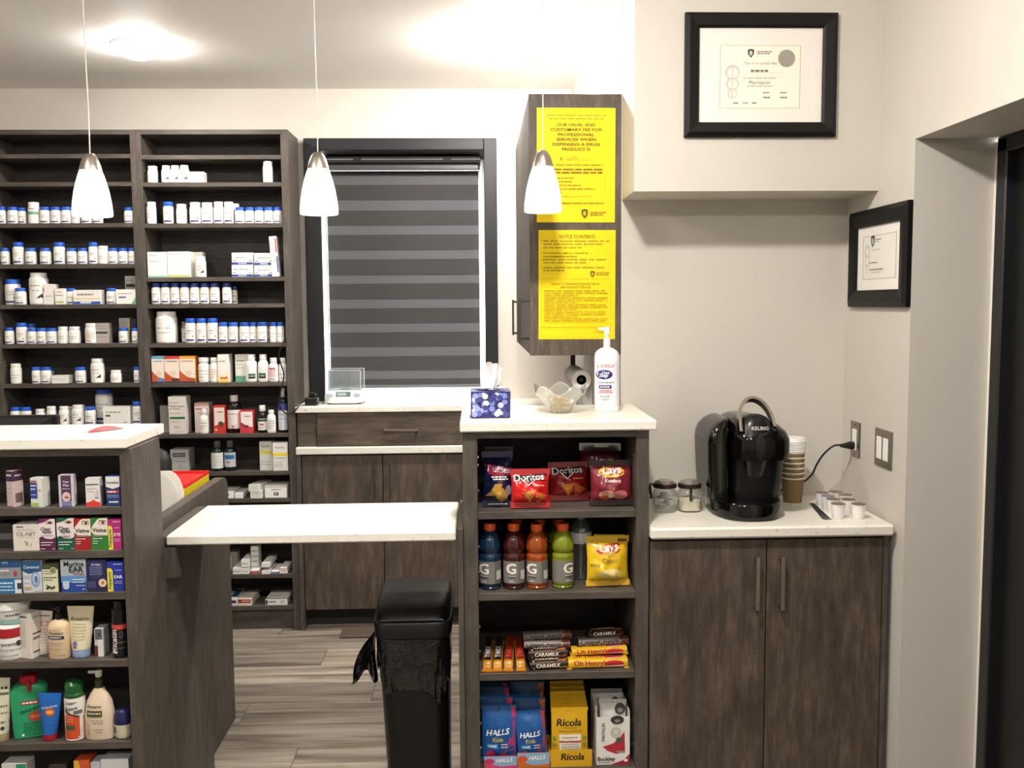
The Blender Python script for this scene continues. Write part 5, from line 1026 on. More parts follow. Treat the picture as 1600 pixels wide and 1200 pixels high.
# chocolate bars
z = zT[2]
def bar(lab, p0, p1, w, hgt, z0, cols, art, seed=0, grp='chocolate bars in the tower'):
    """wrapped bar lying from p0 to p1 on the board, flat crimped ends"""
    p0, p1 = Vector(p0), Vector(p1); L = (p1-p0).length; t = thing('chocolate_bar', lab, 'chocolate bar', (p0.x, p0.y, z0+.0004), math.atan2((p1-p0).y, (p1-p0).x), grp)
    rnd = random.Random(seed); e = .014; R_ = []; ph = rnd.uniform(0, 6)
    sec = [(0, w*.5, .0012), (e, w*.46, .0016), (e+.008, w*.5, hgt*.42), (e+.018, w*.5, hgt*.5)]+[(L*q, w*.5*(1+.02*math.sin(9*q+ph)), hgt*.5*(1+.06*math.sin(14*q+ph))) for q in (.3, .4, .5, .6, .7)]+[(L-e-.018, w*.5, hgt*.5), (L-e-.008, w*.5, hgt*.42), (L-e, w*.46, .0016), (L, w*.5, .0012)]
    mb = MB().m(cols[0]); vs = []; F = []; n = 16
    for s_, a_, b_ in sec:
        for i in range(n):
            an = 2*PI*(i+.5)/n; co, si = math.cos(an), math.sin(an)
            vs.append((s_, a_*math.copysign(abs(co)**.6, co), max(b_, .0004)+b_*math.copysign(abs(si)**.6, si)))
    for k in range(len(sec)-1):
        for i in range(n): F.append((k*n+i, k*n+(i+1) % n, k*n+n+(i+1) % n, k*n+n+i))
    F += [tuple(range(n)), tuple(range((len(sec)-1)*n, len(sec)*n))]
    mb.add(vs, F); mb.build('wrapper', t, sharp=50)
    if len(cols) > 1:
        for q in (0, L-e): MB().m(cols[1]).box(q, q+e, -w*.52, w*.52, -.0002, .0034).build('crimped_end', t)
    for kind, f in art.items():
        if kind == 'front':
            A = Art(L, hgt, lambda x, zz: -w*.5*max(0, 1-min(1, abs(zz/hgt*2-1))**3.3)**.3-.0006, True); f(A); o = A.build('printed_front', t); o.location = (L/2, 0, 0)
        else:
            A = Art(L, w, lambda x, zz: -hgt*.5*max(0, 1-min(1, abs(zz/w*2-1))**3.3)**.3-.0008, True); f(A); o = A.build('printed_top', t); o.location = (L/2, -w*.5, hgt*.5); o.rotation_euler = (-PI/2, 0, 0)
    return t
for i, (xa, xb, dk) in enumerate(((754, 768, 1), (770, 784, 1), (785, 803, 0), (806, 822, 0))):
    a_ = at((xa+xb)/2, 1046, Y=2.685); b_ = at((xa+xb)/2+ (4 if i < 3 else -4), 1030, Y=2.86)
    lab = ['black and gold chocolate bar lying end-on, first from left', 'black and gold chocolate bar lying end-on, second from left', 'red and gold chocolate bar lying end-on, third from left', 'red and gold chocolate bar lying end-on, fourth from left'][i]
    t = bar(lab, (a_.x, 2.68, 0), (b_.x, 2.85, 0), .028, .02, z, [mylar('#c98a22'), mm('#c07a1c', .35)],
        {'top': lambda A, dk=dk: [A.rect(.2, .1, .95, .9, mm('#241a18' if dk else '#7a2a1a', .4)), stext(A, 'TWIX', .45, .5, .36, None, '#d9d4d0' if dk else '#e2402c', bold=.05)]}, seed=i)
    for c in t.children:
        pass
    t.rotation_euler = (0, -.20, t.rotation_euler.z); t.location.z = z+.0012
def lay(xl, xr, ys_, k): pass
def cara(A): A.rect(.02, .02, .98, .98, mm('#2c1710', .35)); stext(A, 'CARAMILK', .47, .55, .6, None, '#f1e6d6', bold=.05); A.rect(.1, .12, .13, .34, mm('#ead9bd')); A.poly([(.66, .1), (.92, .1), (.95, .5), (.8, .35)], mm('#a8683a', .3)); A.rect(.2, .08, .62, .11, mm('#b07a48'))
def crispy(A): A.rect(.02, .02, .98, .98, mm('#8f8680', .3)); stext(A, 'CrispyCrunch', .42, .55, .74, None, '#17120f', bold=.04); A.poly([(.8, .05), (.97, .05), (.97, .95), (.86, .95)], mm('#6a3020', .4))
def ohh(A): A.rect(.02, .02, .98, .98, mm('#e0b01e', .35)); stext(A, 'Oh Henry!', .36, .58, .5, None, '#a8202a', bold=.06); A.ell(.76, .56, .16, .34, mm('#b5222a', .4)); A.poly([(.64, .3), (.92, .4), (.92, .34), (.66, .22)], PAPER)
def hbar(lab, x0, x1, yb, col, cr, art, k, Y=2.70, dz=0.0, seed=0, hgt=.026, tilt=0.0):
    a_, b_ = at(x0, yb, Y=Y), at(x1, yb, Y=Y)
    return bar(lab, (a_.x, Y+.02, 0), (b_.x, Y+.02+tilt, 0), .04, hgt, z+dz, [mylar(col), mm(cr, .35)], {'front': art, 'top': art}, seed)
H_ = .0242
hbar('brown caramel bar at the bottom of the middle stack', 826, 890, 1046, '#2c1710', '#2c1710', cara, 0, Y=2.685, seed=1, hgt=H_, tilt=.012)
hbar('brown caramel bar second from the bottom of the middle stack', 824, 888, 1040, '#2c1710', '#2c1710', cara, 1, Y=2.71, dz=H_+.0008, seed=2, hgt=H_, tilt=.01)
hbar('grey crunchy bar second from the top of the middle stack', 818, 892, 1030, '#8f8680', '#3a2a24', crispy, 2, Y=2.735, dz=2*H_+.0016, seed=3, hgt=.017)
hbar('grey crunchy bar on top of the middle stack', 816, 894, 1022, '#8f8680', '#3a2a24', crispy, 3, Y=2.75, dz=2*H_+.019, seed=4, hgt=.017, tilt=.014)
hbar('yellow and red peanut bar at the bottom of the right stack', 886, 983, 1046, '#e0b01e', '#d9b02a', ohh, 0, Y=2.69, seed=5, hgt=.027, tilt=.004)
hbar('yellow and red peanut bar second from the bottom of the right stack', 891, 982, 1035, '#e0b01e', '#d9b02a', ohh, 1, Y=2.72, dz=.028, seed=6, hgt=.02, tilt=.012)
hbar('grey crunchy bar second from the top of the right stack', 902, 984, 1025, '#8f8680', '#3a2a24', crispy, 2, Y=2.74, dz=.0488, seed=7, hgt=.02, tilt=.012)
hbar('brown caramel bar on top of the right stack', 916, 976, 1012, '#2c1710', '#2c1710', cara, 3, Y=2.76, dz=.0696, seed=8, hgt=.017, tilt=.016)
# cough drops
z = zT[3]
def pouchbag(x0, x1, yt, Y, lab, cols, art, rx=-.12, rz=0, seed=0, T_=.03, grp='cough drop bags in the tower', lift=.012, ry=0):
    x, w, h = put(x0, x1, yt, z+lift, Y); t = thing('cough_drop_bag', lab, 'bag of sweets', (x, Y, z+lift), rz, grp, rx, ry); bag(t, w, h/math.cos(rx), T_, cols, art, seed, crimp=.012); return t
def halls(c2, kid_=True):
    def f(A):
        A.rect(.02, .02, .98, .97, mm('#1d5a9c', .35)); A.poly([(.86, .97), (.98, .97), (.98, .1), (.6, .05), (.72, .3), (.9, .5)], mm(c2, .35), (.9, .4)); A.poly([(.05, .6), (.9, .64), (.85, .3), (.55, .2), (.2, .2)], mm('#1a4a8f', .35), (.5, .42))
        stext(A, 'HALLS', .46, .53, .68, None, '#f2f3f5', bold=.05, shear=.25, rot=4); stext(A, 'Kids', .46, .4, .3, None, '#c9c04a', bold=.03); A.rect(.14, .24, .46, .33, mm('#3f8fce', .4)); A.lines(.18, .42, .27, .03, PAPER); A.lines(.55, .75, .3, .02, PAPER); A.lines(.55, .75, .25, .02, PAPER)
        A.ell(.25, .12, .13, .09, mm(c2, .3)); A.ell(.62, .1, .1, .06, mm('#c03a3a', .3)); A.ell(.5, .93, .025, .012, mm('#0c1a30'))
    return f
def hallsback(c2):
    def f(A): A.rect(.02, .02, .98, .97, mm('#1a4a7c', .35)); A.poly([(.8, .97), (.98, .97), (.98, .3)], mm(c2, .35)); A.ell(.5, .93, .025, .012, mm('#0c1a30'))
    return f
pk = '#c9386a'; og = '#c46a2c'; hm_ = [mylar('#1d5a9c'), mm('#1d5a9c', .3)]
pouchbag(753, 807, 1105, 2.712, 'front blue and pink cough drop bag, left tray', hm_, halls(pk), seed=11, T_=.03, rx=-.10)
pouchbag(751, 802, 1091, 2.75, 'second blue and pink cough drop bag, left tray', hm_, hallsback(pk), seed=12, T_=.026, rx=-.08)
pouchbag(751, 797, 1075, 2.80, 'third blue and pink cough drop bag, left tray', hm_, hallsback(pk), seed=13, T_=.026, rx=-.06)
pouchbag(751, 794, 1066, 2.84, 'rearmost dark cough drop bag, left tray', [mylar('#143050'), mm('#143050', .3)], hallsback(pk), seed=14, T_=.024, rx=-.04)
pouchbag(809, 857, 1112, 2.712, 'front blue and orange cough drop bag, right tray', hm_, halls('#b0443a'), seed=15, T_=.03, rx=-.10, ry=-.07)
pouchbag(802, 853, 1093, 2.76, 'second blue and orange cough drop bag, right tray', hm_, hallsback(og), seed=16, T_=.026, rx=-.08)
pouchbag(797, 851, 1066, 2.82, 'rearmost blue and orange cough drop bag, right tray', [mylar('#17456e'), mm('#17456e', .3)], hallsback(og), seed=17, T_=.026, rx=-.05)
def tray(x0, x1, ylip, lab, col, art, d=.19, Y=2.683, side=.06):
    x, w, h = put(x0, x1, ylip, z, Y); t = thing('display_tray', lab, 'display box', (x, Y, z+.0003), 0, 'open card display trays in the tower'); m = mm(col, .6)
    MB().m(m).box(-w/2, w/2, 0, .002, 0, h).build('front_lip', t)
    MB().m(m).box(-w/2, w/2, .002, d, 0, .002).build('base', t)
    for sx in (-1, 1): MB().m(m).prism([(0, 0), (1, 0)], 0, 0) if False else MB().m(m).box(sx*w/2-(.0015 if sx > 0 else 0), sx*w/2+(.0015 if sx < 0 else 0), .002, d, .002, .0105).build('side_wall', t)
    MB().m(m).box(-w/2+.0016, w/2-.0016, d-.002, d, .002, .0105).build('back_wall', t)
    A = Art(w, h, flat(0)); art(A); A.build('printed_front', t)
def hlip(c, c3):
    def f(A): A.rect(0, 0, 1, 1, mm('#8fb0d0', .5)); A.poly([(0, 0), (1, 0), (1, .25), (.5, .15), (.3, .3), (0, .6)], mm(c, .5), (.3, .1)); stext(A, 'HALLS', .62, .68, .52, None, '#f5f4f2', bold=.05, shear=.25, rot=4); A.ell(.16, .6, .15, .22, mm(c3, .4))
    return f
tray(756.5, 807.5, 1182, 'pink and pale blue card tray of cough drops', '#d2587e', hlip('#d2487a', '#c9305a'))
tray(808.5, 858.6, 1176.5, 'orange and pale blue card tray of cough drops', '#c9702c', hlip('#c9702c', '#d4561c'))
def ric(full):
    def f(A):
        A.rect(.02, .01, .98, .985, mm('#d8a81a', .4)); A.lines(.4, .6, .93, .008, mm('#6a5010'))
        if full:
            stext(A, 'Ricola', .48, .72, .66, None, '#1a1a16', bold=.06, shear=.15); A.lines(.3, .7, .61, .015, mm('#8a6a14')); A.lines(.2, .8, .55, .015, mm('#8a6a14')); A.rect(.22, .05, .8, .5, mm('#ece6d8', .5)); A.rect(.22, .34, .8, .375, mm('#b0483a', .5)); A.lines(.3, .72, .43, .015, mm('#8a6a14'))
            for i in range(3): A.lines(.28, .74, .3-.045*i, .015, GREY, i)
            A.ell(.52, .12, .1, .03, mm('#b9a070')); A.ell(.7, .12, .08, .03, mm('#7a3a28')); A.ell(.35, .09, .06, .02, mm('#c9a03a'))
            for u in (.08, .9):
                for v in (.15, .3, .42): A.ell(u, v, .06, .04, mm('#7a8a2a'), n=8)
    return f
for i, yt in enumerate((1106, 1100, 1094, 1088, 1081, 1073, 1065)):
    pouchbag(861-.3*i, 919-1.2*i, yt, 2.706+.021*i, ['front yellow herb candy bag', 'second yellow herb candy bag', 'third yellow herb candy bag', 'fourth yellow herb candy bag', 'fifth yellow herb candy bag', 'sixth yellow herb candy bag', 'rearmost yellow herb candy bag'][i]+' in the yellow tray', [mylar('#d8a81a', .4), mm('#cf9f16', .4)], ric(i == 0), rx=-.04, seed=20+i, T_=.016, grp='yellow herb candy bags')
def rlip(A): A.rect(0, 0, 1, 1, mm('#d8a81a', .5)); stext(A, 'Ricola', .53, .6, .56, None, '#1a1a16', bold=.06, shear=.15)
tray(860.5, 925, 1172, 'bright yellow card tray of herb candy', '#d8a81a', rlip)
t, w, h = P(932, 984, 1112, z, 2.69, 'lozenge_box', 'white card box of lozenges with crimson curve and an opened front', 'display box', 'cough drop bags in the tower')
m = mm('#e9e6e1', .55)
MB().m(m).box(-w/2, w/2, 0, .0015, 0, h*.9).build('front_panel', t); MB().m(m).box(-w/2, -w/2+.0015, .0016, .15, 0, h*1.05).build('side_panel', t); MB().m(m).box(w/2-.0015, w/2, .0016, .15, 0, h*1.0).build('side_panel', t)
MB().m(m).box(-w/2+.0016, w/2-.0016, .148, .15, 0, h*1.05).build('back_panel', t); MB().m(m).box(-w/2+.0016, w/2-.0016, .0016, .1479, 0, .002).build('base', t)
A = Art(w, h, flat(0)); A.poly([(.18, .34), (.5, .4), (.72, .52), (.84, .62), (.86, .24), (.6, .2), (.34, .26)], mm('#b52a3c'), (.6, .36)); A.ell(.68, .46, .1, .05, mm('#4a5a4a')); A.rect(.6, .22, .86, .26, mm('#8c8a84')); stext(A, 'Buckley', .3, .1, .52, None, '#26161a', bold=.05); A.lines(.06, .42, .035, .02, GREY); A.poly([(.4, .0), (1, .0), (1, .2), (.8, .08)], mm('#a02434'), (.8, .05)); A.ell(.88, .08, .06, .03, PAPER)
stext(A, 'PASTILLES', .2, .62, .34, None, '#55504e', rot=90, bold=.01); A.ell(.58, .62, .17, .1, mm('#cfccc6')); A.ell(.58, .62, .12, .07, mm('#9a9792')); A.ell(.58, .62, .1, .06, mm('#d6d3ce')); A.ell(.62, .85, .2, .08, mm('#3a3634')); A.ell(.62, .83, .09, .03, mm('#8c8884')); A.build('printed_front', t)
for i, (a_, b_, yt, Y) in enumerate(((936, 979, 1093.5, 2.725), (935, 969, 1084, 2.785))):
    pouchbag(a_, b_, yt, Y, ['front white lozenge pouch standing in the white card box', 'rear white lozenge pouch standing in the white card box'][i], [mylar('#dcd9d4'), mm('#cfccc7', .35)], lambda A: [A.ell(.76, .84, .2, .1, mm('#4a4644', .4)), A.ell(.76, .82, .1, .04, mm('#8c8884')), A.ell(.5, .95, .02, .01, INK), A.ell(.1, .5, .07, .12, mm('#4a4644'))], rx=-.03, seed=40+i, T_=.028, grp='white lozenge pouches')
# ================================================================== on the tower top
TZ = 1.2157
t = thing('tissue_box', 'navy tissue box printed with pale overlapping dots on the tower top', 'tissue box', (.032, 2.742, TZ+.0002), .0)
w, h, d = .116, .079, .115; nv = mm('#2f3270', .45)
MB().m(nv).box(-w/2, w/2, 0, d, 0, h, c=.0015).build('body', t)
rd = random.Random(5); cols = [mm(c, .5) for c in ('#dfe4f2', '#b9c3e6', '#7f8cd0', '#5a64b4', '#9aa6dc', '#454a94', '#e9ecf5', '#3d4088')]
def dots(A, n, r):
    pl = [(rd.uniform(.09, .91), rd.uniform(.12, .88)) for _ in range(n)]
    for u, v in pl: A.ell(u, v, r/A.W, r/A.H, rd.choice(cols), n=16)
A = Art(w, h, flat(0)); dots(A, 46, .0085); A.build('printed_front', t)
A = Art(d, h, flat(0)); dots(A, 36, .0085); o = A.build('printed_side', t); o.location = (w/2, d/2, 0); o.rotation_euler = (0, 0, PI/2)
A = Art(w, d, flat(0)); dots(A, 50, .0085); A.ell(.5, .5, .34, .14, mm('#e9e9ee')); o = A.build('printed_top', t); o.location = (0, 0, h); o.rotation_euler = (-PI/2, 0, 0)
def tis(u, v):
    s = .013+.019*v+.006*math.sin(5*v); x = (u-.5)*2*s+.012*v
    return (x, d*.5+.018*math.sin(7*u+2*v)*(.4+v)+.01*math.cos(13*u), h+.001+.086*v-.018*v*abs(u-.35)*2+.004*math.sin(11*u)*v)
MB().m(mm('#fbfaf8', .9)).grid(tis, 18, 12).build('tissue', t)
bw = thing('glass_bowl', 'clear glass candy bowl with a wavy rim on the tower top', 'bowl', (.247, 2.872, TZ+.0002))
def bowlf(rs):
    def f(u, v):
        th = 2*PI*u; q = v; r = .036+.046*q**1.25; r = min(r, .0835); z = .004+.068*q**1.1+(.014*q**3)*math.sin(5*th+.6); r += .004*q**2*math.sin(5*th+.6)
        return ((r-rs)*math.cos(th), (r-rs)*math.sin(th), z+rs*.3)
    return f
gl = clear('bowl_glass', '#f6f8f5', .3, .05, fog=.05, fogcol='#ffffff')
MB().m(gl).grid(bowlf(0), 60, 14).grid(bowlf(.003), 60, 14).build('bowl', bw)
MB().m(gl).lathe([(.034, 0), (.037, .001), (.037, .004), (.001, .004)], 32).build('foot', bw)
rim = MB().m(clear('bowl_rim', '#ffffff', .5, .05, fog=.2)); f0 = bowlf(.0015); rim.tube([f0(i/60, 1) for i in range(61)], .0016, 6, caps=False); rim.build('rim', bw)
gold = M('#b98f22', .28, .4); gold2 = M('#d6b95a', .3, .3); first = None; rc = random.Random(2)
for i in range(15):
    L_, n_ = [(0, 6), (1, 6), (2, 3)][0 if i < 6 else 1 if i < 12 else 2]; k = i if i < 6 else i-6 if i < 12 else i-12
    an = 2*PI*k/n_+L_*.5; rr = (.024, .026, .013)[L_]; pos = (.247+rr*math.cos(an), 2.872+rr*math.sin(an), TZ+.013+.0155*L_)
    if first is None:
        first = thing('candy', 'gold-wrapped candy in the wavy glass bowl', 'candy', pos, rc.uniform(0, 3), 'gold candies in the glass bowl')
        MB().m(gold).loft([(-.009, .002, .002), (-.008, .0055, .005), (-.004, .0075, .0065), (.004, .0075, .0065), (.008, .0055, .005), (.009, .002, .002)], 12, T=Matrix.Rotation(PI/2, 4, 'Y')).build('wrapped_sweet', first)
        for sgn in (-1, 1): MB().m(gold2).loft([(.009, .002, .002), (.012, .0035, .0012), (.017, .006, .0015)], 10, T=Matrix.Rotation(sgn*PI/2, 4, 'Y')).build('twisted_end', first)
    else:
        c = first.copy(); C.objects.link(c); c.location = pos; c.rotation_euler = (rc.uniform(-.4, .4), rc.uniform(-.4, .4), rc.uniform(0, 3))
        for ch in list(first.children):
            e = ch.copy(); C.objects.link(e); e.parent = c
x, w, h = put(930.5, 969.5, 511, TZ, 2.872)
t = thing('sanitizer_bottle', 'white pump bottle of hand sanitizer with a dark blue oval on its label', 'pump bottle', (x, 2.872, TZ+.0002))
pump(t, w, h, .052, .755, '#eeebee', '#fbf9f2', lambda A: [A.rect(.03, .06, .97, .6, mm('#e6e3ec', .5)), A.poly([(.22, .525), (.26, .555), (.74, .555), (.72, .525)], mm('#c2484c')), A.lines(.28, .7, .532, .015, PAPER), A.poly([(.06, .53), (.1, .56), (.14, .54), (.12, .515)], mm('#8fb0a8')),
   A.ell(.36, .44, .335, .056, mm('#9a8fb4')), A.ell(.35, .44, .32, .055, mm('#221f6e')), stext(A, 'One', .4, .463, .3, None, '#f4f2f8', bold=.04, shear=.25), stext(A, 'Step', .32, .425, .36, None, '#f4f2f8', bold=.04, shear=.25),
   A.lines(.1, .72, .34, .014), A.rect(.14, .275, .64, .315, mm('#2c2a78')), A.lines(.18, .6, .287, .016, PAPER), A.lines(.16, .64, .245, .012, mm('#c0686c')), A.lines(.14, .68, .222, .012, mm('#c0686c')), A.lines(.18, .6, .18, .01), A.lines(.2, .56, .15, .008), A.lines(.28, .5, .138, .006)],
   taper=((0, .92), (.008, .97), (.03, 1), (.86, 1), (.91, .95), (.95, .8), (.98, .58), (1, .36)), p=2.6)

# ================================================================== coffee nook
CZ = .9006
k = thing('coffee_machine', 'large glossy black single-cup coffee machine with silver arched handle', 'coffee machine', (.815, 2.87, CZ))
gb = M('#060606', .12, 0, .5); gm = M('#0c0c0c', .3)
MB().m(gb).loft([(0, .098, .150, 2.6), (.004, .102, .155, 2.6), (.045, .106, .157, 2.6), (.052, .104, .153, 2.6)], 40, T=Matrix.Translation((0, -.008, 0))).build('drip_tray', k)
MB().m(M('#070707', .3)).loft([(.0525, .082, .115, 4, .029, .028), (.10, .085, .118, 4, .031, .028), (.18, .088, .122, 4, .032, .028)], 36).build('column', k)
MB().m(gb).loft([(.1805, .0895, .145, 4, .0320, .0), (.20, .090, .150, 4, .0325, 0), (.24, .0895, .150, 4, .0325, 0), (.262, .085, .145, 3.6, .029, .003), (.280, .074, .135, 3.2, .021, .008), (.294, .058, .118, 2.8, .011, .014), (.302, .035, .085, 2.4, .004, .02), (.304, .012, .04, 2, .002, .02)], 40).build('brew_head', k)
MB().m(clear('smoked_tank', '#3a3c36', .25, .06, fog=.25, fogcol='#23241f')).loft([(.053, .030, .10, 7, -.083, .025), (.12, .031, .104, 7, -.087, .025), (.225, .032, .108, 7, -.0905, .025)], 28).build('water_tank', k)
MB().m(M('#1a1b18', .3)).loft([(.054, .024, .09, 7, -.083, .03), (.15, .025, .094, 7, -.087, .03)], 24).build('water', k)
MB().m(gb).loft([(.2255, .0325, .112, 7, -.0905, .02), (.245, .0315, .110, 7, -.0895, .02), (.265, .028, .106, 6, -.0855, .02), (.282, .021, .098, 5, -.078, .02), (.293, .012, .088, 4, -.068, .02), (.297, .005, .07, 3, -.061, .02)], 28).build('tank_lid', k)
pts = []
for i in range(17):
    a = PI*(1-i/16); pts.append((.012+.052*math.cos(a), -.128+.075*math.sin(a)+.012*(i/16), .262+.087*math.sin(a)**.8+.012*(i/16)))
hb = MB().m(M('#b9b3a8', .22, 1)); vs = []; F = []
for i, q in enumerate(pts):
    tv = (Vector(pts[min(i+1, 16)])-Vector(pts[max(i-1, 0)])).normalized(); sd = Vector((0, .82, -.57)); nn = tv.cross(sd).normalized()
    for a_, b_ in ((-.012, -.0045), (.012, -.0045), (.012, .0045), (-.012, .0045)): vs.append(Vector(q)+sd*a_+nn*b_)
for i in range(16):
    for j in range(4): F.append((i*4+j, i*4+(j+1) % 4, i*4+4+(j+1) % 4, i*4+4+j))
F += [(3, 2, 1, 0), (64, 65, 66, 67)]; hb.add(vs, F); hb.build('handle', k)
MB().m(gm).loft([(.25, .05, .04, 3, .012, -.105), (.285, .046, .036, 2.6, .012, -.10), (.306, .036, .03, 2.3, .012, -.095), (.314, .018, .02, 2, .012, -.09)], 28).build('pod_lid', k)
A = Art(.09, .03, lambda x, z: -.003+.012*(x/.045)**2); stext(A, 'KEURIG', .5, .5, .56, None, '#d9d6d0', bold=.04); o = A.build('lettering', k); o.location = (.016, -.139, .262)
MB().m(gm).loft([(.125, .028, .03, 3, .015, -.075), (.1803, .036, .04, 3, .015, -.085)], 24).build('spout', k)
bt = MB().m(CHROME)
for i in range(3): bt.loft([(0, .004, .004), (.002, .0035, .0035)], 12, T=Matrix.Translation((.06+.016*i, -.142+.011*i, .247-.0008*i)) @ Matrix.Rotation(PI/2, 4, 'X'))
o = bt.build('button', k); o['kind'] = 'stuff'
cp = at(1243, 790, Z=CZ); cx_, cy_ = cp.x, cp.y+.03; proto = None
tan = M('#8a6f4c', .7); cream = M('#e6dfd0', .6)
for i in range(6):
    lab = ['tan paper cup at the bottom of the cup stack', 'tan paper cup second from the bottom of the stack', 'tan paper cup third from the bottom of the stack', 'tan paper cup fourth from the bottom of the stack', 'tan paper cup fifth from the bottom of the stack', 'tan paper cup topmost of the stack, under the lids'][i]
    if proto is None:
        c = proto = thing('paper_cup', lab, 'paper cup', (cx_, cy_, CZ+.0002), 0, 'stacked tan paper cups')
        MB().m(cream).lathe([(.027, .004), (.0272, 0), (.0285, .0005), (.0287, .006)], 28).build('base_ring', c)
        MB().m(tan).lathe([(.0288, .0062), (.0355, .083)], 28, caps=False).build('wall', c)
        MB().m(cream).lathe([(.0356, .0832), (.0375, .0850), (.0378, .0872), (.0364, .0885), (.0350, .0868), (.0347, .083)], 28, caps=False).build('rim', c)
    else:
        c = proto.copy(); C.objects.link(c); c.location = (cx_, cy_, CZ+.0002+.0166*i); c['label'] = lab
        for ch in list(proto.children): e = ch.copy(); C.objects.link(e); e.parent = c
lz = CZ+.0166*5+.0888; lp = None
for i in range(5):
    lab = ['white cup lid lowest of the lids on the cup stack', 'white cup lid second from the bottom on the cup stack', 'white cup lid in the middle on the cup stack', 'white cup lid second from the top on the cup stack', 'white cup lid topmost on the cup stack'][i]
    if lp is None:
        c = lp = thing('cup_lid', lab, 'cup lid', (cx_, cy_, lz), 0, 'stacked white cup lids'); lw = M('#efeeeb', .4)
        MB().m(lw).lathe([(.0375, 0), (.0392, .001), (.0392, .005), (.0375, .0065)], 28, caps=False).build('rim', c)
        MB().m(lw).lathe([(.0374, .0066), (.0352, .0135), (.0340, .0148), (.030, .0135), (.001, .0128)], 28, caps=False).build('dome', c)
    else:
        c = lp.copy(); C.objects.link(c); c.location = (cx_, cy_, lz+.0074*i); c['label'] = lab
        for ch in list(lp.children): e = ch.copy(); C.objects.link(e); e.parent = c
jg = clear('jar_glass', '#f3f4f2', .3, .04); jb_ = M('#2b1c14', .3)
for i, (px, lab, hx) in enumerate(((1042, 'small glass jar of wrapped sweetener with brown lid, nearest the tower', -1), (1081, 'small glass jar of cream powder with brown lid, beside the coffee machine', 0))):
    p = at(px, 801.5, Z=CZ); j = thing('condiment_jar', lab, 'jar', (p.x, p.y+.035, CZ+.0002), 0, 'condiment jars beside the coffee machine')
    MB().m(jg).loft([(0, .031, .031, 3), (.004, .036, .036, 3), (.05, .0375, .0375, 3), (.062, .036, .036, 2.4), (.068, .032, .032, 2), (.074, .032, .032, 2)], 32).build('glass_body', j)
    cm = M('#eee6cf', .9) if i else M('#cfd3d8', .6)
    ct = MB().m(cm)
    if i: ct.loft([(.003, .028, .028, 3), (.006, .034, .034, 3), (.036, .0345, .0345, 3), (.042, .02, .028, 2), (.046, .006, .01, 2)], 24)
    else:
        rj = random.Random(4)
        for q in range(16):
            T = Matrix.Translation((rj.uniform(-.012, .012), rj.uniform(-.012, .012), .012+.0028*q)) @ Matrix.Rotation(rj.uniform(0, 3), 4, 'Z') @ Matrix.Rotation(rj.uniform(-.6, .6), 4, 'X')
            ct.box(-.016, .016, -.007, .007, -.001, .001, T=T)
    o = ct.build('contents', j); o['kind'] = 'stuff'
    MB().m(jb_).loft([(.0742, .0355, .0355), (.076, .0368, .0368), (.085, .0368, .0368), (.088, .034, .034)], 32).build('lid', j)
    MB().m(clear('jar_dome', '#d9d6d0', .5, .06, fog=.25, fogcol='#b9b4ac')).loft([(.0882, .032, .032), (.094, .028, .028), (.098, .018, .018), (.0995, .004, .004)], 28).build('glass_top', j)
    an = PI if hx else -PI/2 - .12
    co, si = math.cos(an), math.sin(an); P_ = lambda r, z: (r*co, r*si, z)
    MB().m(jb_).tube([P_(.034, .083), P_(.044, .085), P_(.047, .078), P_(.045, .06), P_(.042, .045), P_(.0445, .038)], [.0045, .005, .0045, .004, .004, .0035], 8).build('handle', j)
kp = None; foil = [M('#7a6258', .35, .3), M('#8a7a9c', .35, .3), M('#6a5850', .35, .3)]
for i, (px, py) in enumerate(((1284.4, 769.3), (1305.5, 768), (1294, 774.6), (1321, 772.7), (1301.8, 779.4), (1325.5, 780), (1309.7, 786.6), (1341.6, 787))):
    p = at(px, py, Z=CZ+.0445)
    lab = ['rear left coffee pod of the white pod cluster', 'rearmost coffee pod beside the wall corner', 'coffee pod with lilac foil lid in the pod cluster', 'coffee pod at the rear right of the cluster', 'coffee pod just behind the front left pod', 'coffee pod just behind the front right pod', 'front left coffee pod nearest the black stir sticks', 'front right coffee pod standing nearest the wall'][i]
    c = thing('coffee_pod', lab, 'coffee pod', (p.x, p.y, CZ+.0002), 0, 'white coffee pods on the counter')
    if kp is None:
        b1 = MB().m(M('#efecea', .45)).lathe([(.0165, 0), (.0172, .001), (.0205, .04), (.0228, .0405), (.0228, .0428), (.0205, .043)], 24).build('cup', c)
        l1 = MB().m(foil[0]).lathe([(.0215, .0432), (.0215, .0440), (.0005, .0442)], 24).build('foil_lid', c); kp = (b1, l1)
    else:
        for q in kp: e = q.copy(); C.objects.link(e); e.parent = c
        if i in (2, 5): e.data = e.data.copy(); e.data.materials[0] = foil[1 if i == 2 else 2]
p0, p1 = at(1266.5, 787, Z=CZ), at(1290, 812, Z=CZ); dv = (p1-p0); an = math.atan2(dv.y, dv.x); sp = None
for i in range(5):
    pos = p0+dv*.5+Vector((-math.sin(an), math.cos(an), 0))*(.0042*i-.004); pos.z = CZ+.0002
    lab = ['black stir stick farthest left of the five', 'black stir stick second from the left of the five', 'black stir stick in the middle of the five', 'black stir stick fourth from the left of the five', 'black stir stick nearest the white pods'][4-i]
    o = MB().m(M('#171412', .5)).box(-dv.length/2, dv.length/2, -.0018, .0018, 0, .0016, c=.0004).box(-dv.length/2, -dv.length/2+.012, -.0019, .0019, 0, .0017, c=.0004).build('stir_stick'); tag(o, lab, 'stir stick', 'black stir sticks'); o.location = pos+Vector((dv.x, dv.y, 0)).normalized()*(.004*((i*7) % 3)-.004); o.rotation_euler.z = an+.012*(i-2)
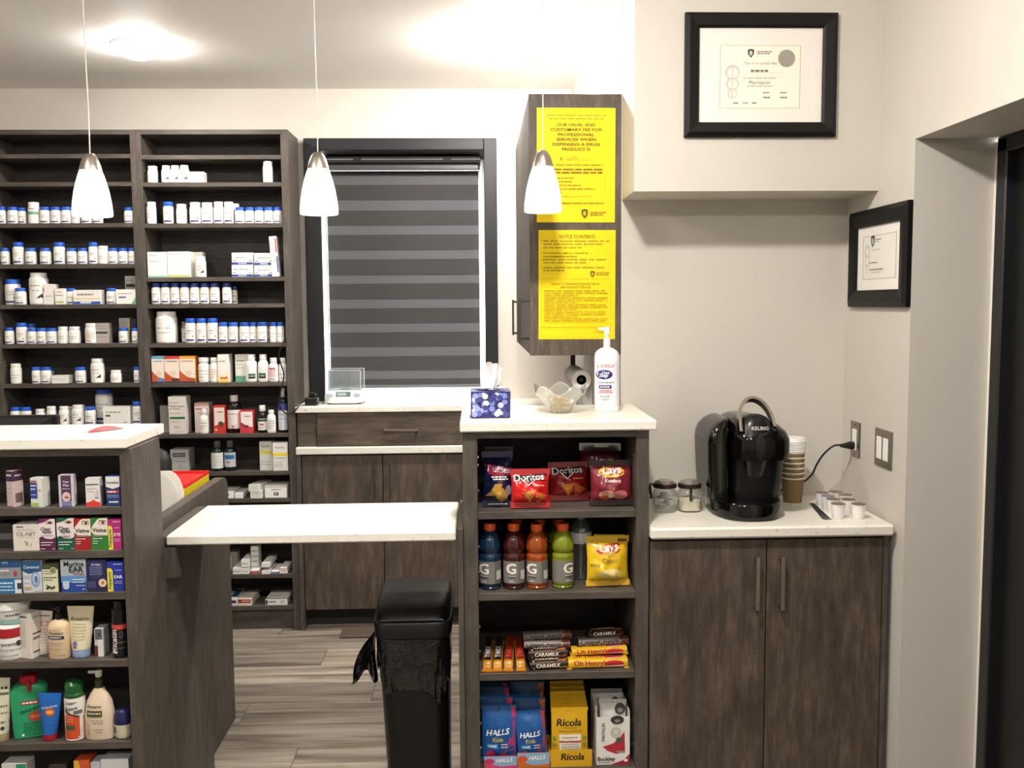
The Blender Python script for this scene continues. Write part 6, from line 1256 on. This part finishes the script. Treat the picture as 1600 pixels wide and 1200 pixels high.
# wall plates
op = thing('outlet_plate', 'brushed steel outlet plate with white socket in the nook corner', 'outlet', (XR-.0002, 2.973, 1.105), -PI/2)
MB().m(steel('plate_steel', '#9a938a', .3)).box(-.036, .036, -.005, 0, -.058, .058, c=.002).build('plate', op)
MB().m(WHITE).box(-.0165, .0165, -.0075, -.0051, -.034, .034, c=.001).build('socket', op)
MB().m(M('#4a4640', .4, .8)).loft([(0, .003, .003), (.001, .0028, .0028)], 12, T=Matrix.Translation((0, -.005, .048)) @ Matrix.Rotation(PI/2, 4, 'X')).loft([(0, .003, .003), (.001, .0028, .0028)], 12, T=Matrix.Translation((0, -.005, -.048)) @ Matrix.Rotation(PI/2, 4, 'X')).build('screws', op)['kind'] = 'stuff'
sw = thing('switch_plate', 'double rocker light switch in a steel plate on the right wall', 'light switch', (XR-.0002, 2.762, 1.107), -PI/2)
MB().m(steel('plate_steel_2', '#9a938a', .3)).box(-.059, .059, -.005, 0, -.058, .058, c=.002).build('plate', sw)
for s_ in (-1, 1): MB().m(WHITE).box(s_*.0225-.0165, s_*.0225+.0165, -.0085, -.0051, -.034, .034, c=.0015).build('rocker', sw)
pl = thing('plugged_power_lead', 'black power cord from the outlet to the coffee machine', 'power cord', (1.19, 2.973, 1.085))
MB().m(BLACK).loft([(0, .012, .010, 3), (.012, .013, .011, 3), (.03, .008, .008, 2), (.045, .005, .005)], 16, T=Matrix.Translation((.0215, 0, 0)) @ Matrix.Rotation(-PI/2, 4, 'Y')).build('plug', pl)
Q = [(1.168, 2.973, 1.087), (1.145, 2.975, 1.083), (1.118, 2.985, 1.055), (1.10, 2.995, 1.02), (1.085, 3.00, .985), (1.055, 3.01, .955), (1.02, 3.03, .935), (.98, 3.045, .925), (.92, 3.05, .93), (.86, 3.045, .945)]
def smooth(P, n=5):
    P = [Vector(p) for p in P]; out = []
    for i in range(len(P)-1):
        a, b, c, d_ = P[max(i-1, 0)], P[i], P[i+1], P[min(i+2, len(P)-1)]
        for t_ in range(n):
            s_ = t_/n; out.append(.5*((2*b)+(c-a)*s_+(2*a-5*b+4*c-d_)*s_**2+(3*b-a-3*c+d_)*s_**3))
    return out+[P[-1]]
o = MB().m(BLACK).tube(smooth(Q), .0032, 8).build('cable', pl); o.location = -pl.location

# ================================================================== framed certificates and notices
FRM = M('#070707', .5, 0, .3)
def crest(A, u, v, r, m1, m2):
    a = A.W/A.H; A.poly([(u-r, v+r*a*1.05), (u, v+r*a*1.3), (u+r, v+r*a*1.05), (u+r*.9, v-r*a*.4), (u, v-r*a*1.4), (u-r*.9, v-r*a*.4)], m1); A.ell(u, v, r*.42, r*.8*a, m2)
    A.rect(u-r*.08, v-r*a*.9, u+r*.08, v+r*a*.8, m1)
def cert(name, lab, w, h, loc, rz, fw, art, paper, rx=0):
    t = thing(name, lab, 'framed certificate', loc, rz, 'framed certificates', rx)
    fm = MB().m(FRM)
    def mit(x0, z0, x1, z1, ix0, iz0, ix1, iz1):
        for (o0, o1, i0, i1) in (((x0, z0), (x1, z0), (ix0, iz0), (ix1, iz0)), ((x1, z0), (x1, z1), (ix1, iz0), (ix1, iz1)), ((x1, z1), (x0, z1), (ix1, iz1), (ix0, iz1)), ((x0, z1), (x0, z0), (ix0, iz1), (ix0, iz0))):
            mo = lambda p, q, f: (p[0]+(q[0]-p[0])*f, p[1]+(q[1]-p[1])*f)
            L0 = [(o0, 0), (o0, -.014), (mo(o0, i0, .3), -.022), (mo(o0, i0, .85), -.017), (i0, -.012), (i0, -.006)]; L1 = [(o1, 0), (o1, -.014), (mo(o1, i1, .3), -.022), (mo(o1, i1, .85), -.017), (i1, -.012), (i1, -.006)]
            vs = [(p[0], y, p[1]) for p, y in L0]+[(p[0], y, p[1]) for p, y in L1]
            fm.add(vs, [(i, i+1, i+7, i+6) for i in range(5)])
    mit(-w/2, 0, w/2, h, -w/2+fw, fw, w/2-fw, h-fw)
    fm.build('frame', t, sharp=25)
    MB().m(paper).box(-w/2+fw-.003, w/2-fw+.003, -.0055, -.001, fw-.003, h-fw+.003).build('mat_board', t)
    A = Art(w-2*fw, h-2*fw, flat(-.0055)); art(A); o = A.build('printed_certificate', t); o.location = (0, 0, fw)
    return t
lt = M('#b9b2a4', .7); dk = M('#857f73', .7)
def art1(A):
    A.rect(.15, .12, .84, .84, M('#ece6d6', .7)); m2 = M('#efe9db', .7)
    for q, mt in ((.17, lt), (.176, m2)): A.rect(q, .15+(q-.17), 1-q-.005, .82-(q-.17), mt)
    crest(A, .42, .735, .026, M('#3a3934', .6), m2); A.lines(.47, .6, .745, .012, dk); A.lines(.47, .58, .725, .012, dk)
    P_ = [(.71+(.072 if i % 2 else .066)*math.cos(2*PI*i/60), .68+(.072 if i % 2 else .066)*math.sin(2*PI*i/60)*A.W/A.H) for i in range(60)]; A.poly(P_, M('#a5a196', .35, .4), (.71, .68))
    stext(A, 'This is to certify that', .5, .625, .27, None, '#9a9486', shear=.3); A.lines(.42, .58, .535, .025, dk); A.rect(.32, .525, .7, .527, lt); A.rect(.3, .49, .7, .492, lt); A.lines(.35, .65, .465, .01, lt)
    stext(A, 'Pharmacist', .49, .425, .18, None, '#7a756a', shear=.35); A.lines(.39, .6, .38, .01, lt)
    for v, r_ in ((.53, .06), (.41, .052), (.31, .04)): A.ell(.27, v, r_, r_*A.W/A.H, M('#cdc8ba', .7)); A.ell(.275, v-.005, r_*.72, r_*.72*A.W/A.H, m2)
    A.rect(.266, .26, .276, .6, M('#cdc8ba', .7))
    for u, v in ((.52, .31), (.66, .31), (.52, .26), (.66, .26), (.28, .2), (.36, .2), (.43, .2)): A.lines(u, u+.06, v, .012, dk)
cert('framed_certificate', 'large black-framed certificate with a silver seal on the bulkhead', .458, .362, (.850, 2.8498, 2.045), 0, .043, art1, M('#e9e3db', .7))
def art2(A):
    A.rect(.12, .16, .9, .86, M('#e3e0d9', .7)); m2 = M('#e9e6df', .7)
    A.rect(.13, .17, .89, .85, lt); A.rect(.145, .18, .875, .84, m2); crest(A, .36, .76, .045, M('#3a3934', .6), m2); A.lines(.42, .55, .77, .02, dk); A.lines(.42, .52, .74, .012, dk)
    for v, r_ in ((.6, .06), (.46, .05), (.34, .035)): A.ell(.24, v, r_, r_*A.W/A.H*1.3, M('#cdc8ba', .7)); A.ell(.245, v-.01, r_*.65, r_*A.W/A.H*.9, m2)
    A.lines(.35, .55, .62, .012, lt); A.lines(.3, .5, .42, .015, dk); A.lines(.3, .62, .31, .018, dk); A.lines(.32, .58, .27, .012, lt)
cert('framed_certificate', 'smaller black-framed certificate on the right wall beside the doorway', .416, .300, (XR-.0002, 2.824, 1.533), -PI/2, .052, art2, M('#eeeae2', .7))
YEL = M('#f2d60c', .55, 0, .3); DKT = '#5a4c0c'
def notice(lab, x0, x1, z0, z1, art):
    t = thing('notice_sheet', lab, 'notice', ((x0+x1)/2, 3.0916, z0), 0, 'yellow notices on the wall cabinet', ry=.005)
    w, h = x1-x0, z1-z0; MB().m(YEL).box(-w/2, w/2, -.0009, 0, 0, h).build('sheet', t); A = Art(w, h, flat(-.0009)); art(A); A.build('printed_text', t)
ft = M('#ad9814', .7); dt = M(DKT, .7)
def n1(A):
    A.lines(.12, .88, .93, .008, ft); A.lines(.15, .85, .9, .008, ft)
    for i, s_ in enumerate(('OUR USUAL AND', 'CUSTOMARY FEE FOR', 'PROFESSIONAL', 'SERVICES WHEN', 'DISPENSING A DRUG', 'PRODUCT IS')): A.text(s_, .5, .852-.0425*i, (.49, .66, .46, .5, .6, .36)[i], .026, dt, bold=.03)
    A.text('$', .31, .555, None, .03, dt); A.text('12.99', .45, .563, .12, None, ft, shear=.2); A.rect(.34, .545, .7, .547, dt)
    A.lines(.12, .84, .5, .009, ft)
    A.lines(.2, .84, .458, .012, M('#7a680c', .7)); A.lines(.15, .84, .43, .012, M('#7a680c', .7))
    for i in range(5): A.lines(.2, (.48, .46, .56, .74, .34)[i], .385-.0315*i, .009, ft, i); A.rect(.865, .39-.0315*i, .872, .40-.0315*i, ft)
    A.lines(.25, .85, .166, .009, ft); A.lines(.12, .32, .135, .009, ft); A.lines(.12, .7, .225, .004, ft)
    crest(A, .61, .078, .042, dt, YEL); A.lines(.68, .88, .085, .01, ft); A.lines(.68, .86, .065, .01, ft)
def n2(A):
    A.text('NOTICE TO PATIENTS', .5, .94, .46, .032, dt, bold=.01)
    for i, (a_, b_, v) in enumerate(((.06, .92, .893), (.06, .83, .865), (.06, .58, .833), (.06, .92, .725), (.06, .62, .697), (.06, .86, .652), (.06, .35, .625))): A.lines(a_, b_, v, .013, ft, i)
    for v in (.898, .79, .725, .652): A.ell(.04, v+.005, .006, .004, dt, n=8)
    A.text('You have the right to request an', .35, .79, .58, .018, dt, bold=.02); A.text('interchangeable product.', .28, .76, .44, .018, dt, bold=.02)
    crest(A, .70, .6, .03, dt, YEL); A.lines(.75, .94, .608, .01, ft); A.lines(.75, .93, .59, .01, ft)
    for a_ in ((.04, .557, .94, .559), (.04, .02, .042, .557), (.938, .02, .94, .557), (.04, .02, .94, .022)): A.rect(*a_, ft)
    A.text('NOTICE TO ONTARIANS RECEIVING DRUGS', .48, .51, .62, .018, dt); A.text('AND PHARMACY SERVICES', .48, .48, .4, .018, dt)
    for i in range(14):
        v = .445-.0215*i; A.lines(.07, .9 if i % 3 != 2 else .5, v, .007, ft, i)
    A.rect(.04, .11, .94, .113, dt)
    pts = [(.72, .06), (.745, .082), (.75, .055), (.775, .078), (.8, .058), (.83, .068), (.86, .056), (.9, .064)]
    for p, q in zip(pts, pts[1:]): A.poly([p, q, (q[0], q[1]+.005), (p[0], p[1]+.005)], dt)
notice('upper yellow notice sheet with a dispensing fee heading, behind the pendant', .193, .449, 1.815, 2.182, n1)
notice('lower yellow notice sheet addressed to patients', .197, .450, 1.433, 1.790, n2)

# ================================================================== behind the left counter
p = at(92, 648, Y=2.93); mn = thing('monitor', 'black computer monitor top edge rising behind the left counter', 'monitor', (p.x-.25, 2.93, .8205))
hz = p.z-.8205; MB().m(M('#141414', .35)).box(-.25, .25, -.012, .012, .07, hz, c=.004).build('screen_housing', mn)
mb = MB().m(M('#1c1c1c', .3)); mb.add([(-.235, -.0125, .09), (.235, -.0125, .09), (.235, -.0125, hz-.006), (-.235, -.0125, hz-.006), (-.2, -.05, .13), (.2, -.05, .13), (.2, -.05, hz-.03), (-.2, -.05, hz-.03)], [(0, 1, 5, 4), (1, 2, 6, 5), (2, 3, 7, 6), (3, 0, 4, 7), (4, 5, 6, 7)]); mb.build('rear_shell', mn)
MB().m(M('#3a3b3d', .2)).box(-.24, .24, .0121, .0135, .085, hz-.012).build('screen', mn)
MB().m(M('#141414', .35)).loft([(0, .12, .09, 4), (.008, .12, .09, 4), (.012, .03, .02, 3, 0, -.02), (.12, .025, .015, 3, 0, -.03)], 24).build('stand', mn)
tg = thing('red_tag', 'curled strip of red plastic on the left counter', 'tag', (-1.02, 2.585, 1.2157), .0)
a_, b_ = at(138, 676.5, Z=1.2157), at(193, 669, Z=1.2157); dv = b_-a_; tg.location = (a_+dv*.5).to_tuple()[:2]+(1.2157,); tg.rotation_euler.z = math.atan2(dv.y, dv.x); L = dv.length
MB().m(M('#d23a40', .4)).grid(lambda u, v: ((u-.5)*L, (v-.5)*.028*(.3+.7*math.sin(PI*min(1, max(0, u*.9+.05)))), .001+.010*math.sin(PI*u)*(.4+.6*v)), 18, 4).build('strip', tg)
ch = thing('office_chair', 'black office chair back behind the left counter', 'chair', (-1.438, 3.72, 0))
p = at(262, 700, Y=3.72); bk = M('#101011', .5); cw = .215
MB().m(bk).loft([(.62, cw*.7, .03, 4), (.66, cw*.95, .035, 4), (.85, cw, .04, 4), (p.z-.05, cw, .035, 4), (p.z-.015, cw*.93, .028, 3.5), (p.z, cw*.8, .015, 3)], 36).build('backrest', ch)
MB().m(bk).loft([(.44, .22, .21, 4, 0, .24), (.47, .24, .23, 4, 0, .24), (.51, .235, .225, 4, 0, .24)], 32).build('seat', ch)
MB().m(bk).tube([(0, .02, .66), (0, .03, .5), (0, .15, .44)], .02).build('back_bracket', ch)
MB().m(M('#2a2a2b', .4)).tube([(0, .24, .08), (0, .24, .44)], .025, 12).build('pedestal', ch)
for i in range(5):
    a0 = 2*PI*i/5+.3; lg = MB().m(M('#1c1c1d', .4)).tube([(0, .24, .09), (.26*math.cos(a0), .24+.26*math.sin(a0), .065)], [.022, .014], 8).build('leg', ch)
    MB().m(BLACK).loft([(-.012, .026, .026), (.012, .026, .026)], 14, T=Matrix.Translation((.26*math.cos(a0), .24+.26*math.sin(a0), .027)) @ Matrix.Rotation(PI/2, 4, 'X')).build('caster', lg)
# baskets
bx1 = -.984; by0, by1 = 3.135, 3.40; bw_, bd_ = .20, by1-by0; hB = .06; RIMZ = .957
def basket(lab, col, z, prev=None):
    t = thing('dispensing_basket', lab, 'basket', (bx1-bw_/2, (by0+by1)/2, z), 0, 'nested plastic baskets'); m = M(col, .35)
    tap = .80; W_, D_ = bw_/2, bd_/2
    rm = MB().m(m)
    for (x0, y0, x1, y1) in ((-W_, -D_, W_, -D_+.003), (-W_, D_-.003, W_, D_), (-W_, -D_+.003, -W_+.003, D_-.003), (W_-.003, -D_+.003, W_, D_-.003)): rm.box(x0, x1, y0, y1, hB-.0125, hB, c=.001)
    rm.build('rim', t)
    wl = MB().m(m)
    def rib(x0, y0, x1, y1, w, along):
        e = (w/2, 0) if along == 'x' else (0, w/2); q = (0, .0012) if along == 'x' else (.0012, 0)
        vs = [(x+sx*e[0]+sy*q[0], y+sx*e[1]+sy*q[1], zz) for x, y, zz in ((x0, y0, .002), (x1, y1, hB-.01)) for sx, sy in ((-1, -1), (1, -1), (1, 1), (-1, 1))]
        wl.add(vs, [(0, 1, 5, 4), (1, 2, 6, 5), (2, 3, 7, 6), (3, 0, 4, 7)])
    n = 15
    for i in range(n):
        u = -1+2*(i+.5)/n
        for s_ in (-1, 1): rib(u*W_*tap, s_*(D_*tap), u*(W_-.007), s_*(D_-.007), .0115, 'x')
    n = 26
    for i in range(n):
        u = -1+2*(i+.5)/n
        for s_ in (-1, 1): rib(s_*W_*tap, u*D_*tap, s_*(W_-.007), u*(D_-.007), .013, 'y')
    o = wl.build('ribbed_wall', t); o['kind'] = 'stuff'
    MB().m(m).box(-W_*tap, W_*tap, -D_*tap, D_*tap, 0, .002).build('base', t)
    return t
z0 = RIMZ-hB
basket('bright red basket on top of the nested basket stack', '#e0271c', z0)
for i in range(4): basket(['yellow basket right under the red one', 'second yellow basket under the red one', 'third yellow basket under the red one', 'lowest yellow basket of the stack'][i], '#d8c21c', z0-.0135*(i+1))
basket('orange basket at the bottom of the nested basket stack', '#d8701c', z0-.0135*5+.0)
hq = thing('magazine_holder', 'white plastic file holder with a rounded corner in front of the baskets', 'file holder', (at(262, 760, Y=3.0).x-.02, 3.0, .8205))
xr = at(277.6, 775, Y=3.0).x-hq.location.x; zt = at(258, 741, Y=3.0).z-.8205
pol = [(-.12, 0), (-.055, 0), (-.055, .05), (-.062, .068), (-.08, .075), (-.08, .075), (-.12, .075)]
pr = [(xr-.062, 0), (xr, 0), (xr, zt*.62), (xr-.004, zt*.74), (xr-.012, zt*.86), (xr-.025, zt*.95), (xr-.04, zt), (-.12, zt), (-.12, .085), (xr-.08, .085), (xr-.068, .078), (xr-.062, .06)]
MB().m(M('#dad6ce', .5)).prism(pr, 0, .003).build('front_side', hq); MB().m(M('#dad6ce', .5)).prism(pr, .062, .065).build('back_side', hq)
MB().m(M('#d3cfc7', .5)).box(xr-.003, xr, .0031, .0619, 0, zt*.6).build('spine', hq); MB().m(M('#d3cfc7', .5)).box(xr-.06, xr-.0031, .0031, .0619, 0, .003).build('base', hq)

# ================================================================== window counter
x0, x1 = at(505, 615, Y=4.52).x, at(569, 615, Y=4.52).x; CT = 1.0757
sc = thing('laboratory_scale', 'white precision scale with a clear draft shield on the window counter', 'scale', ((x0+x1)/2, 4.60, CT)); w = x1-x0
MB().m(M('#e6e9ea', .35)).loft([(.006, w*.47, .10, 4), (.014, w*.5, .105, 4), (.036, w*.5, .105, 4), (.056, w*.45, .09, 4, 0, .012), (.064, w*.42, .08, 4, 0, .018)], 40).build('housing', sc)
for sx in (-1, 1):
    for sy in (-1, 1): MB().m(BLACK).lathe([(.009, .0), (.01, .001), (.01, .007)], 12, T=Matrix.Translation((sx*w*.36, sy*.07, 0))).build('foot', sc)
A = Art(w*.36, .03, lambda x, z: z*.55*1.0); A.rect(0, .1, 1, .9, M('#5a6468', .3)); A.rect(.1, .3, .7, .75, M('#8fa0a0', .3)); o = A.build('display', sc); o.location = (0, -.1045, .034)
for sx in (-1, 1):
    A = Art(w*.2, .02, lambda x, z: z*.5); A.ell(.5, .5, .45, .45, M('#8d989c', .4)); o = A.build('keypad', sc); o.location = (sx*w*.33, -.104, .034)
ps = clear('shield_pane', '#eef4f6', .3, .03, fog=.06)
hx, hy, hz0, hz1 = w*.40, .075, .065, .160
for (a, b, c_, d_) in ((-hx, hx, -hy+.02, -hy+.022), (-hx, hx, hy+.018, hy+.02), (-hx, -hx+.002, -hy+.022, hy+.018), (hx-.002, hx, -hy+.022, hy+.018)): MB().m(ps).box(a, b, c_, d_, hz0, hz1).build('shield_pane', sc)
em = clear('shield_edge', '#ffffff', .4, .05, fog=.35)
for y in (-hy+.02, hy+.018):
    ed = MB().m(em)
    for sx in (-1, 1): ed.box(sx*hx-.002, sx*hx+.002, y-.001, y+.003, hz0, hz1)
    ed.box(-hx-.002, hx+.002, y-.001, y+.003, hz1, hz1+.003); ed.build('shield_edge', sc)

MB().m(CHROME).lathe([(.03, .065), (.031, .067), (.001, .0675)], 24).build('pan', sc)
ad = thing('power_adapter', 'black power adapter and cord at the left end of the window counter', 'power adapter', (-.80, 4.49, CT))
MB().m(BLACK).box(-.03, .03, -.03, .03, 0, .04, c=.006).box(-.012, .02, -.02, .02, .04, .065, c=.006).build('adapter_body', ad)
Yc = 4.392
Q = [at(a, b, Y=Yc) for a, b in ((441, 541), (437, 547), (436, 558), (440, 572), (443.5, 584), (442, 597), (438.5, 612), (436, 625), (437.5, 636), (443, 643.5), (451, 646.5), (459, 643))]
Q = [at(446.5, 530, Y=4.436), at(443.5, 533.5, Y=4.405)]+Q+[at(467, 634, Y=4.40), at(474, 627, Y=4.44), Vector((-.83, 4.49, CT+.02))]
o = MB().m(BLACK).tube(smooth(Q), .0033, 8).build('cord', ad); o.location = -ad.location
tag(MB().m(M('#5a4c42', .6)).box(-.665, -.33, 4.285, 4.405, .0005, .012, c=.002).build('loose_plank'), 'dark brown loose plank on the floor in front of the window cupboard', 'plank')

# ================================================================== waste bin
bn = thing('waste_bin', 'tall black swing-lid waste bin with a black liner under the flap counter', 'waste bin', (-.214, 2.97, 0))
bk = M('#08090a', .38); BW, BD = .1165, .17
MB().m(bk).loft([(0, BW*.82, BD*.80, 6, .010, 0), (.01, BW*.84, BD*.82, 6, .010, 0), (.52, BW*.95, BD*.97, 6), (.548, BW*.97, BD*.98, 6)], 40).build('body', bn)
MB().m(M('#101214', .35)).loft([(.532, BW*1.0, BD*1.02, 7), (.536, BW*1.03, BD*1.04, 7), (.578, BW*1.05, BD*1.05, 7), (.583, BW*1.03, BD*1.035, 7)], 44).build('lid_rim', bn)
MB().m(bk).loft([(.5835, BW*1.0, BD*.99, 6, 0, .006), (.60, BW*1.0, BD*.96, 6, 0, .01), (.617, BW*.98, BD*.86, 5, 0, .02), (.629, BW*.92, BD*.68, 4.5, 0, .035), (.634, BW*.78, BD*.42, 4, 0, .05)], 44).build('swing_lid', bn)
MB().m(M('#2a2d30', .3)).box(-BW*.85, BW*.85, -BD*1.0, -BD*.96, .586, .592, c=.002).build('flap_edge', bn)
film = M('#090a0a', .09, 0, .9).copy(); film.name = 'crinkled_film'; nt = film.node_tree
tc = node(nt, 'ShaderNodeTexCoord'); n_ = node(nt, 'ShaderNodeTexNoise'); n_.inputs['Scale'].default_value = 20; n_.inputs['Detail'].default_value = 4; n_.inputs['Distortion'].default_value = 1.2
nt.links.new(tc.outputs['Object'], n_.inputs['Vector']); bp = node(nt, 'ShaderNodeBump'); bp.inputs['Strength'].default_value = .9; bp.inputs['Distance'].default_value = .012
nt.links.new(n_.outputs[0], bp.inputs['Height']); nt.links.new(bp.outputs[0], nt.nodes['Principled BSDF'].inputs['Normal'])
def lin_(u, v):
    th = 2*PI*u; co, si = math.cos(th), math.sin(th); p = 6; a = BW*.985*math.copysign(abs(co)**(2/p), co); b = BD*1.0*math.copysign(abs(si)**(2/p), si)
    n_ = 1+.012+(.035*v)*(.6+.5*math.sin(23*th+3*v)+.4*math.sin(37*th-5*v)+.3*math.sin(11*th+9*v))
    lo = .385+.045*math.sin(2*th+1)+.02*math.sin(7*th)
    tp = .95-.04*v
    return (a*n_*tp/.95, b*n_*tp/.95, .53-(.53-lo)*v)
MB().m(film).grid(lin_, 96, 16).build('liner', bn, sharp=60)
def tail(u, v):
    return (-BW*.98-.080*v**1.2*(1-u)-.026*math.sin(PI*min(1, v*1.1))*(1-.6*u), -.135+.05*u+.014*math.sin(6*v+5*u)+.01*math.sin(13*u), .548-.172*v+.02*math.sin(PI*u)*v*v-.012*math.sin(9*u)*v)
MB().m(film).grid(tail, 14, 16).build('liner_tail', bn, sharp=60)
